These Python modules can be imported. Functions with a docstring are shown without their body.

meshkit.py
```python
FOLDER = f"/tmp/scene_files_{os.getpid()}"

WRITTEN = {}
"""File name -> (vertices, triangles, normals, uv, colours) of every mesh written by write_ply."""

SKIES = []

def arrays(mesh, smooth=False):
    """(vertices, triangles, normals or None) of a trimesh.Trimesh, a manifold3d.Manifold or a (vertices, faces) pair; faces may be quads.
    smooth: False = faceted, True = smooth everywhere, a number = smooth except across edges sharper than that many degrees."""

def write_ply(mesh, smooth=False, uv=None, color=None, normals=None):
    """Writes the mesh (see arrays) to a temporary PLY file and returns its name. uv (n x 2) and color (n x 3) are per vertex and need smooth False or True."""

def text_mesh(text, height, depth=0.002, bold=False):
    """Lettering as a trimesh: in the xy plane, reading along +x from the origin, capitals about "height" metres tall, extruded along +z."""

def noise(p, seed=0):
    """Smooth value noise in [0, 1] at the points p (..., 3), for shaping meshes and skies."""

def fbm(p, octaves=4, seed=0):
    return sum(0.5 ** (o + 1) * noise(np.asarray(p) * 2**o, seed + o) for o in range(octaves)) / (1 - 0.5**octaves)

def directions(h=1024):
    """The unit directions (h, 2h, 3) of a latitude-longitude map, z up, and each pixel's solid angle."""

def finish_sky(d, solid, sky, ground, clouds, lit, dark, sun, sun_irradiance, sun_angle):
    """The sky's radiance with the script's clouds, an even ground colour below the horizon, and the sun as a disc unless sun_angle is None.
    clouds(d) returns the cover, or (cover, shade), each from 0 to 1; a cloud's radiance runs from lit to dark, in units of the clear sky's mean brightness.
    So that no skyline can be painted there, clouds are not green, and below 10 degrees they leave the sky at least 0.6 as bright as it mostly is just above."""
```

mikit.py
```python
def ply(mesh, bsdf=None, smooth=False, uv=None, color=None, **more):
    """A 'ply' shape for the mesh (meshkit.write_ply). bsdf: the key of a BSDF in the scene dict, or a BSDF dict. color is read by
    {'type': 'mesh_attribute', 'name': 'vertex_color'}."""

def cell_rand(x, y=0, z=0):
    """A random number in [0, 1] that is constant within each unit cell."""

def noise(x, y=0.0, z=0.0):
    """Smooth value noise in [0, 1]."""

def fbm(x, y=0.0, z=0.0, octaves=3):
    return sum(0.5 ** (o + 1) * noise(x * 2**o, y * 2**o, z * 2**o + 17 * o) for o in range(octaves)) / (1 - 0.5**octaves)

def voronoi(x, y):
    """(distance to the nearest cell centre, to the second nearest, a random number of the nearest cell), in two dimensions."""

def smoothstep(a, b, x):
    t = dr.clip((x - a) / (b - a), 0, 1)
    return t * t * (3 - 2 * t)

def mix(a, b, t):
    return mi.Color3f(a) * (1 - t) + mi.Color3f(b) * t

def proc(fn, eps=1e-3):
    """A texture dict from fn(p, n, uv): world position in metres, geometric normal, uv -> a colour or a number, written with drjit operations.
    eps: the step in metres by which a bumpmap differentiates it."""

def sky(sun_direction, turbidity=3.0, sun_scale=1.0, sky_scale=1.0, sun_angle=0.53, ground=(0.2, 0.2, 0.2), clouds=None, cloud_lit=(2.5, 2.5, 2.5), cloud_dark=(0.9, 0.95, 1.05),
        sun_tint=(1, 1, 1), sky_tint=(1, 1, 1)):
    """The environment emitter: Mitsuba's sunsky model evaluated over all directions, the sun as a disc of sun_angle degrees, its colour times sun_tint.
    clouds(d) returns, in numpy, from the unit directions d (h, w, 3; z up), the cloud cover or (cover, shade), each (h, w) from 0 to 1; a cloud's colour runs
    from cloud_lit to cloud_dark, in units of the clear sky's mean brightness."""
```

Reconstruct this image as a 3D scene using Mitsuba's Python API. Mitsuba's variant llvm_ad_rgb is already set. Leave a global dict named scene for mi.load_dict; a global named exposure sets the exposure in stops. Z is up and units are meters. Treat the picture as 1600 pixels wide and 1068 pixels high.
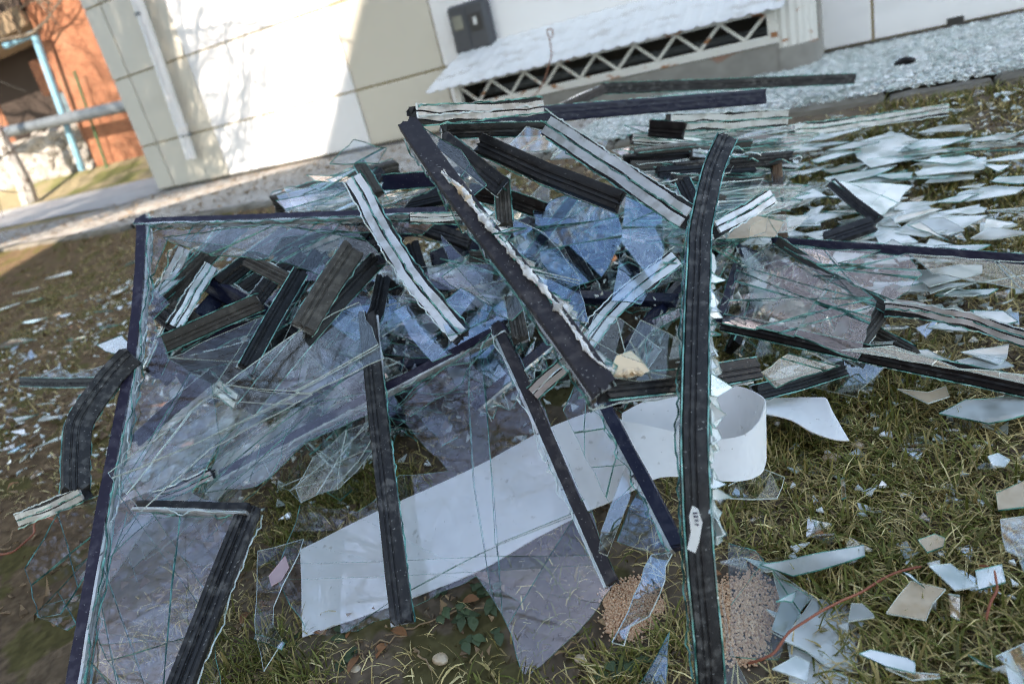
import math
import numpy as np, trimesh, mitsuba as mi, mikit, meshkit
import drjit as dr
from shapely.geometry import Polygon, LineString
from shapely.ops import split as shsplit
from mikit import proc, noise, fbm, voronoi, cell_rand, smoothstep, mix

# world: X along the building's wall, Y towards the wall, z up, metres; pavement at z = 0, the lawn falls away below it
T = mi.ScalarTransform4f
CAM = np.array([0, 0, .45])
FWD = np.array([-.48800066, .79362062, -.36334528])
UPI = np.array([0.0216, 0.4275, 0.9037])
scene, labels = {}, {}
scene['camera'] = dict(type='thinlens', fov=73.41, fov_axis='x', aperture_radius=.0042, focus_distance=1.28, near_clip=.05, far_clip=300.,
                       to_world=T().look_at(origin=CAM.tolist(), target=(CAM + FWD).tolist(), up=UPI.tolist()))
SUN = (.166, -.986, .55)
scene['sky'] = mikit.sky(SUN, turbidity=3, sun_scale=.55, sky_tint=(1.13, 1.0, .87), sun_tint=(.88, .97, 1.22), cloud_lit=(1.75, 1.85, 2.0), clouds=lambda d: np.clip(meshkit.fbm(d * [3, 3, 5], 4, 3) * 2.2 - 1.0, .07, .65))
exposure = 3.95

# ------------------------------------------------------------------ materials
def C3(c): return {'type': 'rgb', 'value': list(c)}
def two(b): return {'type': 'twosided', 'bsdf': b}
def prin(c, rough=.5, **k):
    return two(dict(type='principled', base_color=C3(c) if isinstance(c, (tuple, list)) else c, roughness=rough, **k))
def bump(b, fn, scale=1.0, eps=1e-3):
    return {'type': 'bumpmap', 'arbitrary': proc(fn, eps), 'scale': scale, 'bsdf': b}
def M(key, d): scene[key] = d

def sealant(c, dust, amount):
    def fn(p, n, uv):
        d = smoothstep(.44, .74, fbm(p.x * 75, p.y * 75, p.z * 75, 4)) * amount * (.25 + .75 * smoothstep(.35, .65, fbm(p.x * 9, p.y * 9, p.z * 9)))
        s = smoothstep(.86, .90, noise(p.x * 300, p.y * 300, p.z * 300)) * .45 * amount
        return mix(mix(c, dust, d), (.45, .45, .43), s)
    return proc(fn)
def seal(key, c, dust, amount, rough, spec=.32):
    M(key, prin(sealant(c, dust, amount), rough, specular=spec))
seal('seal_dark', (.014, .014, .017), (.08, .075, .07), .55, .45)
seal('seal_dusty', (.026, .023, .029), (.085, .075, .075), .8, .6)
seal('seal_black', (.004, .004, .005), (.04, .037, .034), .3, .36)
seal('seal_navy', (.010, .013, .036), (.05, .053, .08), .5, .32)
seal('seal_violet', (.020, .016, .036), (.08, .073, .10), .6, .4)
seal('seal_brown', (.060, .055, .048), (.15, .14, .12), .55, .66)
seal('seal_grooved', (.020, .0195, .021), (.12, .116, .11), .85, .5)
seal('seal_rust', (.12, .075, .045), (.26, .18, .11), .9, .65)
M('spacer_metal', prin(proc(lambda p, n, uv: mix((.66, .67, .68), (.40, .39, .36), smoothstep(.45, .7, fbm(p.x * 40, p.y * 40, p.z * 40)) * .7)), .34, metallic=.55))
def teal(p, n, uv):
    r = noise(p.x * 60, p.y * 60, p.z * 60)
    return mix(mix((.02, .10, .085), (.18, .46, .40), smoothstep(.25, .75, r)), (.62, .74, .70), smoothstep(.68, .85, fbm(p.x * 190, p.y * 190, p.z * 190)))
M('glass_cut', prin(proc(teal), .12, specular=.8))
M('glass_cut_white', prin(proc(lambda p, n, uv: mix((.35, .48, .46), (.85, .88, .87), fbm(p.x * 150, p.y * 150, p.z * 150))), .15, specular=.8))  # whitish cut edges, partly painted in as glints along the cracks
GL = dict(type='thindielectric', int_ior=1.52, ext_ior=1.0)
M('glass_clear', {**GL, 'specular_transmittance': C3((.93, .965, .95))})
M('glass_coated', {**GL, 'int_ior': 1.72, 'specular_reflectance': C3((.90, .86, 1.0)), 'specular_transmittance': C3((.93, .95, .95))})
M('glass_sky', {**GL, 'int_ior': 2.3, 'specular_reflectance': C3((.60, .76, 1.0)), 'specular_transmittance': C3((.88, .93, .97))})
M('glass_milky', {**GL, 'int_ior': 2.9, 'specular_transmittance': C3((.85, .92, .89))})
M('glass_painted_reflect', prin(proc(lambda p, n, uv: mix((.38, .45, .43), (.84, .87, .86), smoothstep(.25, .7, fbm(p.x * 16, p.y * 16, p.z * 16, 4)))), .10, specular=1.0, clearcoat=1.0))  # opaque pale mottling painted in for the white wall reflected in the glass
M('glass_painted_reflect_grey', prin(proc(lambda p, n, uv: mix((.22, .23, .20), (.58, .61, .59), smoothstep(.3, .62, fbm(p.x * 13, p.y * 13, p.z * 13, 3)))), .08, specular=1.0, clearcoat=1.0))  # grey-white mottling stands for reflection and soil showing through, put into the colour
M('pink_smear', prin((.62, .45, .47), .6))
M('glass_mirror', {**GL, 'int_ior': 3.2, 'specular_reflectance': C3((.95, .97, 1.0))})
M('shard_tan', prin(proc(lambda p, n, uv: mix((.42, .31, .18), (.62, .52, .38), fbm(p.x * 60, p.y * 60, p.z * 60))), .25, specular=.7, clearcoat=.6))
M('foam_white', prin(proc(lambda p, n, uv: mix((.80, .79, .76), (.45, .43, .40), smoothstep(.45, .7, fbm(p.x * 60, p.y * 60, p.z * 60)))), .7))
M('foam_cream', prin((.72, .58, .40), .75))
M('white_plastic', bump(prin(proc(lambda p, n, uv: mix(mix((.87, .87, .87), (.72, .72, .71), smoothstep(.45, .8, fbm(p.x * 14, p.y * 14, p.z * 14, 5)) * .6), (.30, .26, .21), smoothstep(.70, .84, fbm(p.x * 60, p.y * 60, p.z * 60, 4)) * .4 + smoothstep(.93, .96, noise(p.x * 150, p.y * 150, p.z * 150)) * .45)), .5),
                        lambda p, n, uv: noise(p.x * 420, p.y * 420, p.z * 420) * .0006))
M('copper', prin((.30, .095, .05), .45))
M('rust_wire', prin((.22, .10, .06), .6))
M('paper', prin((.80, .79, .74), .7))
M('ink', prin((.04, .04, .07), .7))

def soil(p, n, uv):
    a = fbm(p.x * 9, p.y * 9, 0, 4); b = fbm(p.x * 60, p.y * 60, 5, 3)
    c = mix((.09, .068, .047), (.22, .17, .12), b)
    left = smoothstep(-.9, -2.2, p.x)
    c = mix(c, mix((.055, .036, .021), (.20, .135, .075), b), left * .9)
    return mix(c, mix((.055, .05, .014), (.12, .11, .032), b), smoothstep(.52, .62, a) * .75)
M('soil', bump(prin(proc(soil), .95, specular=.15), lambda p, n, uv: fbm(p.x * 110, p.y * 110, p.z * 110, 3) * .006))
def paving(p, n, uv):
    c = mix((.30, .285, .26), (.42, .40, .37), fbm(p.x * 5, p.y * 5, 0, 4))
    c = mix(c, (.20, .17, .13), smoothstep(.5, .75, fbm(p.x * 22, p.y * 22, 3, 4)) * .8)
    return mix(c, (.11, .08, .055), smoothstep(.70, .78, noise(p.x * 45, p.y * 45, 8)))
M('paving', bump(prin(proc(paving), .9, specular=.2), lambda p, n, uv: fbm(p.x * 70, p.y * 70, 0, 3) * .003))
M('kerb_stone', bump(prin(proc(lambda p, n, uv: mix((.10, .09, .07), (.28, .26, .225), fbm(p.x * 14, p.y * 14, p.z * 20, 4))), .9, specular=.2), lambda p, n, uv: fbm(p.x * 40, p.y * 40, p.z * 40) * .012))
M('dry_grass', bump(prin(proc(lambda p, n, uv: mix(mix((.17, .14, .08), (.30, .25, .15), fbm(p.x * 8, p.y * 8, 0, 4)), (.13, .13, .045), smoothstep(.5, .7, fbm(p.x * 1.2, p.y * 2, 4)))), .95), lambda p, n, uv: fbm(p.x * 25, p.y * 25, p.z * 25) * .03))
M('asphalt_path', prin(proc(lambda p, n, uv: mix((.26, .25, .24), (.40, .385, .37), fbm(p.x * 3, p.y * 3, 0, 4))), .9))
M('grass_blade', two(dict(type='principled', base_color={'type': 'mesh_attribute', 'name': 'vertex_color'}, roughness=.5, specular=.3)))
M('leaf', two(dict(type='principled', base_color={'type': 'mesh_attribute', 'name': 'vertex_color'}, roughness=.6)))
M('twig', prin((.30, .21, .12), .8))
M('beads', prin(proc(lambda p, n, uv: mix((.60, .38, .23), (.80, .58, .39), cell_rand(p.x * 220, p.y * 220, p.z * 220))), .7))
M('crumb_aqua', prin(proc(lambda p, n, uv: mix((.34, .42, .40), (.84, .86, .84), cell_rand(p.x * 30, p.y * 30, p.z * 10))), .12, specular=.8))
def panelc(c):
    return proc(lambda p, n, uv: mix(c, tuple(.82 * x for x in c), smoothstep(.5, .75, fbm(p.x * 1.5, p.y, p.z * 4, 4)) * .35 + smoothstep(.16, .0, p.z) * .3 * fbm(p.x * 7, 0, p.z * 12)))
M('panel_white', prin(panelc((.80, .80, .81)), .38))
M('panel_beige', prin(panelc((.60, .565, .48)), .38))
M('joint_dark', prin((.10, .09, .07), .8))
M('joint_ochre', prin((.30, .24, .12), .7))
M('base_dark', prin((.09, .085, .08), .8))
M('roof_sheet', prin(proc(lambda p, n, uv: mix((.66, .67, .67), (.42, .40, .37), smoothstep(.46, .8, fbm(p.x * 6, p.y * 14, p.z * 6, 4)) * .7)), .3))
M('canopy_paint', prin(proc(lambda p, n, uv: mix((.60, .59, .55), (.30, .13, .05), smoothstep(.66, .74, fbm(p.x * 14, p.y * 14, p.z * 20, 3)) )), .5))
def concrete(p, n, uv):
    c = mix((.15, .14, .125), (.29, .28, .255), fbm(p.x * 9, p.y * 9, p.z * 9, 4))
    return mix(c, (.25, .15, .11), smoothstep(.68, .76, fbm(p.x * 4, p.y * 4, p.z * 9, 3)))
M('concrete', bump(prin(proc(concrete), .9), lambda p, n, uv: fbm(p.x * 30, p.y * 30, p.z * 30) * .006))
M('pit_dark', prin((.05, .047, .043), .9))
M('meter_plastic', prin((.040, .044, .055), .38))
M('meter_window', prin((.11, .11, .085), .12))
M('meter_white', prin((.6, .6, .6), .4))
M('pipe_white', prin(panelc((.80, .80, .81)), .35))
M('pipe_grey', prin((.13, .15, .17), .45))
M('pipe_navy', prin((.05, .06, .13), .4))
M('blue_paint', prin((.22, .44, .58), .5))
M('green_paint', prin((.05, .14, .06), .5))
def bricks(p, n, uv):
    u = p.x / .13; v = p.z / .045
    row = dr.floor(v); uu = u + .5 * (row - 2 * dr.floor(row / 2))
    mort = dr.maximum(smoothstep(.42, .49, dr.abs(uu - dr.floor(uu) - .5)), smoothstep(.36, .46, dr.abs(v - row - .5)))
    c = mix((.25, .09, .042), (.35, .145, .075), cell_rand(uu, v))
    return mix(mix(c, (.30, .20, .14), mort * .5), (.38, .21, .13), smoothstep(.55, .8, fbm(p.x * 1.4, p.y, p.z * 1.4, 4)) * .6)
M('brick', prin(proc(bricks), .9))
M('brick_dark', prin((.16, .09, .06), .9))
M('rubble_paint', prin(proc(lambda p, n, uv: mix((.16, .14, .12), (.50, .48, .45), fbm(p.x * 6, p.y * 6, p.z * 6, 4))), .85))
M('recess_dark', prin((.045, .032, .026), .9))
M('window_glass', prin((.10, .14, .16), .08, specular=.8))
M('bark', bump(prin(proc(lambda p, n, uv: mix((.10, .08, .06), (.22, .19, .15), fbm(p.x * 20, p.y * 20, p.z * 6, 4))), .9), lambda p, n, uv: fbm(p.x * 25, p.y * 25, p.z * 8) * .02))
M('bark_limed', prin(proc(lambda p, n, uv: mix((.50, .48, .45), (.16, .13, .11), smoothstep(.56, .66, fbm(p.x * 14, p.y * 14, p.z * 9, 4)))), .9))
M('wood_trim', prin((.30, .22, .14), .8))

# ------------------------------------------------------------------ helpers
def numbered(name):
    k, i = name, 0
    while k in used: i += 1; k = f'{name}_{i:03d}'
    used.add(k); return k
used = set()
def thing(name, label, cat, group=None, kind=None):
    k = numbered(name); labels[k] = {'label': label, 'category': cat}
    if group: labels[k]['group'] = group
    if kind: labels[k]['kind'] = kind
    return k
def put(name, mesh, mat, parent=None, label=None, kind=None, smooth=False, **k):
    key = numbered(parent + '__' + name if parent else name)
    scene[key] = mikit.ply(mesh, mat, smooth=smooth, **k)
    if label or kind: labels[key] = {a: b for a, b in (('label', label), ('kind', kind)) if b}
    return key
def one(name, mesh, mat, label, cat, group=None, kind=None, smooth=False, **k):
    key = thing(name, label, cat, group, kind); scene[key] = mikit.ply(mesh, mat, smooth=smooth, **k); return key
def struct(name, mesh, mat, smooth=False, kind='structure', label=None):
    key = numbered(name); scene[key] = mikit.ply(mesh, mat, smooth=smooth); labels[key] = {'kind': kind, 'label': label or name.replace('_', ' ')}; return key
def cat_(ms):
    vs, fs, o = [], [], 0
    for v, f in ms:
        v = np.asarray(v, float); f = np.asarray(f, int)
        if f.shape[1] == 4: f = np.vstack([f[:, [0, 1, 2]], f[:, [0, 2, 3]]])
        vs.append(v); fs.append(f + o); o += len(v)
    return np.vstack(vs), np.vstack(fs)
def unitv(v): v = np.asarray(v, float); return v / np.linalg.norm(v)
def box(x0, x1, y0, y1, z0, z1):
    v = np.array([[x, y, z] for x in (x0, x1) for y in (y0, y1) for z in (z0, z1)], float)
    return v, np.array([[0, 1, 3, 2], [4, 6, 7, 5], [0, 4, 5, 1], [2, 3, 7, 6], [0, 2, 6, 4], [1, 5, 7, 3]])
def cbox(x0, x1, y0, y1, z0, z1, c=.004):
    # box with chamfered edges: hull of inset corner points
    pts = []
    for x, sx in ((x0, 1), (x1, -1)):
        for y, sy in ((y0, 1), (y1, -1)):
            for z, sz in ((z0, 1), (z1, -1)):
                pts += [(x, y + sy * c, z + sz * c), (x + sx * c, y, z + sz * c), (x + sx * c, y + sy * c, z)]
    h = trimesh.convex.convex_hull(np.array(pts)); return np.array(h.vertices), np.array(h.faces)
def spline(p, step):
    p = np.asarray(p, float)
    d = np.r_[0, np.cumsum(np.linalg.norm(np.diff(p, axis=0), axis=1))]
    m = max(2, int(d[-1] / step) + 1); s = np.linspace(0, d[-1], m)
    if len(p) > 3:
        from scipy.interpolate import PchipInterpolator
        return np.stack([PchipInterpolator(d, p[:, k])(s) for k in range(3)], 1)
    return np.stack([np.interp(s, d, p[:, k]) for k in range(3)], 1)
def tube(p, r, n=6, cap=True):
    p = np.asarray(p, float); m = len(p); r = np.broadcast_to(r, m)
    t = np.gradient(p, axis=0); t /= np.linalg.norm(t, axis=1, keepdims=True) + 1e-12
    a = unitv(np.cross(t[0], [.3, .2, .9] if abs(t[0][2]) < .9 else [1, 0, 0])); v = []
    for i in range(m):
        a = unitv(a - t[i] * (a @ t[i])); b = np.cross(t[i], a)
        ang = np.arange(n) * 2 * np.pi / n
        v.append(p[i] + r[i] * (np.cos(ang)[:, None] * a + np.sin(ang)[:, None] * b))
    v = np.vstack(v); i, j = np.meshgrid(np.arange(m - 1), np.arange(n), indexing='ij')
    q = np.stack([i * n + j, i * n + (j + 1) % n, (i + 1) * n + (j + 1) % n, (i + 1) * n + j], -1).reshape(-1, 4)
    f = np.vstack([q[:, [0, 1, 2]], q[:, [0, 2, 3]]])
    if cap:
        v = np.vstack([v, p[0], p[-1]]); k = np.arange(n)
        f = np.vstack([f, np.stack([(k + 1) % n, k, 0 * k + m * n], 1), np.stack([(m - 1) * n + k, (m - 1) * n + (k + 1) % n, 0 * k + m * n + 1], 1)])
    return v, f
def lawn_z(X, Y): return np.clip(-.12 - .13 * (3.28 - Y), -.62, -.12) + .09 * np.clip((Y - 2.5) / .78, 0, 1) ** 2 + .018 * (meshkit.fbm(np.stack([X * 3, Y * 3, X * 0], -1), 4, 2) - .5) * 2

# ------------------------------------------------------------------ glass
def basis(poly):
    P = np.asarray(poly, float); c = P.mean(0)
    n = np.linalg.svd(P - c)[2][2]
    if n @ (CAM - c) < 0: n = -n          # only decides which face is called the front
    a = unitv(P[1] - P[0]); a = unitv(a - n * (a @ n)); b = np.cross(n, a)
    return c, n, a, b
def rough_edge(xy, rs, amp=.0022, step=.03):
    out = []
    for i in range(len(xy)):
        p, q = xy[i], xy[(i + 1) % len(xy)]; L = np.linalg.norm(q - p); m = max(1, int(L / step))
        nn = np.array([-(q - p)[1], (q - p)[0]]) / (L + 1e-9); ph, bow = rs.uniform(0, 6), rs.normal(0, .006) * min(L, .3)
        for k in range(m):
            t = k / m
            out.append(p + (q - p) * t + nn * ((rs.normal(0, amp) if k else 0) + bow * math.sin(math.pi * t) * 4 * .5))
    return np.array(out)
def sheet(poly2, c, a, b, n, t):
    g = Polygon(poly2)
    if not g.is_valid: g = g.buffer(0)
    if g.geom_type != 'Polygon': g = max(g.geoms, key=lambda x: x.area)
    v2, f = trimesh.creation.triangulate_polygon(g, engine='earcut')
    v = c + v2[:, :1] * a + v2[:, 1:2] * b
    r = np.array(g.exterior.coords)[:-1]; w = c + r[:, :1] * a + r[:, 1:2] * b; m = len(w); k = np.arange(m)
    rim = (np.vstack([w + n * t / 2, w - n * t / 2]), np.stack([k, (k + 1) % m, (k + 1) % m + m, k + m], 1))
    return (v, f), rim
def fragments(poly, cracks, rs):
    polys = [Polygon(poly).buffer(0)]
    g0 = polys[0]; x0, y0, x1, y1 = g0.bounds; D = math.hypot(x1 - x0, y1 - y0)
    hub = np.array([rs.uniform(x0 + .2 * (x1 - x0), x1 - .2 * (x1 - x0)), rs.uniform(y0 + .2 * (y1 - y0), y1 - .2 * (y1 - y0))])
    for i in range(cracks):
        h = hub + rs.normal(0, .03 * D, 2) if i % 3 else np.array([rs.uniform(x0, x1), rs.uniform(y0, y1)])
        th = rs.uniform(0, math.pi); d = np.array([math.cos(th), math.sin(th)]); e = np.array([-d[1], d[0]]); k = rs.normal(0, .11)
        s = np.linspace(-1.2, 1.2, 13)
        pts = h + s[:, None] * D * d + ((s ** 2) * k * D + np.cumsum(rs.normal(0, .0025 * D, 13)))[:, None] * e
        new = []
        for g in polys:
            try: new += [q for q in shsplit(g, LineString(pts)).geoms if q.area > 2e-5]
            except Exception: new.append(g)
        polys = new
    return [np.array(g.exterior.coords)[:-1] for g in polys if g.geom_type == 'Polygon']
GMAT = dict(glass='glass_clear', coat='glass_coated', sky='glass_sky', white='glass_milky', bright='glass_mirror', tan='shard_tan', frost='glass_painted_reflect', grey='glass_painted_reflect_grey', pink='pink_smear', foam='foam_white', cream='foam_cream', edgey='glass_clear')
def build_pane(it, i):
    rs = np.random.RandomState(1000 + i)
    P = np.asarray(it['poly'], float); c, n, a, b = basis(P)
    p2 = rough_edge(np.stack([(P - c) @ a, (P - c) @ b], 1), rs)
    fr = fragments(p2, it['cracks'], rs) if it['cracks'] else [p2]
    root = it.get('parent')
    mat = GMAT[it['mat']]; cut = 'glass_cut_white' if (it['mat'] in ('white', 'bright', 'frost', 'grey') and i % 2) or i % 3 == 1 else dict(foam='foam_white', cream='foam_cream', pink='pink_smear').get(it['mat'], 'glass_cut')
    if root is None: root = thing(it['key'], it['label'], it['cat'], it.get('group'))
    for k, q in enumerate(fr):
        if len(fr) > 3 and rs.rand() > it['keep']: continue
        tn = unitv(n + (rs.normal(0, math.radians(it['tilt'])) * a + rs.normal(0, math.radians(it['tilt'])) * b if len(fr) > 1 else 0))
        ta = unitv(a - tn * (a @ tn)); tb = np.cross(tn, ta); m = q.mean(0)
        cc = c + a * m[0] + b * m[1] + n * rs.uniform(-.001, .001)
        s, rim = sheet(q - m, cc, ta, tb, tn, it['t'])
        key = put('pane' if len(fr) < 2 else 'pane_piece', s, mat, root)
        put('cut_edge', rim, cut, key)

# ------------------------------------------------------------------ edge strips (sealant, spacers, rims of broken glass)
PROF = np.array([[-.5, -.10], [-.46, -.01], [-.40, .03], [-.30, .03], [-.27, -.07], [-.235, -.07], [-.21, 0], [-.10, .02], [-.07, -.09], [-.03, -.09], [0, .05], [.03, -.09], [.07, -.09], [.10, .02], [.21, 0],
                 [.235, -.07], [.27, -.07], [.30, .03], [.40, .03], [.46, -.01], [.5, -.10], [.5, -1.0], [.40, -1.02], [-.40, -1.02], [-.5, -1.0]])
SMOOTH = np.array([[-.5, -.10], [-.48, -.02], [-.42, .0], [-.30, .02], [-.20, .0], [-.10, .02], [0, .02], [.10, .0], [.20, .02], [.30, .0], [.42, .02], [.48, -.02], [.5, -.10], [.5, -1.0], [.40, -1.02], [-.40, -1.02], [-.5, -1.0]])
HALF = np.array([[-.5, -.10], [-.46, .02], [-.20, .05], [-.06, .03], [-.04, -.07], [.0, -.07], [.03, .0], [.16, .02], [.19, -.05], [.22, -.05], [.25, .02], [.42, .03], [.5, -.10], [.5, -1.0], [.40, -1.02], [-.40, -1.02], [-.5, -1.0]])
def build_bar(it, i):
    PROF_ = PROF if it['col'] in ('grooved', 'brown') and i % 3 else SMOOTH if it['col'] in ('dusty', 'violet', 'navy') else HALF
    rs = np.random.RandomState(5000 + i)
    p = spline(it['path'], .009); m = len(p)
    tt = np.gradient(p, axis=0); tt /= np.linalg.norm(tt, axis=1, keepdims=True)
    N = np.asarray(it['n'], float); nn = N - tt * (tt @ N)[:, None]; nn /= np.linalg.norm(nn, axis=1, keepdims=True)
    ww = np.cross(tt, nn); t, dep = it['t'], it['depth']
    root = it.get('parent') or thing(it['key'], it['label'], it['cat'], it.get('group'))
    s = np.r_[0, np.cumsum(np.linalg.norm(np.diff(p, axis=0), axis=1))]
    sd = rs.uniform(0, 99)
    dent = (meshkit.fbm(np.stack([s * 3.1, s * 0 + sd + 9, s * 0], 1), 2) - .5) * it['wob'] * 3.5
    wob = dent + (meshkit.fbm(np.stack([s * 9, s * 0 + sd, s * 0], 1), 3) - .5) * 2 * it['wob'] * 2
    k = len(PROF_); prof = PROF_ * [t, 0] + np.stack([PROF_[:, 0] * 0, np.where(PROF_[:, 1] > -.5, PROF_[:, 1] * .028 * (t / .04), PROF_[:, 1] * dep)], 1)
    w_ = prof[None, :, 0] * (1 + wob[:, None] * 12); n_ = prof[None, :, 1] + wob[:, None]
    v = p[:, None] + ww[:, None] * w_[..., None] + nn[:, None] * n_[..., None]
    nz = meshkit.noise(v * 140, 3) - .5
    v = v + nn[:, None] * (nz * .0016)[..., None]
    for e, sg in ((0, -1), (-1, 1)):   # torn ends
        v[e] += tt[e] * (rs.uniform(-.006, .006, k)[:, None])
    v = v.reshape(-1, 3); ii, jj = np.meshgrid(np.arange(m - 1), np.arange(k), indexing='ij')
    q = np.stack([ii * k + jj, ii * k + (jj + 1) % k, (ii + 1) * k + (jj + 1) % k, (ii + 1) * k + jj], -1).reshape(-1, 4)
    f = np.vstack([q[:, [0, 1, 2]], q[:, [0, 2, 3]]])
    v = np.vstack([v, v[:k].mean(0), v[-k:].mean(0)]); j = np.arange(k)
    f = np.vstack([f, np.stack([(j + 1) % k, j, 0 * j + m * k], 1), np.stack([(m - 1) * k + j, (m - 1) * k + (j + 1) % k, 0 * j + m * k + 1], 1)])
    col = it['col']
    put('sealant', (v, f), 'seal_' + col, root, smooth=38)
    def strip(w0, w1, n0, n1, jit=0.):
        prof = np.array([[w0, n0], [w1, n0], [w1, n1], [w0, n1]])
        vv = (p[:, None] + ww[:, None] * (prof[None, :, :1] + jit * wob[:, None, None] * 3) + nn[:, None] * prof[None, :, 1:] + (nn * wob[:, None])[:, None]).reshape(-1, 3)
        a, b = np.meshgrid(np.arange(m - 1), np.arange(4), indexing='ij')
        q = np.stack([a * 4 + b, a * 4 + (b + 1) % 4, (a + 1) * 4 + (b + 1) % 4, (a + 1) * 4 + b], -1).reshape(-1, 4)
        return vv, np.vstack([q, [[0, 1, 2, 3], [m * 4 - 4, m * 4 - 1, m * 4 - 2, m * 4 - 3]]])
    for w0, w1 in ((-.42, -.05), (.05, .42)):
        put('spacer', strip(w0 * t, w1 * t, -dep * 1.03, -dep - .006, 1.), 'spacer_metal', root)
    # rims of glass still held by the strip
    for wq in (-.5, 0, .5):
        kn = np.r_[0, np.cumsum(rs.uniform(.006, .045, int(s[-1] / .02) + 4))]; kv = it['fringe'] * np.where(rs.rand(len(kn)) < .3, rs.uniform(1.0, 2.4, len(kn)), rs.uniform(.05, .7, len(kn)))
        L = np.interp(s + rs.normal(0, .003, m), kn, kv)
        b0 = p + ww * (wq * t * 1.03) + nn * (.0012 + wob)[:, None]
        b1 = b0 - nn * (dep + .004 + L)[:, None] + ww * (rs.normal(0, .0012, m))[:, None]
        bm = b0 - nn * (dep + .001)
        # visible rim along the outer face (a thin green line) and along the broken side
        g = .0017
        def ribbon(c0, h): 
            vv = np.vstack([c0 + ww * h, c0 - ww * h]); a = np.arange(m - 1); return vv, np.stack([a, a + 1, a + 1 + m, a + m], 1)
        def solid(c0, c1, h):
            vv = np.vstack([c0 + ww * h, c0 - ww * h, c1 - ww * h, c1 + ww * h]); a = np.arange(m - 1)
            return vv, np.vstack([np.stack([a + x * m, a + 1 + x * m, a + 1 + ((x + 1) % 4) * m, a + ((x + 1) % 4) * m], 1) for x in range(4)])
        if it['fringe'] > .004:
            a = np.arange(m - 1)
            key = put('glass_rim', (np.vstack([bm, b1]), np.stack([a, a + 1, a + 1 + m, a + m], 1)), 'glass_clear', root)
            c1 = b1 + nn * (.0008 + .004 * rs.rand(m) ** 4)[:, None]
            put('cut_edge', solid(b1, c1, .0014), 'glass_cut' if (i + int(wq * 2)) % 3 else 'glass_cut_white', key)
        if wq and it['fringe'] > .009 and (i + int(wq * 2)) % 2: put('glass_lip', solid(b0 + nn * (.0004 - .002 * (rs.rand(m) < .3))[:, None], b0 - nn * .003, .001), 'glass_cut', root)

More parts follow.
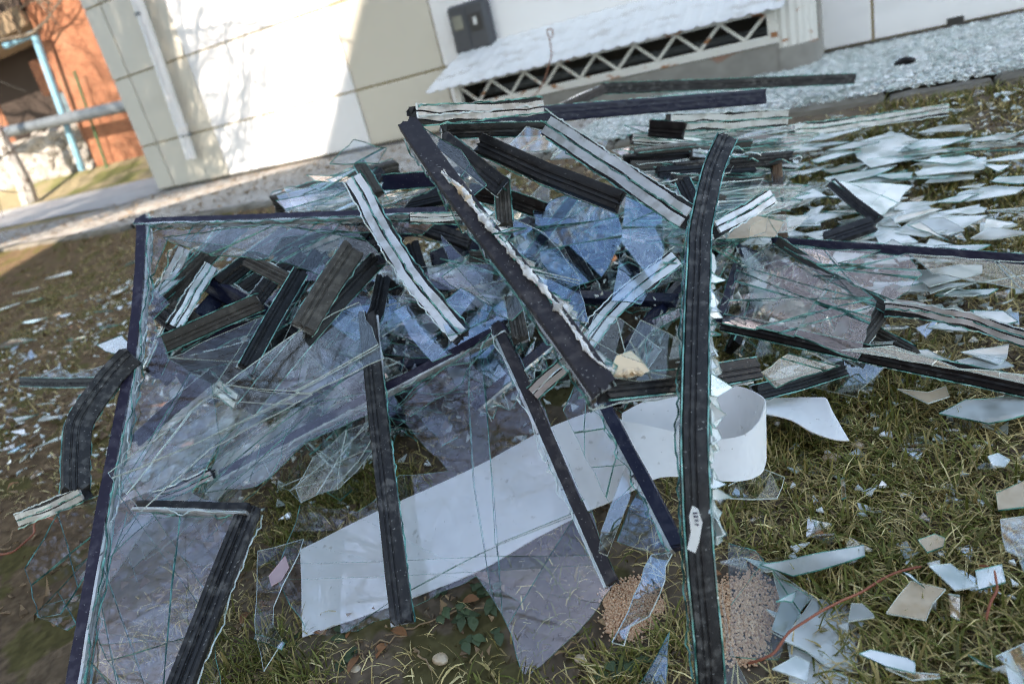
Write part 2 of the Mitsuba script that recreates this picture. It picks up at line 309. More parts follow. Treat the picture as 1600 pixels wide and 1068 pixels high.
W = ['glass shard', 'pieces of glass lying on the grass right of the pile', 'flat_shard', 'bent_edge_strip', 'window edge strip', 'broken_glazing_frame', 'bundled_edge_strip', 'long narrow glass strip in the layered stack right of the bent strip top', 'layered glass strips right of the bent strip', 'stacked_glass_strip', 'long glass strip with teal edge leaning in the left half of the pile', 'long glass strips leaning in the left half of the pile', 'leaning_glass_strip', 'edge strips bundled in the left half of the pile', 'glass fragment leaning in the heart of the pile', 'glass fragments leaning in the heart of the pile', 'heart_pane_fragment', 'pieces of glass on the soil left of the pile', 'soil_shard', 'edge strips bundled deep under the left half of the pile', 'edge strips buried in the heart of the pile', 'heart_edge_strip', 'narrow glass strip at the back left of the pile', 'narrow glass strips at the back left of the pile', 'back_glass_strip', 'grass_shard', 'large white glass piece lying behind the right window unit in mid lawn', 'large clear glass piece lying behind the right window unit nearest the pile', 'large clear glass piece lying behind the right window unit in mid lawn', 'right_broken_frame', 'edge strips among the layered glass right of the bent strip', 'right_heap_strip', 'large_broken_pane', 'deep black edge strip deep under the glass left of the centre strip', 'white glass piece lying behind the right window unit in mid lawn', 'middle_broken_pane', 'brownish grey edge strip bundled among others in the left half of the pile', 'large white glass piece lying behind the right window unit nearest the pile', 'clear_glass_shard', 'clear glass piece lying behind the right window unit nearest the pile', 'small white glass piece lying around the right window unit in mid lawn', 'broken window pane', 'small_broken_pane', 'pale piece of glass lying on the brown soil left of the pile', 'clear piece of glass lying on the brown soil left of the pile', 'bluish piece of glass lying on the brown soil left of the pile', 'whitish piece of glass lying on the brown soil left of the pile', 'corner_broken_pane', 'deep black edge strip bundled among others in the left half of the pile', 'dark grey edge strip deep under the glass left of the centre strip', 'navy blue edge strip deep under the glass left of the centre strip', 'blue_glass_shard', 'hanging_shard', 'bead_glass', 'heap_shard', 'clear glass piece lying behind the right window unit in mid lawn', 'clear glass piece lying behind the right window unit at the right edge', 'large white glass piece lying beside the kerb nearest the pile', 'white glass piece lying behind the right window unit at the right edge', 'large white glass piece lying beside the kerb in mid lawn', 'large clear glass piece lying beside the kerb in mid lawn', 'ribbed charcoal edge strip bundled among others in the left half of the pile', 'dark grey edge strip bundled among others in the left half of the pile', 'navy blue edge strip bundled among others in the left half of the pile', 'deep black edge strip buried in the heart of the pile', 'brownish grey edge strip buried in the heart of the pile', 'dark grey edge strip buried in the heart of the pile', 'navy blue edge strip buried in the heart of the pile', 'deep black edge strip among the layered glass right of the bent strip', 'brownish grey edge strip among the layered glass right of the bent strip', 'ribbed charcoal edge strip among the layered glass right of the bent strip', 'small clear glass piece lying around the right window unit at the right edge', 'small clear glass piece lying behind the right window unit in mid lawn', 'small white glass piece lying around the right window unit nearest the pile', 'white glass piece lying behind the right window unit nearest the pile', 'small clear glass piece lying around the right window unit in mid lawn', 'copper_wire']
ITEMS = [
{'k':'unit','key':W[5],'label':'three sided window unit remnant with thick dark edge standing on top of the pile','cat':W[41]},
{'k':'bar','path':[(-.806,1.134,.404),(-.677,1.026,.296),(-.538,.92,.181),(-.43,.835,.099),(-.352,.778,.022)],'n':(.26,-.533,.805),'t':.04,'depth':.018,'col':'dusty','fringe':.03,'parent':W[5]},
{'k':'bar','path':[(-.356,.796,.012),(-.292,.918,-.043),(-.2,1.063,-.095)],'n':(.835,-.301,.462),'t':.036,'fringe':.02,'parent':W[5]},
{'k':'bar','path':[(-.806,1.148,.406),(-.778,1.329,.38),(-.723,1.528,.355)],'n':(-.972,.223,.075),'t':.034,'fringe':.012,'parent':W[5]},
{'k':'pane','key':W[5],'poly':[(-.348,.807,.021),(-.334,.913,.062),(-.302,.93,.032),(-.263,.942,-.007),(-.239,.949,-.032),(-.294,.867,-.011)],'cracks':3,'parent':W[5]},
{'k':'pane','key':W[5],'poly':[(-.767,1.123,.382),(-.694,1.118,.33),(-.631,1.072,.267),(-.643,1.028,.257),(-.697,1.066,.31)],'cracks':2,'parent':W[5]},
{'k':'pane','key':W[5],'poly':[(-.208,1.117,-.133),(-.174,1.22,-.147),(-.092,1.225,-.176),(-.179,1.08,-.143)],'mat':'white','cracks':1,'parent':W[5]},
{'k':'foam','key':W[5],'pts':[(-.686,1.025,.309),(-.639,1.003,.279),(-.602,.972,.245),(-.535,.921,.194),(-.482,.885,.155),(-.444,.858,.127),(-.398,.823,.085),(-.362,.798,.051),(-.343,.802,.034)],'cream':0},
{'k':'foam','key':W[5],'pts':[(-.663,1.013,.292),(-.634,.997,.273),(-.612,.984,.256)],'cream':1},
{'k':'foam','key':W[5],'pts':[(-.342,.803,.028),(-.328,.823,.023),(-.314,.836,.014)],'cream':1},
{'k':'pane','key':W[5],'poly':[(-.488,.897,.156),(-.486,.913,.146),(-.484,.93,.137),(-.468,.889,.137),(-.464,.874,.139)],'mat':'grey','parent':W[5]},
{'k':'pane','key':W[5],'poly':[(-.658,1.014,.284),(-.653,1.022,.277),(-.638,1.009,.266),(-.634,1.0,.264),(-.63,.991,.262)],'mat':'foam','parent':W[5]},
{'k':'pane','key':W[5],'poly':[(-.457,.872,.132),(-.448,.884,.123),(-.433,.874,.112),(-.433,.862,.113),(-.433,.849,.114)],'mat':'coat','parent':W[5]},
{'k':'pane','key':W[5],'poly':[(-.6,.975,.243),(-.59,.978,.236),(-.577,.974,.226),(-.572,.959,.219),(-.571,.951,.217)],'mat':'bright','parent':W[5]},
{'k':'pane','key':W[5],'poly':[(-.488,.899,.154),(-.486,.915,.145),(-.479,.917,.138),(-.471,.892,.14),(-.468,.876,.143)],'mat':'frost','parent':W[5]},
{'k':'pane','key':W[5],'poly':[(-.373,.821,.048),(-.358,.825,.041),(-.343,.82,.032),(-.344,.806,.029),(-.347,.797,.028)],'parent':W[5]},
{'k':'pane','key':W[5],'poly':[(-.452,.872,.126),(-.446,.88,.12),(-.437,.878,.114),(-.433,.861,.115),(-.432,.85,.117)],'mat':'grey','parent':W[5]},
{'k':'pane','key':W[5],'poly':[(-.598,.972,.242),(-.587,.978,.234),(-.574,.978,.224),(-.568,.957,.215),(-.567,.948,.212)],'mat':'foam','parent':W[5]},
{'k':'pane','key':W[5],'poly':[(-.59,.969,.231),(-.58,.971,.227),(-.57,.967,.221),(-.567,.953,.218),(-.567,.947,.217)],'mat':'coat','parent':W[5]},
{'k':'pane','key':W[5],'poly':[(-.516,.914,.178),(-.507,.928,.167),(-.498,.935,.158),(-.489,.904,.153),(-.488,.89,.154)],'mat':'bright','parent':W[5]},
{'k':'pane','key':W[5],'poly':[(-.555,.943,.207),(-.547,.951,.199),(-.535,.946,.189),(-.53,.93,.186),(-.528,.919,.186)],'mat':'frost','parent':W[5]},
{'k':'pane','key':W[5],'poly':[(-.686,1.034,.303),(-.674,1.048,.295),(-.664,1.056,.288),(-.659,1.027,.285),(-.661,1.011,.286)],'parent':W[5]},
{'k':'pane','key':W[5],'poly':[(-.433,.859,.105),(-.423,.863,.101),(-.411,.855,.097),(-.413,.846,.098),(-.416,.837,.1)],'mat':'grey','parent':W[5]},
{'k':'pane','key':W[5],'poly':[(-.647,1.006,.276),(-.647,1.023,.268),(-.634,1.015,.256),(-.625,.997,.253),(-.619,.982,.252)],'mat':'foam','parent':W[5]},
{'k':'pane','key':W[5],'poly':[(-.445,.867,.119),(-.439,.882,.109),(-.434,.896,.102),(-.425,.861,.105),(-.425,.844,.109)],'mat':'coat','parent':W[5]},
{'k':'pane','key':W[5],'poly':[(-.437,.859,.112),(-.429,.877,.1),(-.42,.887,.089),(-.412,.853,.089),(-.411,.836,.092)],'mat':'bright','parent':W[5]},
{'k':'pane','key':W[5],'poly':[(-.459,.875,.131),(-.453,.888,.123),(-.442,.885,.116),(-.44,.868,.119),(-.439,.853,.122)],'mat':'frost','parent':W[5]},
{'k':'pane','key':W[5],'poly':[(-.418,.85,.094),(-.407,.86,.085),(-.392,.853,.075),(-.393,.839,.077),(-.395,.827,.079)],'parent':W[5]},
{'k':'pane','key':W[5],'poly':[(-.382,.828,.056),(-.372,.831,.05),(-.36,.824,.044),(-.359,.813,.044),(-.361,.805,.044)],'mat':'grey','parent':W[5]},
{'k':'pane','key':W[5],'poly':[(-.675,1.032,.297),(-.661,1.035,.291),(-.647,1.031,.285),(-.648,1.017,.282),(-.652,1.009,.282)],'mat':'foam','parent':W[5]},
{'k':'pane','key':W[5],'poly':[(-.616,.99,.255),(-.608,1.004,.247),(-.594,1.001,.236),(-.59,.981,.234),(-.589,.967,.234)],'mat':'coat','parent':W[5]},
{'k':'pane','key':W[5],'poly':[(-.374,.822,.044),(-.374,.837,.035),(-.366,.831,.031),(-.362,.815,.036),(-.358,.8,.042)],'mat':'bright','parent':W[5]},
{'k':'pane','key':W[5],'poly':[(-.489,.9,.155),(-.488,.915,.147),(-.485,.924,.139),(-.473,.892,.141),(-.468,.877,.144)],'mat':'frost','parent':W[5]},
{'k':'pane','key':W[5],'poly':[(-.569,.95,.214),(-.554,.955,.208),(-.542,.958,.202),(-.541,.937,.198),(-.546,.927,.199)],'parent':W[5]},
{'k':'pane','key':W[5],'poly':[(-.441,.865,.116),(-.428,.87,.11),(-.417,.871,.105),(-.416,.851,.103),(-.419,.843,.104)],'mat':'grey','parent':W[5]},
{'k':'pane','key':W[5],'poly':[(-.576,.959,.22),(-.567,.975,.211),(-.561,.987,.205),(-.554,.953,.205),(-.554,.936,.208)],'mat':'foam','parent':W[5]},
{'k':'pane','key':W[5],'poly':[(-.372,.82,.043),(-.37,.836,.032),(-.369,.849,.023),(-.357,.813,.031),(-.354,.798,.036)],'mat':'coat','parent':W[5]},
{'k':'pane','key':W[5],'poly':[(-.445,.864,.121),(-.434,.866,.115),(-.424,.869,.109),(-.418,.847,.1),(-.418,.84,.098)],'mat':'bright','parent':W[5]},
{'k':'pane','key':W[5],'poly':[(-.612,.989,.251),(-.6,.999,.244),(-.585,.996,.234),(-.585,.979,.233),(-.587,.966,.234)],'mat':'frost','parent':W[5]},
{'k':'pane','key':W[5],'poly':[(-.496,.898,.16),(-.483,.905,.153),(-.471,.909,.147),(-.468,.885,.142),(-.471,.875,.142)],'parent':W[5]},
{'k':'pane','key':W[5],'poly':[(-.375,.823,.051),(-.371,.838,.039),(-.364,.848,.027),(-.352,.812,.028),(-.349,.799,.03)],'mat':'grey','parent':W[5]},
{'k':'pane','key':W[5],'poly':[(-.695,1.038,.31),(-.681,1.043,.304),(-.666,1.042,.296),(-.666,1.025,.291),(-.669,1.015,.291)],'mat':'foam','parent':W[5]},
{'k':'pane','key':W[5],'poly':[(-.369,.819,.039),(-.356,.822,.035),(-.345,.819,.032),(-.347,.805,.034),(-.352,.797,.036)],'mat':'coat','parent':W[5]},
{'k':'pane','key':W[5],'poly':[(-.393,.832,.063),(-.386,.833,.061),(-.378,.829,.059),(-.376,.816,.059),(-.376,.811,.06)],'mat':'bright','parent':W[5]},
{'k':'pane','key':W[5],'poly':[(-.63,.997,.266),(-.62,1.005,.258),(-.609,1.007,.249),(-.602,.984,.242),(-.602,.974,.241)],'mat':'frost','parent':W[5]},
{'k':'pane','key':W[5],'poly':[(-.469,.879,.142),(-.46,.883,.135),(-.446,.873,.124),(-.443,.863,.121),(-.442,.855,.12)],'parent':W[5]},
{'k':'pane','key':W[5],'poly':[(-.602,.979,.24),(-.595,.981,.236),(-.587,.977,.232),(-.582,.964,.23),(-.581,.957,.23)],'mat':'grey','parent':W[5]},
{'k':'pane','key':W[5],'poly':[(-.447,.868,.124),(-.434,.871,.118),(-.42,.865,.11),(-.419,.852,.105),(-.421,.845,.104)],'mat':'foam','parent':W[5]},
{'k':'pane','key':W[5],'poly':[(-.529,.924,.183),(-.523,.939,.175),(-.513,.938,.167),(-.51,.918,.17),(-.508,.902,.173)],'mat':'coat','parent':W[5]},
{'k':'pane','key':W[5],'poly':[(-.596,.973,.236),(-.585,.988,.228),(-.571,.985,.217),(-.571,.967,.218),(-.572,.95,.221)],'mat':'bright','parent':W[5]},
{'k':'pane','key':W[5],'poly':[(-.482,.893,.151),(-.476,.897,.145),(-.464,.883,.137),(-.461,.877,.136),(-.459,.87,.136)],'mat':'frost','parent':W[5]},
{'k':'pane','key':W[5],'poly':[(-.446,.862,.121),(-.439,.871,.112),(-.433,.884,.104),(-.42,.848,.096),(-.417,.838,.095)],'parent':W[5]},
{'k':'pane','key':W[5],'poly':[(-.434,.858,.111),(-.429,.874,.099),(-.415,.866,.087),(-.41,.849,.087),(-.407,.834,.089)],'mat':'grey','parent':W[5]},
{'k':'pane','key':W[5],'poly':[(-.692,1.042,.312),(-.681,1.052,.304),(-.67,1.057,.296),(-.664,1.031,.289),(-.664,1.018,.289)],'mat':'foam','parent':W[5]},
{'k':'pane','key':W[5],'poly':[(-.426,.849,.1),(-.415,.853,.093),(-.405,.86,.087),(-.399,.833,.079),(-.399,.825,.078)],'mat':'coat','parent':W[5]},
{'k':'pane','key':W[5],'poly':[(-.596,.978,.236),(-.589,.986,.231),(-.582,.989,.227),(-.575,.967,.225),(-.575,.956,.226)],'mat':'bright','parent':W[5]},
{'k':'pane','key':W[5],'poly':[(-.433,.857,.106),(-.428,.873,.096),(-.418,.872,.087),(-.413,.85,.09),(-.411,.834,.094)],'mat':'frost','parent':W[5]},
{'k':'pane','key':W[5],'poly':[(-.447,.87,.122),(-.439,.886,.112),(-.433,.901,.104),(-.426,.865,.107),(-.427,.847,.112)],'parent':W[5]},
{'k':'pane','key':W[5],'poly':[(-.507,.909,.171),(-.502,.918,.163),(-.489,.908,.151),(-.483,.895,.149),(-.479,.885,.148)],'mat':'grey','parent':W[5]},
{'k':'pane','key':W[5],'poly':[(-.658,1.014,.284),(-.652,1.029,.276),(-.644,1.038,.267),(-.633,1.006,.261),(-.631,.99,.261)],'mat':'foam','parent':W[5]},
{'k':'pane','key':W[5],'poly':[(-.373,.818,.044),(-.364,.828,.035),(-.355,.833,.027),(-.35,.807,.028),(-.351,.795,.03)],'mat':'coat','parent':W[5]},
{'k':'pane','key':W[5],'poly':[(-.485,.896,.154),(-.473,.899,.149),(-.463,.898,.143),(-.459,.88,.137),(-.461,.873,.137)],'mat':'bright','parent':W[5]},
{'k':'pane','key':W[5],'poly':[(-.532,.925,.184),(-.526,.928,.18),(-.516,.921,.176),(-.514,.911,.176),(-.514,.903,.177)],'mat':'frost','parent':W[5]},
{'k':'pane','key':W[5],'poly':[(-.501,.906,.165),(-.489,.915,.157),(-.48,.923,.151),(-.475,.894,.147),(-.477,.883,.148)],'parent':W[5]},
{'k':'pane','key':W[5],'poly':[(-.351,.794,.028),(-.351,.837,.04),(-.338,.864,.035),(-.321,.86,.018),(-.311,.853,.007),(-.328,.82,.014)],'mat':'cream','parent':W[5]},
{'k':'unit','key':W[3],'label':'long bent dark rubber edge strip standing upright in front of the pile','cat':W[4]},
{'k':'bar','path':[(-.259,1.322,.246),(-.275,1.227,.197),(-.277,1.127,.146),(-.268,1.033,.095),(-.26,.951,.042),(-.251,.865,-.02),(-.246,.801,-.085),(-.241,.756,-.149),(-.235,.71,-.23),(-.228,.673,-.305),(-.225,.644,-.372)],'n':(.401,-.606,.687),'t':.036,'depth':.022,'col':'grooved','fringe':.014,'parent':W[3],'wob':.002},
{'k':'pane','key':W[3],'poly':[(-.25,1.011,.059),(-.251,1.035,.048),(-.25,1.042,.043),(-.247,1.006,.053),(-.247,.996,.058)],'mat':'frost','parent':W[3]},
{'k':'pane','key':W[3],'poly':[(-.245,.953,.022),(-.24,.967,.014),(-.234,.977,.005),(-.239,.949,.017),(-.242,.939,.022)],'mat':'coat','parent':W[3]},
{'k':'pane','key':W[3],'poly':[(-.233,.803,-.115),(-.228,.804,-.119),(-.225,.802,-.129),(-.231,.799,-.13),(-.234,.798,-.129)],'mat':'bright','parent':W[3]},
{'k':'pane','key':W[3],'poly':[(-.233,.82,-.091),(-.23,.824,-.099),(-.228,.817,-.115),(-.231,.807,-.113),(-.233,.805,-.11)],'mat':'frost','parent':W[3]},
{'k':'pane','key':W[3],'poly':[(-.238,.912,-.006),(-.236,.915,-.013),(-.234,.916,-.023),(-.234,.895,-.019),(-.234,.89,-.016)],'mat':'grey','parent':W[3]},
{'k':'pane','key':W[3],'poly':[(-.254,1.046,.084),(-.245,1.048,.076),(-.232,1.056,.065),(-.245,1.032,.07),(-.25,1.025,.074)],'mat':'frost','parent':W[3]},
{'k':'pane','key':W[3],'poly':[(-.234,.857,-.053),(-.235,.867,-.065),(-.236,.874,-.084),(-.234,.852,-.08),(-.234,.845,-.075)],'mat':'coat','parent':W[3]},
{'k':'pane','key':W[3],'poly':[(-.235,.845,-.067),(-.228,.839,-.069),(-.224,.836,-.072),(-.232,.838,-.077),(-.235,.839,-.078)],'mat':'bright','parent':W[3]},
{'k':'pane','key':W[3],'poly':[(-.232,.839,-.071),(-.223,.844,-.081),(-.218,.84,-.092),(-.227,.823,-.093),(-.23,.82,-.09)],'mat':'frost','parent':W[3]},
{'k':'pane','key':W[3],'poly':[(-.225,.766,-.172),(-.22,.764,-.174),(-.209,.753,-.19),(-.221,.753,-.195),(-.226,.755,-.195)],'mat':'grey','parent':W[3]},
{'k':'pane','key':W[3],'poly':[(-.241,.916,-.003),(-.237,.916,-.006),(-.228,.909,-.016),(-.235,.901,-.014),(-.238,.899,-.012)],'mat':'frost','parent':W[3]},
{'k':'pane','key':W[3],'poly':[(-.242,.919,.001),(-.237,.933,-.011),(-.233,.94,-.024),(-.237,.908,-.016),(-.239,.899,-.01)],'mat':'coat','parent':W[3]},
{'k':'pane','key':W[3],'poly':[(-.25,.993,.05),(-.241,.996,.044),(-.237,.996,.04),(-.246,.99,.04),(-.25,.988,.042)],'mat':'bright','parent':W[3]},
{'k':'pane','key':W[3],'poly':[(-.236,.827,-.083),(-.233,.823,-.086),(-.227,.819,-.088),(-.232,.815,-.089),(-.234,.815,-.089)],'mat':'frost','parent':W[3]},
{'k':'pane','key':W[3],'poly':[(-.223,.763,-.182),(-.218,.766,-.188),(-.21,.769,-.199),(-.22,.761,-.199),(-.223,.758,-.196)],'mat':'grey','parent':W[3]},
{'k':'pane','key':W[3],'poly':[(-.233,.836,-.073),(-.231,.835,-.081),(-.229,.828,-.097),(-.231,.821,-.094),(-.232,.819,-.092)],'mat':'frost','parent':W[3]},
{'k':'pane','key':W[3],'poly':[(-.234,.846,-.063),(-.232,.845,-.069),(-.231,.84,-.078),(-.232,.828,-.088),(-.233,.828,-.086)],'mat':'coat','parent':W[3]},
{'k':'pane','key':W[3],'poly':[(-.236,.84,-.065),(-.23,.836,-.069),(-.228,.829,-.088),(-.236,.829,-.101),(-.239,.831,-.1)],'mat':'bright','parent':W[3]},
{'k':'pane','key':W[3],'poly':[(-.224,.77,-.169),(-.223,.774,-.174),(-.222,.773,-.181),(-.224,.768,-.178),(-.224,.766,-.176)],'mat':'frost','parent':W[3]},
{'k':'pane','key':W[3],'poly':[(-.232,.802,-.116),(-.23,.814,-.13),(-.228,.824,-.155),(-.231,.802,-.142),(-.232,.793,-.135)],'mat':'grey','parent':W[3]},
{'k':'pane','key':W[3],'poly':[(-.227,.803,-.118),(-.224,.805,-.132),(-.221,.805,-.145),(-.224,.787,-.142),(-.226,.783,-.137)],'mat':'frost','parent':W[3]},
{'k':'pane','key':W[3],'poly':[(-.248,.971,.043),(-.242,.975,.035),(-.239,.973,.022),(-.245,.958,.016),(-.248,.955,.018)],'mat':'coat','parent':W[3]},
{'k':'pane','key':W[3],'poly':[(-.243,.931,.008),(-.238,.945,-.002),(-.235,.95,-.009),(-.238,.921,-.003),(-.24,.914,.002)],'mat':'bright','parent':W[3]},
{'k':'pane','key':W[3],'poly':[(-.237,.865,-.041),(-.226,.862,-.053),(-.211,.859,-.065),(-.23,.853,-.074),(-.238,.852,-.072)],'mat':'frost','parent':W[3]},
{'k':'pane','key':W[3],'poly':[(-.243,.925,.007),(-.242,.925,.001),(-.239,.919,-.015),(-.24,.908,-.011),(-.241,.905,-.008)],'mat':'grey','parent':W[3]},
{'k':'pane','key':W[3],'poly':[(-.229,.796,-.128),(-.219,.798,-.134),(-.209,.8,-.141),(-.221,.782,-.137),(-.226,.779,-.134)],'mat':'frost','parent':W[3]},
{'k':'pane','key':W[3],'poly':[(-.234,.809,-.107),(-.231,.809,-.11),(-.227,.809,-.113),(-.232,.808,-.114),(-.234,.808,-.114)],'mat':'coat','parent':W[3]},
{'k':'pane','key':W[3],'poly':[(-.242,.931,.009),(-.234,.926,.007),(-.228,.922,-.003),(-.239,.926,-.011),(-.243,.928,-.011)],'mat':'bright','parent':W[3]},
{'k':'pane','key':W[3],'poly':[(-.229,.777,-.152),(-.229,.788,-.165),(-.228,.797,-.181),(-.226,.764,-.167),(-.226,.756,-.159)],'mat':'frost','parent':W[3]},
{'k':'pane','key':W[3],'poly':[(-.256,1.049,.085),(-.253,1.051,.081),(-.249,1.045,.075),(-.252,1.035,.078),(-.254,1.033,.079)],'mat':'grey','parent':W[3]},
{'k':'pane','key':W[3],'poly':[(-.238,.869,-.039),(-.23,.881,-.049),(-.225,.877,-.07),(-.234,.861,-.063),(-.238,.855,-.059)],'mat':'frost','parent':W[3]},
{'k':'pane','key':W[3],'poly':[(-.23,.801,-.121),(-.23,.813,-.133),(-.232,.825,-.147),(-.231,.808,-.14),(-.231,.801,-.134)],'mat':'coat','parent':W[3]},
{'k':'pane','key':W[3],'poly':[(-.251,1.018,.074),(-.244,1.012,.06),(-.24,1.001,.042),(-.247,.995,.041),(-.25,.995,.043)],'mat':'bright','parent':W[3]},
{'k':'pane','key':W[3],'poly':[(-.239,.924,.009),(-.237,.919,-.001),(-.234,.913,-.015),(-.236,.9,-.023),(-.238,.9,-.02)],'mat':'frost','parent':W[3]},
{'k':'pane','key':W[3],'poly':[(-.252,1.036,.078),(-.25,1.034,.072),(-.246,1.034,.06),(-.248,1.019,.064),(-.249,1.015,.066)],'mat':'grey','parent':W[3]},
{'k':'pane','key':W[3],'poly':[(-.223,.765,-.175),(-.218,.769,-.189),(-.215,.768,-.203),(-.222,.755,-.21),(-.225,.753,-.207)],'mat':'frost','parent':W[3]},
{'k':'pane','key':W[3],'poly':[(-.237,.877,-.028),(-.234,.885,-.044),(-.232,.882,-.071),(-.235,.863,-.064),(-.237,.857,-.058)],'mat':'coat','parent':W[3]},
{'k':'pane','key':W[3],'poly':[(-.235,.892,-.016),(-.224,.901,-.03),(-.21,.911,-.049),(-.226,.877,-.046),(-.233,.868,-.039)],'mat':'bright','parent':W[3]},
{'k':'pane','key':W[3],'poly':[(-.25,.986,.049),(-.241,1.003,.036),(-.234,1.002,.023),(-.243,.976,.034),(-.247,.966,.039)],'mat':'frost','parent':W[3]},
{'k':'pane','key':W[3],'poly':[(-.239,.89,-.023),(-.234,.912,-.036),(-.23,.918,-.045),(-.235,.891,-.032),(-.237,.881,-.027)],'mat':'grey','parent':W[3]},
{'k':'pane','key':W[3],'poly':[(-.231,.828,-.083),(-.227,.842,-.101),(-.224,.843,-.115),(-.227,.816,-.103),(-.229,.807,-.096)],'mat':'frost','parent':W[3]},
{'k':'pane','key':W[3],'poly':[(-.23,.789,-.133),(-.228,.786,-.14),(-.227,.776,-.16),(-.23,.773,-.164),(-.231,.774,-.163)],'mat':'coat','parent':W[3]},
{'k':'pane','key':W[3],'poly':[(-.252,1.009,.067),(-.246,1.016,.06),(-.239,1.018,.043),(-.248,.999,.036),(-.252,.994,.04)],'mat':'bright','parent':W[3]},
{'k':'pane','key':W[3],'poly':[(-.255,1.074,.108),(-.25,1.072,.102),(-.247,1.062,.085),(-.252,1.05,.074),(-.254,1.05,.076)],'mat':'frost','parent':W[3]},
{'k':'pane','key':W[3],'poly':[(-.238,.916,.0),(-.234,.935,-.017),(-.231,.936,-.04),(-.235,.909,-.029),(-.237,.899,-.022)],'mat':'grey','parent':W[3]},
{'k':'pane','key':W[3],'poly':[(-.225,.778,-.152),(-.223,.783,-.17),(-.22,.794,-.185),(-.224,.768,-.187),(-.225,.761,-.18)],'mat':'frost','parent':W[3]},
{'k':'pane','key':W[3],'poly':[(-.248,.97,.037),(-.242,.973,.033),(-.235,.968,.028),(-.242,.958,.032),(-.245,.955,.034)],'mat':'coat','parent':W[3]},
{'k':'pane','key':W[3],'poly':[(-.232,.81,-.104),(-.229,.803,-.111),(-.225,.791,-.122),(-.227,.786,-.124),(-.229,.786,-.122)],'mat':'bright','parent':W[3]},
{'k':'pane','key':W[3],'poly':[(-.256,1.072,.097),(-.252,1.07,.095),(-.246,1.067,.092),(-.254,1.07,.09),(-.257,1.071,.09)],'mat':'frost','parent':W[3]},
{'k':'pane','key':W[3],'poly':[(-.239,.87,-.039),(-.236,.866,-.041),(-.232,.861,-.044),(-.237,.858,-.053),(-.239,.86,-.052)],'mat':'grey','parent':W[3]},
{'k':'pane','key':W[3],'poly':[(-.243,.949,.027),(-.239,.943,.017),(-.235,.934,.001),(-.241,.931,-.004),(-.243,.931,-.003)],'mat':'frost','parent':W[3]},
{'k':'pane','key':W[3],'poly':[(-.227,.773,-.159),(-.22,.769,-.17),(-.215,.763,-.186),(-.225,.763,-.191),(-.229,.764,-.19)],'mat':'coat','parent':W[3]},
{'k':'pane','key':W[3],'poly':[(-.243,.91,-.005),(-.236,.92,-.015),(-.232,.923,-.023),(-.24,.908,-.021),(-.243,.903,-.018)],'mat':'bright','parent':W[3]},
{'k':'pane','key':W[3],'poly':[(-.236,.883,-.03),(-.232,.894,-.039),(-.229,.896,-.045),(-.233,.877,-.036),(-.234,.871,-.032)],'mat':'frost','parent':W[3]},
{'k':'pane','key':W[3],'poly':[(-.222,.758,-.191),(-.218,.761,-.197),(-.215,.763,-.208),(-.22,.753,-.209),(-.222,.75,-.207)],'mat':'grey','parent':W[3]},
{'k':'pane','key':W[3],'poly':[(-.247,.973,.043),(-.246,.973,.036),(-.244,.975,.027),(-.247,.967,.016),(-.248,.966,.018)],'mat':'frost','parent':W[3]},
{'k':'pane','key':W[3],'poly':[(-.234,.832,-.08),(-.227,.831,-.083),(-.222,.828,-.088),(-.23,.824,-.089),(-.234,.823,-.088)],'mat':'coat','parent':W[3]},
{'k':'pane','key':W[3],'poly':[(-.226,.764,-.178),(-.222,.774,-.188),(-.219,.785,-.202),(-.225,.771,-.192),(-.227,.765,-.187)],'mat':'bright','parent':W[3]},
{'k':'pane','key':W[3],'poly':[(-.233,.856,-.055),(-.229,.863,-.067),(-.223,.875,-.081),(-.229,.846,-.079),(-.231,.839,-.073)],'mat':'frost','parent':W[3]},
{'k':'pane','key':W[3],'poly':[(-.239,.897,-.013),(-.235,.9,-.023),(-.228,.903,-.04),(-.235,.886,-.036),(-.239,.881,-.032)],'mat':'grey','parent':W[3]},
{'k':'pane','key':W[3],'poly':[(-.248,.964,.039),(-.249,.974,.028),(-.249,.977,.016),(-.247,.947,.014),(-.246,.941,.018)],'mat':'frost','parent':W[3]},
{'k':'pane','key':W[3],'poly':[(-.222,.766,-.176),(-.218,.768,-.181),(-.209,.765,-.2),(-.218,.755,-.199),(-.222,.752,-.196)],'mat':'coat','parent':W[3]},
{'k':'pane','key':W[3],'poly':[(-.248,.991,.047),(-.242,.989,.046),(-.23,.985,.041),(-.242,.984,.041),(-.248,.983,.042)],'mat':'bright','parent':W[3]},
{'k':'pane','key':W[3],'poly':[(-.239,.905,-.009),(-.233,.903,-.018),(-.228,.902,-.026),(-.235,.891,-.028),(-.238,.889,-.026)],'mat':'frost','parent':W[3]},
{'k':'pane','key':W[3],'poly':[(-.234,.858,-.051),(-.231,.867,-.069),(-.228,.874,-.091),(-.232,.85,-.085),(-.234,.842,-.079)],'mat':'grey','parent':W[3]},
{'k':'pane','key':W[3],'poly':[(-.227,.788,-.14),(-.219,.8,-.151),(-.208,.816,-.175),(-.221,.789,-.161),(-.226,.779,-.153)],'mat':'frost','parent':W[3]},
{'k':'pane','key':W[3],'poly':[(-.248,.964,.038),(-.246,.979,.019),(-.245,.984,.006),(-.247,.957,.008),(-.248,.948,.014)],'mat':'coat','parent':W[3]},
{'k':'pane','key':W[3],'poly':[(-.231,.823,-.09),(-.226,.826,-.096),(-.223,.826,-.104),(-.229,.821,-.103),(-.232,.819,-.101)],'mat':'bright','parent':W[3]},
{'k':'pane','key':W[3],'poly':[(-.227,.789,-.139),(-.226,.795,-.145),(-.224,.8,-.153),(-.227,.792,-.148),(-.228,.789,-.145)],'mat':'frost','parent':W[3]},
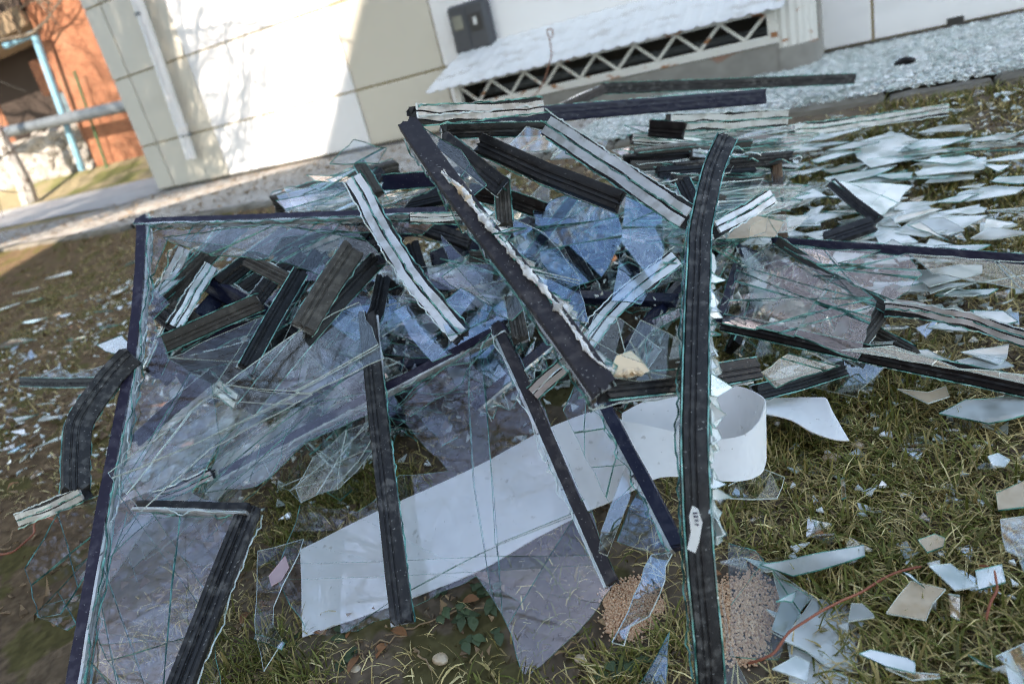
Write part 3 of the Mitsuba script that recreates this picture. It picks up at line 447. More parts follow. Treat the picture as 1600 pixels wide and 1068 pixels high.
{'k':'pane','key':W[3],'poly':[(-.244,.924,.005),(-.242,.932,-.004),(-.24,.931,-.015),(-.241,.915,-.01),(-.242,.909,-.007)],'mat':'grey','parent':W[3]},
{'k':'unit','key':W[32],'label':'large cracked pane with violet dark edge leaning at the left end of the pile','cat':W[41]},
{'k':'bar','path':[(-1.678,1.109,.309),(-1.501,.832,.053),(-1.396,.608,-.138),(-1.27,.35,-.36)],'n':(-.864,-.501,.042),'t':.02,'depth':.024,'col':'violet','fringe':.006,'parent':W[32],'wob':.001},
{'k':'bar','path':[(-1.677,1.107,.308),(-.936,1.385,.173)],'n':(-.187,.784,.592),'t':.02,'depth':.016,'col':'violet','fringe':.006,'parent':W[32],'wob':.001},
{'k':'pane','key':W[32],'poly':[(-1.678,1.109,.309),(-1.163,1.296,.211),(-1.182,1.244,.186),(-1.296,1.189,.199),(-1.305,1.14,.171),(-1.507,1.105,.234),(-1.575,1.096,.257),(-1.555,1.007,.19),(-1.567,.987,.182)],'mat':'coat','cracks':4,'parent':W[32]},
{'k':'pane','key':W[32],'poly':[(-1.594,1.001,.203),(-1.477,.964,.129),(-1.493,.921,.108),(-1.412,.864,.036),(-1.341,.856,.0),(-1.289,.855,-.022),(-1.211,.771,-.11),(-1.22,.675,-.169),(-1.106,.686,-.21),(-1.097,.588,-.279),(-1.061,.509,-.346),(-1.013,.455,-.401),(-1.268,.35,-.361),(-1.396,.608,-.138),(-1.501,.832,.053)],'mat':'coat','cracks':6,'keep':.95,'parent':W[32]},
{'k':'pane','key':W[32],'poly':[(-1.412,.864,.036),(-1.261,1.002,.062),(-1.182,1.074,.075),(-1.179,.975,.009),(-1.276,.834,-.042)],'cracks':3,'parent':W[32]},
{'k':'pane','key':W[32],'poly':[(-1.241,.789,-.124),(-1.184,.898,-.077),(-1.03,1.034,-.054),(-.938,.963,-.139),(-1.066,.855,-.156),(-1.13,.749,-.198),(-1.237,.696,-.186)],'mat':'coat','cracks':4,'parent':W[32]},
{'k':'unit','key':W[35],'label':'cracked pane with narrow dark edge lying over the white plastic band','cat':W[41]},
{'k':'bar','path':[(-.721,1.158,-.038),(-1.352,.83,-.237)],'n':(-.511,.632,.582),'t':.02,'col':'violet','fringe':.006,'parent':W[35],'wob':.001},
{'k':'bar','path':[(-.726,1.159,-.037),(-.409,.81,-.362)],'n':(.828,.475,.298),'t':.022,'col':'dusty','fringe':.006,'parent':W[35],'wob':.001},
{'k':'pane','key':W[35],'poly':[(-.724,1.159,-.037),(-.447,.851,-.324),(-.412,.812,-.36),(-.465,.74,-.413),(-.545,.668,-.464),(-.581,.714,-.422),(-.667,.772,-.364),(-.787,.707,-.404),(-.883,.659,-.433),(-.994,.633,-.441),(-1.11,.695,-.377),(-1.1,.807,-.285),(-.954,.818,-.293),(-.879,.887,-.245),(-.773,.907,-.239),(-.936,.988,-.154),(-.858,1.063,-.101)],'mat':'coat','cracks':8,'parent':W[35]},
{'k':'pane','key':W[35],'poly':[(-1.348,.827,-.235),(-1.055,.972,-.148),(-.954,.969,-.162),(-.985,.892,-.222),(-1.028,.84,-.261),(-1.099,.809,-.279),(-1.206,.837,-.243),(-1.268,.812,-.256)],'mat':'coat','cracks':6,'parent':W[35]},
{'k':'pane','key':W[35],'poly':[(-.921,.973,-.145),(-.831,1.053,-.088),(-.731,1.123,-.042),(-.774,1.031,-.114),(-.879,.967,-.155)],'mat':'coat','cracks':1,'parent':W[35]},
{'k':'unit','key':W[47],'label':'corner of a window unit with thick ribbed black edge at the front left','cat':W[41]},
{'k':'bar','path':[(-1.076,.682,-.193),(-1.062,.557,-.266),(-1.035,.412,-.343)],'n':(.555,-.339,.76),'t':.042,'col':'grooved','fringe':.02,'parent':W[47]},
{'k':'bar','path':[(-1.315,.625,-.168),(-1.073,.688,-.191)],'n':(-.172,.847,.502),'t':.03,'depth':.014,'fringe':.006,'parent':W[47],'wob':.001},
{'k':'pane','key':W[47],'poly':[(-1.305,.622,-.172),(-1.08,.678,-.195),(-1.083,.565,-.256),(-1.05,.411,-.348),(-1.143,.381,-.342),(-1.257,.433,-.287),(-1.309,.532,-.221)],'mat':'coat','cracks':6,'parent':W[47]},
{'k':'unit','key':W[29],'label':'broken window unit lying right of the pile with a long black lower edge','cat':W[41]},
{'k':'bar','path':[(-.278,1.836,-.121),(.005,1.88,-.185),(.294,1.904,-.245)],'n':(.174,-.942,.287),'t':.026,'depth':.016,'col':'navy','fringe':.03,'parent':W[29]},
{'k':'bar','path':[(-.323,1.369,-.143),(-.183,1.373,-.185),(-.056,1.372,-.222),(.084,1.376,-.263),(.24,1.365,-.302)],'n':(.112,-.901,.419),'t':.036,'col':'black','fringe':.02,'parent':W[29]},
{'k':'bar','path':[(-.335,1.653,-.113),(-.331,1.414,-.146)],'n':(.366,-.121,.923),'t':.02,'depth':.016,'col':'navy','fringe':.015,'parent':W[29]},
{'k':'pane','key':W[29],'poly':[(-.275,1.816,-.12),(-.15,1.828,-.148),(-.034,1.549,-.185),(-.063,1.281,-.189),(-.177,1.327,-.161),(-.315,1.34,-.129),(-.335,1.639,-.113)],'mat':'coat','cracks':7,'parent':W[29]},
{'k':'pane','key':W[29],'poly':[(-.241,1.776,-.117),(.032,1.822,-.177),(.054,1.694,-.187),(-.004,1.533,-.18),(-.14,1.661,-.144)],'mat':'coat','cracks':6,'parent':W[29]},
{'k':'pane','key':W[29],'poly':[(.032,1.854,-.189),(.281,1.894,-.244),(.256,1.71,-.245),(.178,1.733,-.226),(.075,1.751,-.202)],'cracks':3,'parent':W[29]},
{'k':'pane','key':W[29],'poly':[(-.091,1.307,-.182),(-.006,1.354,-.199),(.099,1.31,-.225),(.205,1.33,-.249),(.2,1.295,-.249),(.08,1.307,-.221)],'mat':'white','cracks':4,'parent':W[29]},
{'k':'bar','key':'brown_edge_strip','label':'short brown and navy edge strip slanting across the pane of the right window unit','cat':W[4],'path':[(-.263,1.801,-.106),(-.142,1.686,-.162),(-.011,1.578,-.217)],'n':(-.363,-.711,.602),'t':.022,'col':'brown','fringe':.012},
{'k':'bar','key':'worn_edge_stub','label':'worn dark brown stub of edge strip hanging under the pane of the right window unit','cat':W[4],'path':[(-.002,1.686,-.212),(-.033,1.561,-.224),(-.076,1.44,-.239)],'n':(.457,-.23,.859),'t':.036,'col':'brown','fringe':.01},
{'k':'bar','key':'pale_strip_on_grass','label':'pale violet spacer strip with glass splinters at the right end of the pile','cat':W[4],'path':[(-.017,1.575,-.215),(.095,1.562,-.23),(.161,1.554,-.252),(.243,1.528,-.281)],'n':(.062,.912,-.405),'t':.03,'fringe':.02},
{'k':'unit','key':W[42],'label':'narrow broken pane with a navy edge between the white band and the bent strip','cat':W[41]},
{'k':'bar','path':[(-.456,1.016,-.132),(-.282,.801,-.258)],'n':(.816,.446,.368),'t':.02,'col':'navy','fringe':.006,'parent':W[42],'wob':.001},
{'k':'pane','key':W[42],'poly':[(-.359,.894,-.203),(-.282,.801,-.258),(-.323,.786,-.271),(-.392,.8,-.268),(-.38,.849,-.235)],'mat':'sky','cracks':3,'parent':W[42]},
{'k':'pane','key':W[42],'poly':[(-.446,.996,-.144),(-.362,.899,-.2),(-.385,.876,-.217),(-.413,.848,-.238),(-.496,.945,-.182),(-.543,1.001,-.15),(-.531,1.056,-.112)],'mat':'coat','cracks':4,'parent':W[42]},
{'k':'bar','key':'white_spacer_pair','label':'pair of pale bluish spacer strips slanting down left of the tall frame','cat':W[4],'path':[(-1.062,1.239,.291),(-.983,1.188,.182),(-.888,1.125,.081),(-.77,1.072,-.029)],'n':(-.334,.673,-.659),'t':.044,'fringe':.014},
{'k':'bar','key':'broad_spacer_pair','label':'pale bluish spacer strips full of splinters slanting down right of the tall frame','cat':W[4],'path':[(-.689,1.523,.298),(-.528,1.447,.193),(-.354,1.357,.09)],'n':(.106,.853,-.511),'t':.05,'fringe':.016},
{'k':'bar','key':'black_slanting_strip','label':'thick black edge strip slanting across the top centre of the pile','cat':W[4],'path':[(-.785,1.346,.316),(-.645,1.343,.231),(-.485,1.329,.151)],'n':(.209,-.858,.468),'t':.044,'col':'black','fringe':.01},
{'k':'bar','key':'short_black_strip','label':'black edge strip lying flat just behind the corner of the tall frame','cat':W[4],'path':[(-.914,1.431,.344),(-.859,1.553,.317),(-.766,1.693,.279)],'n':(.867,-.497,-.042),'t':.034,'col':'black','fringe':.015},
{'k':'bar','key':'navy_long_strip','label':'long navy blue edge strip lying along the top of the pile','cat':W[4],'path':[(-1.029,1.593,.357),(-.712,1.882,.287),(-.319,2.235,.2)],'n':(.673,-.739,.022),'t':.042,'col':'navy','fringe':.02},
{'k':'bar','key':'grey_long_strip','label':'long dark grey edge strip reaching from the pile over the concrete kerb','cat':W[4],'path':[(-.99,2.744,.287),(-.576,3.1,.178),(-.129,3.487,.064)],'n':(.651,-.759,-.014),'t':.042,'col':'grooved','fringe':.02},
{'k':'bar','key':'folded_strip_end','label':'dark folded end of edge strip rising behind the navy long strip','cat':W[4],'path':[(-1.058,2.478,.266),(-.981,2.748,.285)],'n':(.941,-.282,.185),'t':.036,'fringe':.02},
{'k':'bar','key':'cream_spacer_strip','label':'cream coloured spacer strip lying at the right shoulder of the pile','cat':W[4],'path':[(-.565,2.032,.199),(-.435,2.182,.158),(-.291,2.339,.115)],'n':(-.747,.665,-.011),'t':.048,'fringe':.014},
{'k':'bar','key':'black_block_strip','label':'short black ribbed offcut of edge strip stuck in the pile below the navy long strip','cat':W[4],'path':[(-.594,1.954,.205),(-.5,1.963,.18)],'n':(.133,-.978,.163),'t':.046,'col':'black','fringe':.008},
{'k':'bar','key':'blue_spacer_strip','label':'pale blue pair of spacer strips lying on crushed glass beside the kerb','cat':W[4],'path':[(-.292,2.508,.046),(-.079,2.744,-.0),(.166,3.022,-.052)],'n':(-.752,.653,-.086),'t':.036,'fringe':.012},
{'k':'bar','key':'brown_grey_strip','label':'brownish grey edge strip with a black end at the back left of the pile','cat':W[4],'path':[(-1.506,1.4,.245),(-1.407,1.538,.25),(-1.292,1.709,.247)],'n':(.797,-.551,-.246),'t':.05,'col':'brown','fringe':.01},
{'k':'bar','key':'navy_strip_behind_frame','label':'navy edge strip lying behind the left bar of the tall frame','cat':W[4],'path':[(-1.126,1.411,.256),(-.995,1.458,.237)],'n':(.352,-.923,.154),'t':.038,'col':'navy','fringe':.015},
{'k':'bar','key':'grey_hooked_strip','label':'grey brown edge strip with a torn end in the left middle of the pile','cat':W[4],'path':[(-1.335,1.097,.18),(-1.271,1.095,.146),(-1.2,1.087,.115)],'n':(.228,-.778,.585),'t':.034,'col':'brown','fringe':.015},
{'k':'bar','key':'black_steep_strip','label':'steep black edge strip left of the ribbed grey strip','cat':W[4],'path':[(-1.176,1.099,.137),(-1.188,.984,.067),(-1.19,.879,.005)],'n':(.824,-.328,.462),'t':.034,'col':'black','fringe':.015},
{'k':'bar','key':'ribbed_grey_strip','label':'broad ribbed brownish grey edge strip pointing down left in the pile','cat':W[4],'path':[(-1.03,1.128,.168),(-1.052,1.039,.114),(-1.069,.953,.058)],'n':(.797,-.438,.416),'t':.052,'col':'brown','fringe':.008},
{'k':'bar','key':'black_teal_strip','label':'black edge strip with teal glass edges right of the ribbed grey strip','cat':W[4],'path':[(-1.017,1.179,.124),(-1.072,1.053,.062),(-1.121,.931,-.001),(-1.159,.818,-.061)],'n':(.789,-.496,.362),'t':.04,'col':'black','fringe':.025},
{'k':'bar','key':'black_upright_strip','label':'black upright edge strip in the dark heart of the pile','cat':W[4],'path':[(-1.038,1.206,.074),(-1.026,1.14,.023),(-1.025,1.089,-.005)],'n':(.693,-.35,.63),'t':.034,'col':'black','fringe':.015},
{'k':'bar','key':'olive_grey_strip','label':'olive grey edge strip running up right behind the large left pane','cat':W[4],'path':[(-1.531,.935,.036),(-1.409,.997,.062),(-1.313,1.064,.08)],'n':(.478,-.863,.163),'t':.042,'col':'brown','fringe':.012},
{'k':'bar','key':'black_lower_strip','label':'black edge strip with a teal glass rim below the olive grey strip','cat':W[4],'path':[(-1.446,.895,-.002),(-1.339,.937,.002),(-1.248,.983,.007)],'n':(.379,-.882,.282),'t':.036,'col':'black','fringe':.02},
{'k':'bar','key':'navy_inner_strip','label':'dark navy edge strip inside the left part of the pile','cat':W[4],'path':[(-1.499,.959,-.01),(-1.395,1.026,.024),(-1.295,1.1,.024)],'n':(.532,-.82,.211),'t':.034,'col':'navy','fringe':.015},
{'k':'bar','key':'kinked_black_strip','label':'black ribbed edge strip with a kink sticking out at the left end of the pile','cat':W[4],'path':[(-1.458,.818,.067),(-1.479,.752,.032),(-1.483,.678,-.012),(-1.461,.635,-.053),(-1.433,.587,-.114)],'n':(.871,-.239,.428),'t':.05,'col':'grooved','fringe':.01},
{'k':'bar','key':'low_black_strip','label':'low black edge strip with pale blue splinters on the soil at far left','cat':W[4],'path':[(-2.231,.916,-.057),(-2.04,.928,-.066),(-1.851,.943,-.069)],'n':(.077,-.877,.473),'t':.026,'col':'black','fringe':.015},
{'k':'bar','key':'metal_spacer_offcut','label':'short metal spacer offcut lying on the grass at the left end of the pile','cat':W[4],'path':[(-1.865,.636,-.279),(-1.749,.671,-.249),(-1.624,.689,-.213)],'n':(-.141,.959,-.247),'t':.034,'fringe':.006},
{'k':'bar','key':'central_black_strip','label':'straight black edge strip running down the centre of the pile over the white band','cat':W[4],'path':[(-1.009,1.08,.035),(-.934,.939,-.125),(-.853,.803,-.255),(-.765,.66,-.385)],'n':(.428,-.503,.751),'t':.038,'col':'grooved','fringe':.006},
{'k':'bar','key':'black_diagonal_strip','label':'black diagonal edge strip seen through the large left pane','cat':W[4],'path':[(-1.474,.751,-.113),(-1.413,.808,-.071),(-1.339,.898,-.027)],'n':(.666,-.721,.192),'t':.03,'col':'black','fringe':.015},
{'k':'bar','key':'crumpled_metal_bit','label':'crumpled shiny metal spacer bit above the front left corner pane','cat':W[4],'path':[(-1.312,.67,-.177),(-1.271,.697,-.174),(-1.227,.74,-.166)],'n':(-.557,.737,-.382),'t':.022,'fringe':.014},
{'k':'bar','key':'dark_strip_by_white_shard','label':'dark edge strip holding a white shard right of the pile','cat':W[4],'path':[(-.166,2.319,-.095),(-.106,2.224,-.136),(-.043,2.145,-.174)],'n':(-.435,-.609,.663),'t':.03,'fringe':.01},
{'k':'bar','key':'tan_topped_block','label':'dark tan topped block beside the dark strip with the white shard','cat':W[4],'path':[(-.166,2.038,-.188),(-.049,2.104,-.173)],'n':(.269,-.639,.721),'t':.045,'fringe':.006},
{'k':'bar','key':'rusty_post_strip','label':'thin rusty brown edge strip standing upright at the right side of the pile','cat':W[4],'path':[(-.29,2.132,.048),(-.277,2.029,-.058),(-.263,1.93,-.155)],'n':(.095,-.699,.709),'t':.026,'col':'rust','fringe':.01},
{'k':'bar','key':'low_strip_by_roll','label':'black edge strip lying on the grass behind the white roll end','cat':W[4],'path':[(-.244,1.266,-.254),(-.173,1.33,-.265),(-.092,1.414,-.275)],'n':(.634,-.585,.506),'t':.032,'col':'black','fringe':.02},
{'k':'bar','key':'brown_stub_centre','label':'brown stub of edge strip poking out under the tall frame','cat':W[4],'path':[(-.71,1.201,.008),(-.694,1.17,-.024),(-.673,1.131,-.057)],'n':(.342,-.535,.773),'t':.034,'col':'brown','fringe':.015},
{'k':'bar','key':'violet_upright_strip','label':'upright violet brown strip behind the left bar of the tall frame','cat':W[4],'path':[(-.774,1.385,.222),(-.75,1.313,.143)],'n':(.436,-.596,.674),'t':.036,'col':'brown','fringe':.015},
{'k':'bar','key':'under_frame_spacer','label':'pale metal spacer pair under the lower corner of the tall frame','cat':W[4],'path':[(-.617,1.041,-.135),(-.579,1.065,-.107),(-.531,1.084,-.074)],'n':(-.253,.922,-.293),'t':.03,'fringe':.015},
{'k':'bar','key':'right_blue_spacer','label':'pale blue spacer pair lying right of the bent strip','cat':W[4],'path':[(-.36,1.541,.006),(-.312,1.625,.015),(-.264,1.709,.023)],'n':(-.755,.477,-.45),'t':.036,'fringe':.015},
{'k':'bar','key':'grey_green_spacer','label':'grey green spacer strip in front of the blue panes','cat':W[4],'path':[(-.572,1.181,-.111),(-.523,1.283,-.063),(-.47,1.376,-.041),(-.429,1.436,-.021)],'n':(-.634,.548,-.546),'t':.04,'fringe':.015},
{'k':'bar','key':'navy_thin_strip','label':'thin navy strip lying behind the blue panes','cat':W[4],'path':[(-.761,1.406,.029),(-.729,1.497,.075),(-.691,1.592,.122)],'n':(.689,-.514,.511),'t':.024,'col':'navy','fringe':.015},
{'k':'bar','key':'dark_strip_behind_panes','label':'dark strip lying crosswise under the blue panes','cat':W[4],'path':[(-.721,1.523,.066),(-.667,1.456,.013),(-.614,1.392,-.034)],'n':(.049,-.58,.813),'t':.026,'fringe':.015},
{'k':'bar','key':'black_curved_stub','label':'black curved stub of edge strip beside the top of the bent strip','cat':W[4],'path':[(-.399,1.502,.139),(-.376,1.464,.106),(-.361,1.409,.075)],'n':(.024,-.555,.831),'t':.032,'col':'black','fringe':.015},
{'k':'bar','key':'flat_grey_spacer','label':'thin grey spacer lying level behind the white spacer pair','cat':W[4],'path':[(-.982,1.289,.182),(-.936,1.324,.168),(-.889,1.357,.151)],'n':(-.618,.771,-.157),'t':.024,'fringe':.015},
{'k':'bar','key':'dark_strip_right_heap','label':'dark edge strip under the black slanting strip','cat':W[4],'path':[(-.879,1.412,.2),(-.783,1.429,.164),(-.718,1.45,.123)],'n':(.336,-.909,.247),'t':.04,'col':'black','fringe':.015},
{'k':'bar','key':'teal_layered_strip','label':'layered strip with teal glass edges behind the tall frame','cat':W[4],'path':[(-.904,1.383,.336),(-.83,1.353,.282),(-.751,1.324,.223)],'n':(.085,-.835,.544),'t':.046,'fringe':.03},
{'k':'bar','key':'grey_peak_strip','label':'grey strip end peaking at the top left of the pile','cat':W[4],'path':[(-1.165,1.391,.318),(-1.134,1.369,.285),(-1.094,1.338,.247)],'n':(.281,-.618,.735),'t':.03,'col':'brown','fringe':.015},
{'k':'bar','key':'dark_leaning_strip_left','label':'dark leaning strip at the left behind the grey hooked strip','cat':W[4],'path':[(-1.421,1.151,.057),(-1.416,1.233,.092),(-1.401,1.332,.122)],'n':(.889,-.238,.392),'t':.04,'fringe':.015},
{'k':'bar','key':'pale_leaning_spacer','label':'pale spacer leaning behind the large left pane','cat':W[4],'path':[(-1.607,1.03,.043),(-1.59,1.105,.1),(-1.582,1.181,.145)],'n':(-.87,.369,-.329),'t':.034,'fringe':.015},
{'k':'bar','key':W[6],'label':W[36],'cat':W[4],'path':[(-1.645,1.069,.087),(-1.489,1.06,-.003),(-1.355,1.062,-.093)],'n':(.376,-.677,.633),'t':.0421346622645697,'col':'brown','fringe':.013806660253872938,'group':W[13]},
{'k':'bar','key':W[6],'label':W[48],'cat':W[4],'path':[(-1.543,1.164,.107),(-1.534,1.289,.134),(-1.533,1.435,.161)],'n':(.956,-.091,.278),'t':.04445582452749128,'col':'black','fringe':.013202316589776813,'group':W[13]},
{'k':'bar','key':W[6],'label':W[61],'cat':W[4],'path':[(-1.419,1.105,-.009),(-1.448,1.208,.015),(-1.488,1.329,.04)],'n':(.49,-.04,.871),'t':.031085127293666488,'col':'grooved','fringe':.01116720122666293,'group':W[13]},
{'k':'bar','key':W[6],'label':W[62],'cat':W[4],'path':[(-1.74,1.108,.082),(-1.704,1.153,.139),(-1.686,1.211,.193)],'n':(-.601,.709,-.368),'t':.037443571844762005,'fringe':.019177262886605987,'group':W[13]},
{'k':'bar','key':W[6],'label':W[63],'cat':W[4],'path':[(-1.594,1.152,.115),(-1.509,1.16,.055),(-1.441,1.18,-.009)],'n':(.243,-.966,.082),'t':.0451147376291028,'col':'navy','fringe':.006536809226957816,'group':W[13]},
{'k':'bar','key':W[6],'label':W[36],'cat':W[4],'path':[(-1.671,1.08,.097),(-1.634,1.196,.156),(-1.608,1.331,.216)],'n':(.97,-.243,-.001),'t':.04452441884658881,'col':'brown','fringe':.013747245553751668,'group':W[13]},
{'k':'bar','key':W[6],'label':W[36],'cat':W[4],'path':[(-1.604,.942,-.061),(-1.553,1.025,-.017),(-1.516,1.122,.024)],'n':(.871,-.478,.117),'t':.04146973617015087,'col':'brown','fringe':.009725699662314265,'group':W[13]},
{'k':'bar','key':W[6],'label':W[48],'cat':W[4],'path':[(-1.495,1.33,.114),(-1.44,1.403,.13),(-1.396,1.493,.144)],'n':(.727,-.52,.448),'t':.034977023289834624,'col':'black','fringe':.01871173155129458,'group':W[13]},
{'k':'bar','key':W[6],'label':W[61],'cat':W[4],'path':[(-1.412,1.193,.001),(-1.284,1.17,-.11),(-1.175,1.16,-.223)],'n':(.573,-.465,.675),'t':.031025733073307887,'col':'grooved','fringe':.015302548255948994,'group':W[13]},
{'k':'bar','key':W[6],'label':W[62],'cat':W[4],'path':[(-1.395,1.09,-.038),(-1.41,1.191,-.011),(-1.435,1.31,.015)],'n':(.94,.09,.329),'t':.037506914289992005,'fringe':.00884135211216746,'group':W[13]},
{'k':'bar','key':W[6],'label':W[63],'cat':W[4],'path':[(-1.492,1.385,.105),(-1.406,1.452,.116),(-1.332,1.534,.124)],'n':(-.679,.732,-.056),'t':.03639252112385478,'col':'navy','fringe':.01578461289800881,'group':W[13]},
{'k':'bar','key':W[6],'label':W[36],'cat':W[4],'path':[(-1.562,1.234,.122),(-1.497,1.323,.146),(-1.445,1.428,.169)],'n':(.812,-.542,.217),'t':.032009847661793496,'col':'brown','fringe':.01505874086349488,'group':W[13]},
{'k':'bar','key':W[6],'label':W[36],'cat':W[4],'path':[(-1.529,1.353,.115),(-1.421,1.306,.018),(-1.331,1.273,-.079)],'n':(.159,-.843,.514),'t':.03384661980641127,'col':'brown','fringe':.012931088637178251,'group':W[13]},
{'k':'bar','key':W[6],'label':W[48],'cat':W[4],'path':[(-1.391,1.175,-.0),(-1.403,1.319,.063),(-1.422,1.487,.132)],'n':(.697,-.221,.683),'t':.039641293511191056,'col':'black','fringe':.009868853872878395,'group':W[13]},
{'k':'bar','key':W[6],'label':W[61],'cat':W[4],'path':[(-1.502,1.176,.024),(-1.508,1.321,.088),(-1.523,1.49,.158)],'n':(.841,-.163,.515),'t':.03052984613791611,'col':'grooved','fringe':.011166759005132755,'group':W[13]},
{'k':'bar','key':W[6],'label':W[62],'cat':W[4],'path':[(-1.475,.924,-.054),(-1.512,1.053,-.035),(-1.557,1.203,-.013)],'n':(.96,.278,.024),'t':.04556060249887655,'fringe':.01221810446624079,'group':W[13]},
{'k':'bar','key':W[6],'label':W[63],'cat':W[4],'path':[(-1.707,1.021,.015),(-1.529,1.02,-.075),(-1.375,1.029,-.165)],'n':(.201,-.922,.33),'t':.03999249631632061,'col':'navy','fringe':.00936519543472974,'group':W[13]},
{'k':'bar','key':W[6],'label':W[36],'cat':W[4],'path':[(-1.674,1.054,.105),(-1.679,1.224,.148),(-1.687,1.42,.198)],'n':(-.635,.167,-.754),'t':.03172191930103267,'col':'brown','fringe':.018440605556803234,'group':W[13]},
{'k':'bar','key':W[6],'label':W[36],'cat':W[4],'path':[(-1.476,1.095,-.091),(-1.403,1.21,-.021),(-1.341,1.343,.047)],'n':(.492,-.612,.619),'t':.044664619372164906,'col':'brown','fringe':.014592014506500054,'group':W[13]},
{'k':'bar','key':W[6],'label':W[48],'cat':W[4],'path':[(-1.558,.908,-.019),(-1.62,1.045,.041),(-1.693,1.204,.108)],'n':(.881,.223,.417),'t':.03760306769085717,'col':'black','fringe':.010608587512393502,'group':W[13]},
{'k':'bar','key':W[6],'label':W[61],'cat':W[4],'path':[(-1.652,1.03,.092),(-1.515,1.015,-.013),(-1.399,1.012,-.119)],'n':(.411,-.723,.555),'t':.034196575682440125,'col':'grooved','fringe':.018708920878680743,'group':W[13]},
{'k':'bar','key':W[6],'label':W[62],'cat':W[4],'path':[(-1.437,1.035,-.074),(-1.39,1.126,-.05),(-1.354,1.234,-.029)],'n':(.924,-.354,-.147),'t':.03386163244346484,'fringe':.011010682334419156,'group':W[13]},
{'k':'bar','key':W[6],'label':W[63],'cat':W[4],'path':[(-1.575,1.096,.046),(-1.585,1.218,.087),(-1.606,1.36,.13)],'n':(.856,-.065,.513),'t':.04251844779800542,'col':'navy','fringe':.01619367043572644,'group':W[13]},
{'k':'bar','key':W[6],'label':W[36],'cat':W[4],'path':[(-1.374,1.172,-.042),(-1.357,1.343,.023),(-1.343,1.54,.094)],'n':(.979,-.139,.152),'t':.03264619238042945,'col':'brown','fringe':.008331830275326014,'group':W[13]},
{'k':'bar','key':W[6],'label':W[36],'cat':W[4],'path':[(-1.694,1.062,.011),(-1.506,1.003,-.059),(-1.345,.956,-.124)],'n':(.086,.882,-.463),'t':.04198207389232095,'col':'brown','fringe':.018272414722503176,'group':W[13]},
{'k':'bar','key':W[6],'label':W[48],'cat':W[4],'path':[(-1.648,1.067,.016),(-1.548,1.208,.066),(-1.456,1.368,.115)],'n':(.759,-.58,.296),'t':.03516211209599183,'col':'black','fringe':.01646368265544318,'group':W[13]},
{'k':'bar','key':W[6],'label':W[33],'cat':W[4],'path':[(-1.49,1.235,-.027),(-1.503,1.486,.056)],'n':(.957,-.045,.285),'t':.04598991381257879,'col':'black','fringe':.016224121868518012,'group':W[19]},  # dark strips from here are added to darken the gaps under the glass
{'k':'bar','key':W[6],'label':W[49],'cat':W[4],'path':[(-1.575,1.055,-.161),(-1.438,1.389,-.059)],'n':(.93,-.361,-.066),'t':.04997419068968494,'fringe':.016770706103135406,'group':W[19]},
{'k':'bar','key':W[6],'label':W[33],'cat':W[4],'path':[(-1.669,1.125,-.067),(-1.606,1.387,.094)],'n':(.965,-.26,.039),'t':.04808757885251142,'col':'black','fringe':.01957808861047739,'group':W[19]},
{'k':'bar','key':W[6],'label':W[50],'cat':W[4],'path':[(-1.457,1.155,-.198),(-1.398,1.375,-.079)],'n':(.494,-.514,.702),'t':.04058062685475951,'col':'navy','fringe':.007076613189858363,'group':W[19]},
{'k':'bar','key':W[6],'label':W[33],'cat':W[4],'path':[(-1.481,1.119,-.166),(-1.426,1.448,-.009)],'n':(.806,-.361,.47),'t':.04737898579487942,'col':'black','fringe':.010168623670281918,'group':W[19]},
{'k':'bar','key':W[6],'label':W[49],'cat':W[4],'path':[(-1.407,1.366,-.082),(-1.346,1.677,.049)],'n':(.883,-.319,.344),'t':.04517221207015108,'fringe':.01068810806626449,'group':W[19]},
{'k':'bar','key':W[6],'label':W[33],'cat':W[4],'path':[(-1.484,1.115,-.204),(-1.364,1.402,-.132)],'n':(.903,-.41,.125),'t':.04952727757387847,'col':'black','fringe':.009781072722666723,'group':W[19]},
{'k':'bar','key':W[6],'label':W[50],'cat':W[4],'path':[(-1.729,1.157,-.04),(-1.712,1.344,.052)],'n':(.821,-.312,.479),'t':.04083963665630714,'col':'navy','fringe':.012907548056894404,'group':W[19]},
{'k':'bar','key':W[6],'label':W[33],'cat':W[4],'path':[(-1.587,1.026,-.171),(-1.513,1.278,-.045)],'n':(.966,-.201,-.163),'t':.04321301485426568,'col':'black','fringe':.014721323431518342,'group':W[19]},
{'k':'bar','key':W[6],'label':W[49],'cat':W[4],'path':[(-1.437,1.036,-.204),(-1.489,1.265,-.146)],'n':(.948,.145,.283),'t':.04445668875027201,'fringe':.015558004229961552,'group':W[19]},
{'k':'bar','key':W[6],'label':W[33],'cat':W[4],'path':[(-1.518,1.112,-.127),(-1.522,1.333,-.075)],'n':(1.0,.013,.018),'t':.04443595674132536,'col':'black','fringe':.006249827806557109,'group':W[19]},
{'k':'bar','key':W[6],'label':W[50],'cat':W[4],'path':[(-1.444,1.15,-.164),(-1.375,1.298,-.097)],'n':(.817,-.508,.275),'t':.0427901737626312,'col':'navy','fringe':.012283168871615256,'group':W[19]},
{'k':'bar','key':W[6],'label':W[33],'cat':W[4],'path':[(-1.325,1.205,-.159),(-1.257,1.504,-.047)],'n':(.921,-.301,.249),'t':.04805202209599737,'col':'black','fringe':.007517177140955299,'group':W[19]},
{'k':'bar','key':W[6],'label':W[49],'cat':W[4],'path':[(-1.338,1.206,-.22),(-1.283,1.514,-.098)],'n':(.706,-.365,.607),'t':.03893617612947502,'fringe':.01767982273114715,'group':W[19]},
{'k':'bar','key':W[6],'label':W[33],'cat':W[4],'path':[(-1.432,1.143,-.191),(-1.306,1.363,-.113)],'n':(.826,-.535,.177),'t':.04117951915500539,'col':'black','fringe':.017772432515315774,'group':W[19]},
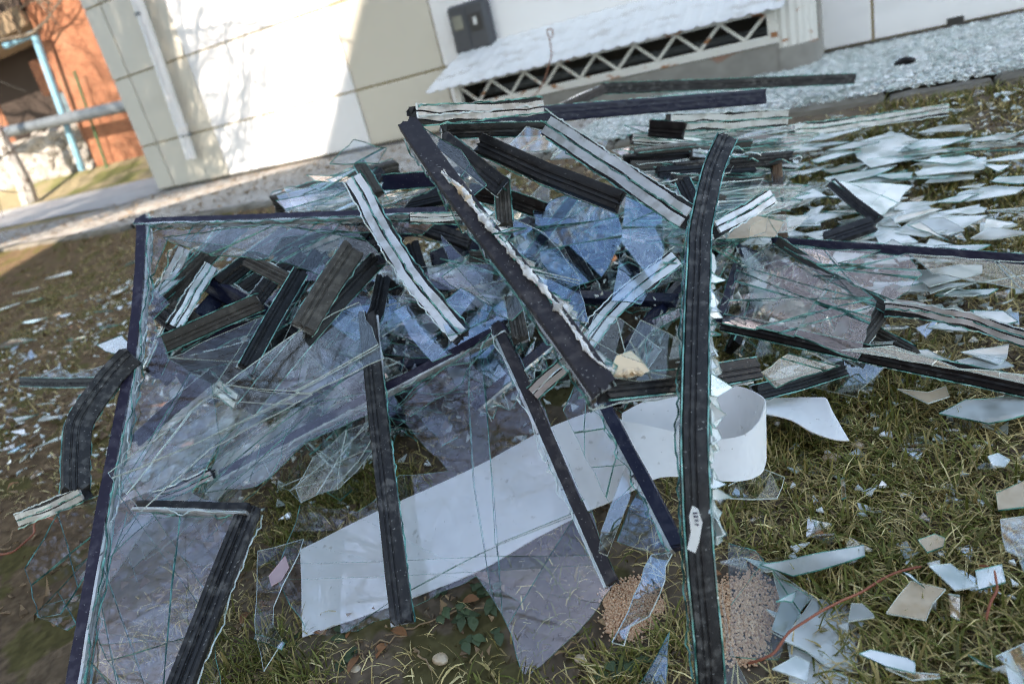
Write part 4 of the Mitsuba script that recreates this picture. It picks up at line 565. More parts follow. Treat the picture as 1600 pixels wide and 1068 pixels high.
{'k':'bar','key':W[6],'label':W[50],'cat':W[4],'path':[(-1.575,1.22,-.023),(-1.55,1.397,.076)],'n':(.885,-.316,.342),'t':.0363773358396604,'col':'navy','fringe':.007601906290089096,'group':W[19]},
{'k':'bar','key':W[6],'label':W[33],'cat':W[4],'path':[(-1.548,1.273,-.062),(-1.496,1.429,.004)],'n':(.622,-.473,.624),'t':.04557278853624554,'col':'black','fringe':.007624429690467893,'group':W[19]},
{'k':'bar','key':W[6],'label':W[49],'cat':W[4],'path':[(-1.395,1.135,-.196),(-1.354,1.509,-.02)],'n':(.93,-.236,.283),'t':.04759714215618528,'fringe':.014534226331923278,'group':W[19]},
{'k':'bar','key':W[6],'label':W[33],'cat':W[4],'path':[(-1.535,1.204,-.082),(-1.488,1.502,.072)],'n':(.62,-.435,.653),'t':.04072519499155942,'col':'black','fringe':.01807127614531114,'group':W[19]},
{'k':'bar','key':W[6],'label':W[50],'cat':W[4],'path':[(-1.583,1.175,-.03),(-1.469,1.52,.022)],'n':(.799,-.338,.497),'t':.045169833621527496,'col':'navy','fringe':.011173014454432733,'group':W[19]},
{'k':'bar','key':W[21],'label':W[64],'cat':W[4],'path':[(-1.131,1.46,.078),(-1.044,1.351,-.063)],'n':(.481,-.526,.701),'t':.040404330463674684,'col':'black','fringe':.012295086048860291,'group':W[20]},
{'k':'bar','key':W[21],'label':W[65],'cat':W[4],'path':[(-.961,1.481,.002),(-.812,1.397,-.154)],'n':(-.084,-.909,.408),'t':.041840907756100165,'col':'brown','fringe':.00813863669194756,'group':W[20]},
{'k':'bar','key':W[21],'label':W[66],'cat':W[4],'path':[(-1.232,1.519,.147),(-1.097,1.777,.209)],'n':(.669,-.486,.563),'t':.03817802900868555,'fringe':.01956094009067301,'group':W[20]},
{'k':'bar','key':W[21],'label':W[67],'cat':W[4],'path':[(-1.084,1.473,.027),(-.894,1.709,.035)],'n':(.763,-.62,.181),'t':.04191576012594989,'col':'navy','fringe':.015024252086915857,'group':W[20]},
{'k':'bar','key':W[21],'label':W[64],'cat':W[4],'path':[(-1.066,1.409,-.032),(-.91,1.563,-.059)],'n':(.702,-.712,-.022),'t':.03585651327185716,'col':'black','fringe':.009338659082671185,'group':W[20]},
{'k':'bar','key':W[21],'label':W[65],'cat':W[4],'path':[(-1.356,1.452,.171),(-1.228,1.472,.079)],'n':(.543,-.551,.634),'t':.03884372048349046,'col':'brown','fringe':.01636542593686835,'group':W[20]},
{'k':'bar','key':W[21],'label':W[66],'cat':W[4],'path':[(-1.291,1.409,.174),(-1.278,1.613,.269)],'n':(.756,-.315,.574),'t':.03795020741840467,'fringe':.012302138569276824,'group':W[20]},
{'k':'bar','key':W[21],'label':W[67],'cat':W[4],'path':[(-1.172,1.488,.108),(-1.066,1.602,.089)],'n':(.685,-.678,-.266),'t':.03867239029551816,'col':'navy','fringe':.007882988058517632,'group':W[20]},
{'k':'bar','key':W[21],'label':W[64],'cat':W[4],'path':[(-1.284,1.227,.041),(-1.26,1.486,.152)],'n':(.783,-.303,.543),'t':.03936841822633298,'col':'black','fringe':.009614242326882787,'group':W[20]},
{'k':'bar','key':W[21],'label':W[65],'cat':W[4],'path':[(-1.07,1.273,-.034),(-.921,1.345,-.103)],'n':(.468,-.879,.092),'t':.04099019607357551,'col':'brown','fringe':.011196502742713776,'group':W[20]},
{'k':'bar','key':W[21],'label':W[66],'cat':W[4],'path':[(-1.28,1.288,.091),(-1.167,1.471,.108)],'n':(.705,-.478,.524),'t':.03801636559808255,'fringe':.009215936941350072,'group':W[20]},
{'k':'bar','key':W[21],'label':W[67],'cat':W[4],'path':[(-1.371,1.465,.172),(-1.175,1.566,.092)],'n':(.5,-.852,.154),'t':.04223259779744904,'col':'navy','fringe':.009495607738894261,'group':W[20]},
{'k':'bar','key':W[21],'label':W[64],'cat':W[4],'path':[(-1.277,1.448,.176),(-1.076,1.652,.161)],'n':(.592,-.537,.601),'t':.03282168818035635,'col':'black','fringe':.014057225943177966,'group':W[20]},
{'k':'bar','key':W[21],'label':W[65],'cat':W[4],'path':[(-.967,1.476,.023),(-.795,1.584,-.039)],'n':(.581,-.63,.515),'t':.03432835406884365,'col':'brown','fringe':.015492067449976516,'group':W[20]},
{'k':'bar','key':W[21],'label':W[66],'cat':W[4],'path':[(-1.156,1.498,.137),(-1.003,1.542,.047)],'n':(.518,-.644,.563),'t':.04192391949281536,'fringe':.013278984678971675,'group':W[20]},
{'k':'bar','key':W[21],'label':W[67],'cat':W[4],'path':[(-1.304,1.461,.144),(-1.221,1.425,.044)],'n':(.527,-.565,.635),'t':.030269819489584855,'col':'navy','fringe':.012219835537034264,'group':W[20]},
{'k':'bar','key':W[31],'label':W[68],'cat':W[4],'path':[(-.657,1.896,.134),(-.374,2.101,.064)],'n':(.538,-.816,-.214),'t':.02784203790749343,'col':'black','fringe':.02,'group':W[30]},
{'k':'bar','key':W[31],'label':W[69],'cat':W[4],'path':[(-.503,1.998,.103),(-.251,2.169,-.001)],'n':(-.62,.634,-.463),'t':.026707883407743313,'col':'brown','fringe':.02,'group':W[30]},
{'k':'bar','key':W[31],'label':W[70],'cat':W[4],'path':[(-.523,1.923,.087),(-.248,2.131,.033)],'n':(.608,-.792,.05),'t':.034421532348025995,'col':'grooved','fringe':.02,'group':W[30]},
{'k':'bar','key':W[31],'label':W[68],'cat':W[4],'path':[(-.659,1.9,.137),(-.395,2.087,.053)],'n':(.611,-.751,.249),'t':.0249317977290761,'col':'black','fringe':.02,'group':W[30]},
{'k':'bar','key':W[31],'label':W[69],'cat':W[4],'path':[(-.566,1.696,.038),(-.386,1.852,-.0)],'n':(.64,-.762,-.096),'t':.02409623768496826,'col':'brown','fringe':.02,'group':W[30]},
{'k':'bar','key':W[31],'label':W[70],'cat':W[4],'path':[(-.667,2.002,.176),(-.45,2.161,.094)],'n':(-.624,.762,-.172),'t':.026561716904523712,'col':'grooved','fringe':.02,'group':W[30]},
{'k':'bar','key':W[31],'label':W[68],'cat':W[4],'path':[(-.562,1.885,.091),(-.34,2.062,.04)],'n':(.6,-.607,.521),'t':.03544038892653071,'col':'black','fringe':.02,'group':W[30]},
{'k':'bar','key':W[31],'label':W[69],'cat':W[4],'path':[(-.628,1.927,.132),(-.355,2.135,.082)],'n':(.553,-.791,-.261),'t':.02792276702406657,'col':'brown','fringe':.02,'group':W[30]},
{'k':'bar','key':W[31],'label':W[70],'cat':W[4],'path':[(-.595,1.749,.064),(-.337,1.919,-.048)],'n':(.605,-.76,.237),'t':.03185290568028905,'col':'grooved','fringe':.02,'group':W[30]},
{'k':'bar','key':W[31],'label':W[68],'cat':W[4],'path':[(-.526,1.713,.027),(-.415,1.826,-.013)],'n':(-.734,.644,-.217),'t':.029430837533839845,'col':'black','fringe':.02,'group':W[30]},
{'k':'bar','key':W[31],'label':W[69],'cat':W[4],'path':[(-.638,1.886,.123),(-.428,2.048,.057)],'n':(.633,-.649,.422),'t':.02619457896798344,'col':'brown','fringe':.02,'group':W[30]},
{'k':'bar','key':W[31],'label':W[70],'cat':W[4],'path':[(-.52,1.868,.068),(-.347,2.006,.001)],'n':(.628,-.778,.011),'t':.031123304460533095,'col':'grooved','fringe':.02,'group':W[30]},
{'k':'pane','key':W[51],'label':'blue reflecting pane with a notched top edge leaning in the centre of the pile','poly':[(-.741,1.437,.126),(-.711,1.513,.136),(-.67,1.566,.132),(-.64,1.539,.107),(-.584,1.566,.086),(-.545,1.463,.03),(-.556,1.331,-.009),(-.615,1.254,-.004),(-.677,1.3,.045)],'mat':'sky','cracks':3},
{'k':'pane','key':W[51],'label':'second blue reflecting pane leaning behind the bent strip','poly':[(-.528,1.492,.124),(-.451,1.49,.071),(-.431,1.4,.018),(-.445,1.24,-.042),(-.495,1.211,-.02),(-.505,1.325,.036)],'mat':'sky','cracks':2},
{'k':'pane','key':W[51],'label':'pale blue pane at the foot of the tall frame above its lower corner','poly':[(-.75,1.353,.147),(-.674,1.342,.104),(-.563,1.229,.019),(-.515,1.127,-.031),(-.566,1.1,-.01),(-.683,1.221,.08)],'mat':'sky','cracks':1},
{'k':'pane','key':W[51],'label':'blue round nosed shard lying left of the corner of the middle pane','poly':[(-.957,1.107,.026),(-.929,1.136,.032),(-.891,1.149,.028),(-.831,1.087,-.023),(-.794,1.051,-.053),(-.826,1.023,-.058),(-.896,1.062,-.017)],'mat':'sky'},
{'k':'pane','key':W[51],'label':'blue shard crossing the lower end of the white spacer pair','poly':[(-.836,1.085,.034),(-.806,1.162,.047),(-.726,1.14,.008),(-.725,1.103,-.005),(-.755,1.052,-.009),(-.777,1.033,-.007)],'mat':'sky'},
{'k':'pane','key':W[38],'label':'clear broken pane standing upright left of the bent strip','poly':[(-.452,.918,-.021),(-.439,.993,.043),(-.406,1.014,.024),(-.377,1.019,-.006),(-.345,1.025,-.04),(-.364,.983,-.061)],'cracks':2},
{'k':'pane','key':W[38],'label':'clear pane leaning behind the left bar of the tall frame','poly':[(-.863,1.185,.069),(-.83,1.266,.085),(-.741,1.253,.052),(-.656,1.18,.002),(-.674,1.117,-.013),(-.755,1.126,.015)],'cracks':2},
{'k':'pane','key':W[38],'label':'large clear pane lying over the strips at the upper left of the pile','poly':[(-1.577,1.085,.26),(-1.336,1.203,.234),(-1.101,1.238,.174),(-.984,1.183,.112),(-1.126,1.102,.122),(-1.271,1.107,.171),(-1.416,1.074,.203)],'cracks':4},
{'k':'pane','key':W[38],'label':'clear teal rimmed pane covering the middle left of the pile','poly':[(-1.366,.622,-.099),(-1.225,.8,-.022),(-1.106,.958,.045),(-.982,1.04,.078),(-.841,.907,.007),(-.973,.818,-.028),(-1.136,.699,-.075),(-1.21,.569,-.132)],'cracks':4},
{'k':'pane','key':W[38],'label':'pale dusty pane sticking out of the pile at far left','poly':[(-1.67,.518,-.303),(-1.69,.639,-.244),(-1.575,.692,-.217),(-1.463,.568,-.277),(-1.456,.462,-.329),(-1.518,.447,-.337)],'mat':'coat','cracks':3},
{'k':'pane','key':W[38],'label':'teal edged pane fragment with jagged foot at the lower left','poly':[(-1.544,.453,-.34),(-1.483,.566,-.278),(-1.515,.647,-.229),(-1.445,.656,-.228),(-1.379,.492,-.325),(-1.424,.447,-.349)],'mat':'coat','cracks':2},
{'k':'pane','key':W[52],'label':'long pointed shard with a pink smear standing left of the white band','poly':[(-1.161,.715,-.338),(-1.078,.767,-.337),(-1.053,.665,-.364),(-1.041,.623,-.375),(-1.019,.595,-.385),(-.978,.574,-.395),(-.977,.519,-.408),(-1.037,.566,-.389)],'mat':'coat'},
{'k':'pane','key':W[52],'poly':[(-1.093,.672,-.353),(-1.089,.72,-.342),(-1.064,.701,-.35),(-1.061,.673,-.357),(-1.073,.656,-.359)],'mat':'pink','parent':W[52]},
{'k':'pane','key':W[52],'poly':[(-1.032,.565,-.381),(-.965,.569,-.389),(-.963,.556,-.392),(-1.028,.556,-.384)],'mat':'bright','parent':W[52]},
{'k':'pane','key':W[38],'label':'teal edged pointed shard lying against the dark upper edge of the middle pane','poly':[(-.957,.972,-.16),(-.958,.923,-.209),(-.985,.883,-.24),(-1.021,.846,-.265),(-1.059,.831,-.266),(-1.097,.807,-.278),(-1.117,.824,-.254),(-1.091,.875,-.21),(-1.033,.932,-.174)],'cracks':2},
{'k':'pane','key':W[38],'label':'notched shard with bright rims above the inner corner of the front left pane','poly':[(-1.162,.77,-.216),(-1.216,.772,-.193),(-1.185,.831,-.155),(-1.132,.874,-.14),(-1.126,.827,-.181),(-1.139,.789,-.208)],'cracks':1},
{'k':'pane','key':'mirror_sliver','label':'mirror bright sliver of glass lying across the white band','poly':[(-.399,.931,-.2),(-.377,.921,-.21),(-.388,.79,-.246),(-.39,.753,-.256),(-.404,.754,-.252),(-.408,.822,-.23)],'mat':'bright'},
{'k':'pane','key':'narrow_shard','label':'narrow blue shard lying over the left heap of grey beads','poly':[(-.381,.899,-.377),(-.342,.902,-.368),(-.34,.838,-.37),(-.346,.762,-.376),(-.372,.741,-.383),(-.371,.705,-.384),(-.393,.71,-.389)],'mat':'sky'},
{'k':'pane','key':'narrow_shard','label':'pointed blue shard in the grass at the bottom edge left of the bent strip','poly':[(-.318,.763,-.401),(-.3,.663,-.411),(-.344,.653,-.414)],'mat':'sky'},
{'k':'pane','key':W[53],'label':'cracked clear glass over the right heap of beads beside the foot of the bent strip','poly':[(-.255,.933,-.363),(-.213,.934,-.371),(-.168,.896,-.39),(-.124,.881,-.403),(-.152,.801,-.419),(-.161,.769,-.425),(-.225,.75,-.417)],'cracks':2},
{'k':'pane','key':W[53],'label':'square clear glass with speckles right of the beads','poly':[(-.123,.886,-.409),(-.047,.906,-.427),(-.058,.78,-.435),(-.098,.774,-.425),(-.155,.791,-.409)],'mat':'grey','cracks':1},
{'k':'pane','key':W[53],'label':'white reflecting glass corner at the bottom edge right of the beads','poly':[(-.153,.803,-.425),(-.082,.771,-.43),(-.032,.76,-.434),(-.041,.742,-.433),(-.139,.71,-.427)],'mat':'grey'},
{'k':'pane','key':W[53],'label':'whitish glass between the beads and the square clear glass','poly':[(-.188,.923,-.391),(-.122,.891,-.412),(-.154,.801,-.418),(-.175,.808,-.412),(-.167,.863,-.406)],'mat':'grey'},
{'k':'pane','key':W[53],'label':'clear slip of glass hugging the foot of the bent strip','poly':[(-.246,.841,-.355),(-.224,.753,-.387),(-.212,.73,-.397),(-.181,.689,-.416),(-.22,.674,-.411)]},
{'k':'pane','key':'pale_blue_splinter','label':'pale blue triangular splinter leaning on the low black strip at far left','poly':[(-2.133,.929,-.049),(-2.109,.982,-.037),(-2.024,.956,-.055),(-1.9,1.035,-.048),(-1.871,.953,-.075)],'mat':'bright'},
{'k':'pane','key':'pale_blue_splinter','label':'pale splinter with a dark lower rim left of the large pane','poly':[(-2.081,1.086,-.024),(-2.066,1.158,-.026),(-1.979,1.123,-.044),(-1.949,1.067,-.051),(-2.018,1.067,-.037)],'mat':'bright'},
{'k':'pane','key':'loop_glass','label':'clear pane lying flat on the grass under the white roll end','poly':[(-.275,1.059,-.336),(-.226,1.125,-.338),(-.181,1.093,-.333),(-.185,1.022,-.327),(-.264,1.017,-.332)]},
{'k':'pane','key':'white_shard_on_strip','label':'big white reflecting shard standing on the dark strip right of the pile','poly':[(-.16,2.3,-.091),(-.083,2.35,-.116),(.056,2.425,-.164),(.018,2.282,-.173),(-.036,2.15,-.173),(-.089,2.22,-.137)],'mat':'frost','cracks':2},
{'k':'pane','key':W[54],'label':'teal pane edge sticking up at the top left of the pile','poly':[(-1.156,1.278,.337),(-1.161,1.393,.372),(-1.077,1.404,.338),(-1.064,1.337,.313)],'cracks':1},
{'k':'pane','key':W[54],'label':'cream glass shard beside the broad spacer pair','poly':[(-.702,1.51,.232),(-.684,1.636,.263),(-.605,1.644,.229),(-.607,1.571,.208)],'mat':'white','cracks':1},
{'k':'pane','key':W[54],'label':'white shard between the black slanting strip and the long strip','poly':[(-.8,1.468,.272),(-.787,1.591,.304),(-.707,1.6,.27),(-.706,1.528,.247)],'mat':'bright','cracks':1},
{'k':'pane','key':W[54],'label':'tan shard with brown backing right of the bent strip','poly':[(-.344,1.609,-.032),(-.308,1.74,-.015),(-.234,1.746,-.045),(-.246,1.67,-.059)],'mat':'tan','cracks':1},
{'k':'pane','key':W[54],'label':'tan backed shard beside the pale blue spacer right of the bent strip','poly':[(-.287,1.606,-.006),(-.254,1.653,-.003),(-.255,1.607,-.025),(-.286,1.573,-.024)],'mat':'tan'},
{'k':'pane','key':'needle_shard','label':'needle shaped white splinter pointing right from the left bar of the tall frame','poly':[(-.556,.924,.216),(-.533,.952,.215),(-.513,.961,.21),(-.529,.943,.211)],'mat':'bright'},
{'k':'pane','key':W[12],'label':W[10],'poly':[(-1.52,.548,-.302),(-1.468,.743,-.247),(-1.391,.971,-.185),(-1.384,.932,-.198),(-1.427,.712,-.263),(-1.47,.534,-.314)],'cracks':2,'group':W[11]},
{'k':'pane','key':W[12],'label':W[10],'poly':[(-1.567,.564,-.343),(-1.533,.673,-.297),(-1.475,.779,-.268),(-1.488,.723,-.294),(-1.499,.634,-.343),(-1.512,.558,-.382)],'mat':'coat','group':W[11]},
{'k':'pane','key':W[12],'label':W[10],'poly':[(-1.506,.644,-.338),(-1.437,.752,-.303),(-1.35,.86,-.288),(-1.364,.816,-.317),(-1.414,.705,-.377),(-1.477,.621,-.394)],'mat':'edgey','group':W[11]},
{'k':'pane','key':W[12],'label':W[10],'poly':[(-1.543,.649,-.318),(-1.463,.815,-.253),(-1.353,.983,-.199),(-1.38,.925,-.223),(-1.417,.757,-.311),(-1.479,.627,-.362)],'cracks':2,'group':W[11]},
{'k':'pane','key':W[12],'label':W[10],'poly':[(-1.481,.648,-.279),(-1.396,.846,-.231),(-1.278,1.061,-.189),(-1.28,.969,-.226),(-1.336,.777,-.283),(-1.4,.622,-.322)],'group':W[11]},
{'k':'pane','key':W[12],'label':W[10],'poly':[(-1.475,.744,-.308),(-1.393,.857,-.273),(-1.29,.971,-.248),(-1.292,.945,-.263),(-1.369,.831,-.3),(-1.411,.747,-.333)],'mat':'coat','group':W[11]},
{'k':'pane','key':W[12],'label':W[10],'poly':[(-1.447,.763,-.313),(-1.338,.944,-.244),(-1.202,1.133,-.183),(-1.224,1.067,-.215),(-1.296,.882,-.302),(-1.369,.741,-.36)],'mat':'edgey','cracks':2,'group':W[11]},
{'k':'pane','key':W[12],'label':W[10],'poly':[(-1.629,.674,-.265),(-1.503,.866,-.196),(-1.355,1.08,-.125),(-1.377,1.031,-.153),(-1.486,.84,-.238),(-1.577,.678,-.31)],'group':W[11]},
{'k':'pane','key':W[12],'label':W[10],'poly':[(-1.417,.794,-.243),(-1.35,.94,-.201),(-1.266,1.095,-.171),(-1.278,1.044,-.199),(-1.33,.9,-.257),(-1.368,.796,-.299)],'group':W[11]},
{'k':'pane','key':W[12],'label':W[10],'poly':[(-1.616,.678,-.269),(-1.534,.786,-.236),(-1.437,.902,-.206),(-1.465,.853,-.229),(-1.504,.738,-.302),(-1.568,.656,-.327)],'mat':'coat','cracks':2,'group':W[11]},
{'k':'pane','key':W[12],'label':W[10],'poly':[(-1.51,.788,-.268),(-1.458,.887,-.216),(-1.385,.98,-.182),(-1.376,.94,-.219),(-1.426,.84,-.273),(-1.477,.762,-.308)],'mat':'edgey','group':W[11]},
{'k':'pane','key':W[12],'label':W[10],'poly':[(-1.445,.857,-.266),(-1.314,1.033,-.2),(-1.159,1.21,-.151),(-1.143,1.159,-.21),(-1.284,.972,-.277),(-1.393,.832,-.327)],'group':W[11]},
{'k':'pane','key':W[12],'label':W[10],'poly':[(-1.546,.749,-.2),(-1.481,.862,-.179),(-1.403,.986,-.166),(-1.421,.921,-.204),(-1.462,.824,-.241),(-1.505,.744,-.26)],'cracks':2,'group':W[11]},
{'k':'pane','key':W[12],'label':W[10],'poly':[(-1.644,.771,-.207),(-1.485,.95,-.157),(-1.304,1.141,-.111),(-1.297,1.103,-.145),(-1.453,.905,-.21),(-1.608,.743,-.248)],'mat':'coat','group':W[11]},
{'k':'pane','key':W[12],'label':W[10],'poly':[(-1.676,.776,-.188),(-1.596,.877,-.141),(-1.503,.983,-.105),(-1.525,.943,-.138),(-1.586,.844,-.209),(-1.663,.755,-.239)],'mat':'edgey','group':W[11]},
{'k':'pane','key':W[12],'label':W[10],'poly':[(-1.684,.782,-.18),(-1.608,.852,-.156),(-1.517,.924,-.141),(-1.554,.88,-.162),(-1.584,.817,-.207),(-1.652,.762,-.22)],'cracks':2,'group':W[11]},
{'k':'pane','key':W[12],'label':W[10],'poly':[(-1.528,.849,-.157),(-1.452,.959,-.133),(-1.36,1.069,-.131),(-1.394,1.014,-.148),(-1.437,.923,-.196),(-1.496,.843,-.208)],'group':W[11]},
{'k':'pane','key':W[12],'label':W[10],'poly':[(-1.5,.93,-.196),(-1.362,1.097,-.133),(-1.203,1.275,-.07),(-1.2,1.192,-.135),(-1.321,1.029,-.203),(-1.445,.888,-.253)],'mat':'coat','group':W[11]},
{'k':'pane','key':W[12],'label':W[10],'poly':[(-1.508,.951,-.179),(-1.393,1.049,-.143),(-1.265,1.14,-.137),(-1.271,1.112,-.181),(-1.386,1.02,-.206),(-1.464,.954,-.229)],'mat':'edgey','cracks':2,'group':W[11]},
{'k':'pane','key':W[12],'label':W[10],'poly':[(-1.615,.918,-.139),(-1.495,1.068,-.086),(-1.332,1.197,-.048),(-1.389,1.158,-.058),(-1.448,1.021,-.114),(-1.552,.899,-.156)],'group':W[11]},
{'k':'pane','key':W[12],'label':W[10],'poly':[(-1.623,.826,-.118),(-1.538,.973,-.069),(-1.438,1.132,-.031),(-1.437,1.104,-.069),(-1.524,.93,-.149),(-1.595,.811,-.185)],'group':W[11]},
{'k':'pane','key':W[12],'label':W[10],'poly':[(-1.626,.961,-.106),(-1.556,1.046,-.053),(-1.466,1.122,-.02),(-1.503,1.055,-.072),(-1.524,.989,-.131),(-1.586,.927,-.163)],'mat':'coat','cracks':2,'group':W[11]},
{'k':'pane','key':W[12],'label':W[10],'poly':[(-1.672,.927,-.102),(-1.56,1.055,-.044),(-1.423,1.173,-.007),(-1.465,1.145,-.011),(-1.537,1.026,-.081),(-1.64,.918,-.126)],'mat':'edgey','group':W[11]},
{'k':'pane','key':W[12],'label':W[10],'poly':[(-1.606,.986,-.103),(-1.473,1.123,-.039),(-1.326,1.258,-.002),(-1.38,1.208,-.018),(-1.466,1.087,-.116),(-1.574,.978,-.162)],'group':W[11]},
{'k':'pane','key':W[12],'label':W[10],'poly':[(-1.542,.97,-.078),(-1.444,1.111,-.029),(-1.328,1.251,-.006),(-1.37,1.2,-.016),(-1.435,1.091,-.069),(-1.497,.99,-.116)],'cracks':2,'group':W[11]},
{'k':'pane','key':W[12],'label':W[10],'poly':[(-1.614,1.054,-.054),(-1.416,1.234,.009),(-1.203,1.414,.046),(-1.254,1.346,-.013),(-1.411,1.189,-.089),(-1.564,1.051,-.136)],'mat':'coat','group':W[11]},
{'k':'pane','key':W[12],'label':W[10],'poly':[(-1.652,.984,-.077),(-1.478,1.187,-.002),(-1.267,1.38,.06),(-1.256,1.328,.031),(-1.42,1.116,-.051),(-1.547,.953,-.114)],'mat':'edgey','group':W[11]},
{'k':'pane','key':W[12],'label':W[10],'poly':[(-1.661,.991,-.067),(-1.564,1.075,-.035),(-1.444,1.154,-.009),(-1.468,1.121,-.023),(-1.526,1.04,-.059),(-1.608,.971,-.086)],'cracks':2,'group':W[11]},
{'k':'pane','key':W[12],'label':W[10],'poly':[(-1.563,1.026,-.032),(-1.432,1.172,-.0),(-1.277,1.315,.013),(-1.31,1.274,.002),(-1.407,1.132,-.05),(-1.54,1.004,-.065)],'group':W[11]},
{'k':'pane','key':W[12],'label':W[10],'poly':[(-1.654,1.075,-.016),(-1.463,1.261,.052),(-1.244,1.436,.094),(-1.26,1.399,.068),(-1.438,1.219,-.003),(-1.589,1.07,-.059)],'mat':'coat','group':W[11]},
{'k':'pane','key':W[24],'label':W[22],'poly':[(-1.42,1.327,.269),(-1.279,1.471,.255),(-1.28,1.413,.246),(-1.36,1.292,.249)],'mat':'coat','group':W[23]},
{'k':'pane','key':W[24],'label':W[22],'poly':[(-1.305,1.405,.246),(-1.08,1.604,.24),(-1.092,1.552,.232),(-1.248,1.369,.227)],'mat':'edgey','group':W[23]},
{'k':'pane','key':W[24],'label':W[22],'poly':[(-1.3,1.347,.225),(-1.061,1.561,.234),(-1.08,1.524,.23),(-1.243,1.313,.213)],'mat':'bright','group':W[23]},
{'k':'pane','key':W[24],'label':W[22],'poly':[(-1.33,1.337,.235),(-1.149,1.486,.178),(-1.14,1.41,.169),(-1.273,1.298,.21)],'group':W[23]},
{'k':'pane','key':W[24],'label':W[22],'poly':[(-1.353,1.353,.249),(-1.145,1.524,.206),(-1.148,1.468,.206),(-1.295,1.32,.237)],'mat':'coat','group':W[23]},
{'k':'pane','key':W[24],'label':W[22],'poly':[(-1.372,1.38,.266),(-1.228,1.539,.282),(-1.234,1.478,.262),(-1.314,1.339,.235)],'mat':'edgey','group':W[23]},
{'k':'pane','key':W[24],'label':W[22],'poly':[(-1.43,1.345,.279),(-1.341,1.463,.278),(-1.333,1.388,.252),(-1.37,1.301,.24)],'mat':'bright','group':W[23]},
{'k':'pane','key':W[24],'label':W[22],'poly':[(-1.259,1.444,.239),(-1.15,1.549,.185),(-1.133,1.454,.165),(-1.203,1.398,.201)],'group':W[23]},
{'k':'pane','key':W[24],'label':W[22],'poly':[(-1.408,1.452,.306),(-1.298,1.56,.257),(-1.275,1.474,.258),(-1.349,1.418,.289)],'mat':'coat','group':W[23]},
{'k':'pane','key':W[24],'label':W[22],'poly':[(-1.373,1.419,.279),(-1.245,1.57,.299),(-1.27,1.54,.295),(-1.314,1.386,.266)],'mat':'edgey','group':W[23]},
{'k':'pane','key':W[24],'label':W[22],'poly':[(-1.387,1.34,.259),(-1.249,1.469,.22),(-1.239,1.396,.21),(-1.328,1.302,.235)],'mat':'bright','group':W[23]},
{'k':'pane','key':W[24],'label':W[22],'poly':[(-1.324,1.462,.273),(-1.196,1.577,.214),(-1.181,1.483,.193),(-1.268,1.417,.235)],'group':W[23]},
{'k':'pane','key':W[24],'label':W[22],'poly':[(-1.27,1.316,.204),(-1.049,1.477,.122),(-1.04,1.396,.115),(-1.213,1.277,.181)],'mat':'coat','group':W[23]},
{'k':'pane','key':W[24],'label':W[22],'poly':[(-1.394,1.331,.259),(-1.15,1.536,.241),(-1.154,1.473,.227),(-1.335,1.292,.233)],'mat':'edgey','group':W[23]},
{'k':'pane','key':W[24],'label':W[22],'poly':[(-1.43,1.379,.29),(-1.321,1.486,.24),(-1.3,1.394,.216),(-1.37,1.334,.249)],'mat':'bright','group':W[23]},
{'k':'pane','key':W[24],'label':W[22],'poly':[(-1.239,1.393,.214),(-1.062,1.561,.206),(-1.071,1.506,.199),(-1.183,1.355,.196)],'group':W[23]},
{'k':'pane','key':W[16],'label':W[14],'poly':[(-1.058,1.5,.084),(-.849,1.42,-.101),(-.859,1.386,-.11),(-.987,1.408,-.009)],'mat':'coat','group':W[15]},
{'k':'pane','key':W[16],'label':W[14],'poly':[(-.927,1.369,-.053),(-.735,1.537,-.019),(-.7,1.491,-.06),(-.789,1.364,-.105)],'group':W[15]},
{'k':'pane','key':W[16],'label':W[14],'poly':[(-.859,1.282,-.126),(-.749,1.185,-.184),(-.768,1.159,-.191),(-.845,1.196,-.161)],'mat':'sky','group':W[15]},
{'k':'pane','key':W[16],'label':W[14],'poly':[(-.86,1.281,-.126),(-.733,1.482,-.083),(-.713,1.46,-.095),(-.777,1.327,-.128)],'group':W[15]},
{'k':'pane','key':W[16],'label':W[14],'poly':[(-1.019,1.186,-.091),(-.792,.991,-.217),(-.816,.963,-.221),(-.962,1.049,-.155)],'mat':'coat','group':W[15]},
{'k':'pane','key':W[16],'label':W[14],'poly':[(-1.079,1.199,-.057),(-.963,1.331,-.045),(-.924,1.287,-.07),(-.967,1.183,-.093)],'mat':'coat','group':W[15]},
{'k':'pane','key':W[16],'label':W[14],'poly':[(-.925,1.352,-.062),(-.775,1.262,-.188),(-.8,1.225,-.2),(-.905,1.251,-.136)],'group':W[15]},
{'k':'pane','key':W[16],'label':W[14],'poly':[(-1.232,1.16,-.001),(-1.12,1.287,-.012),(-1.09,1.249,-.049),(-1.137,1.151,-.066)],'mat':'sky','group':W[15]},
{'k':'pane','key':W[16],'label':W[14],'poly':[(-.9,1.239,-.125),(-.774,1.176,-.183),(-.779,1.145,-.188),(-.854,1.16,-.158)],'group':W[15]},
{'k':'pane','key':W[16],'label':W[14],'poly':[(-1.085,1.384,.035),(-.86,1.478,-.01),(-.846,1.439,-.034),(-.967,1.359,-.024)],'mat':'coat','group':W[15]},
{'k':'pane','key':W[16],'label':W[14],'poly':[(-.95,1.3,-.074),(-.848,1.272,-.134),(-.864,1.231,-.156),(-.934,1.219,-.135)],'mat':'coat','group':W[15]},
{'k':'pane','key':W[16],'label':W[14],'poly':[(-1.159,1.151,-.04),(-.934,1.241,-.139),(-.928,1.218,-.152),(-1.058,1.15,-.101)],'group':W[15]},
{'k':'pane','key':W[16],'label':W[14],'poly':[(-1.112,1.291,.002),(-.958,1.231,-.098),(-.973,1.193,-.113),(-1.072,1.2,-.066)],'mat':'sky','group':W[15]},
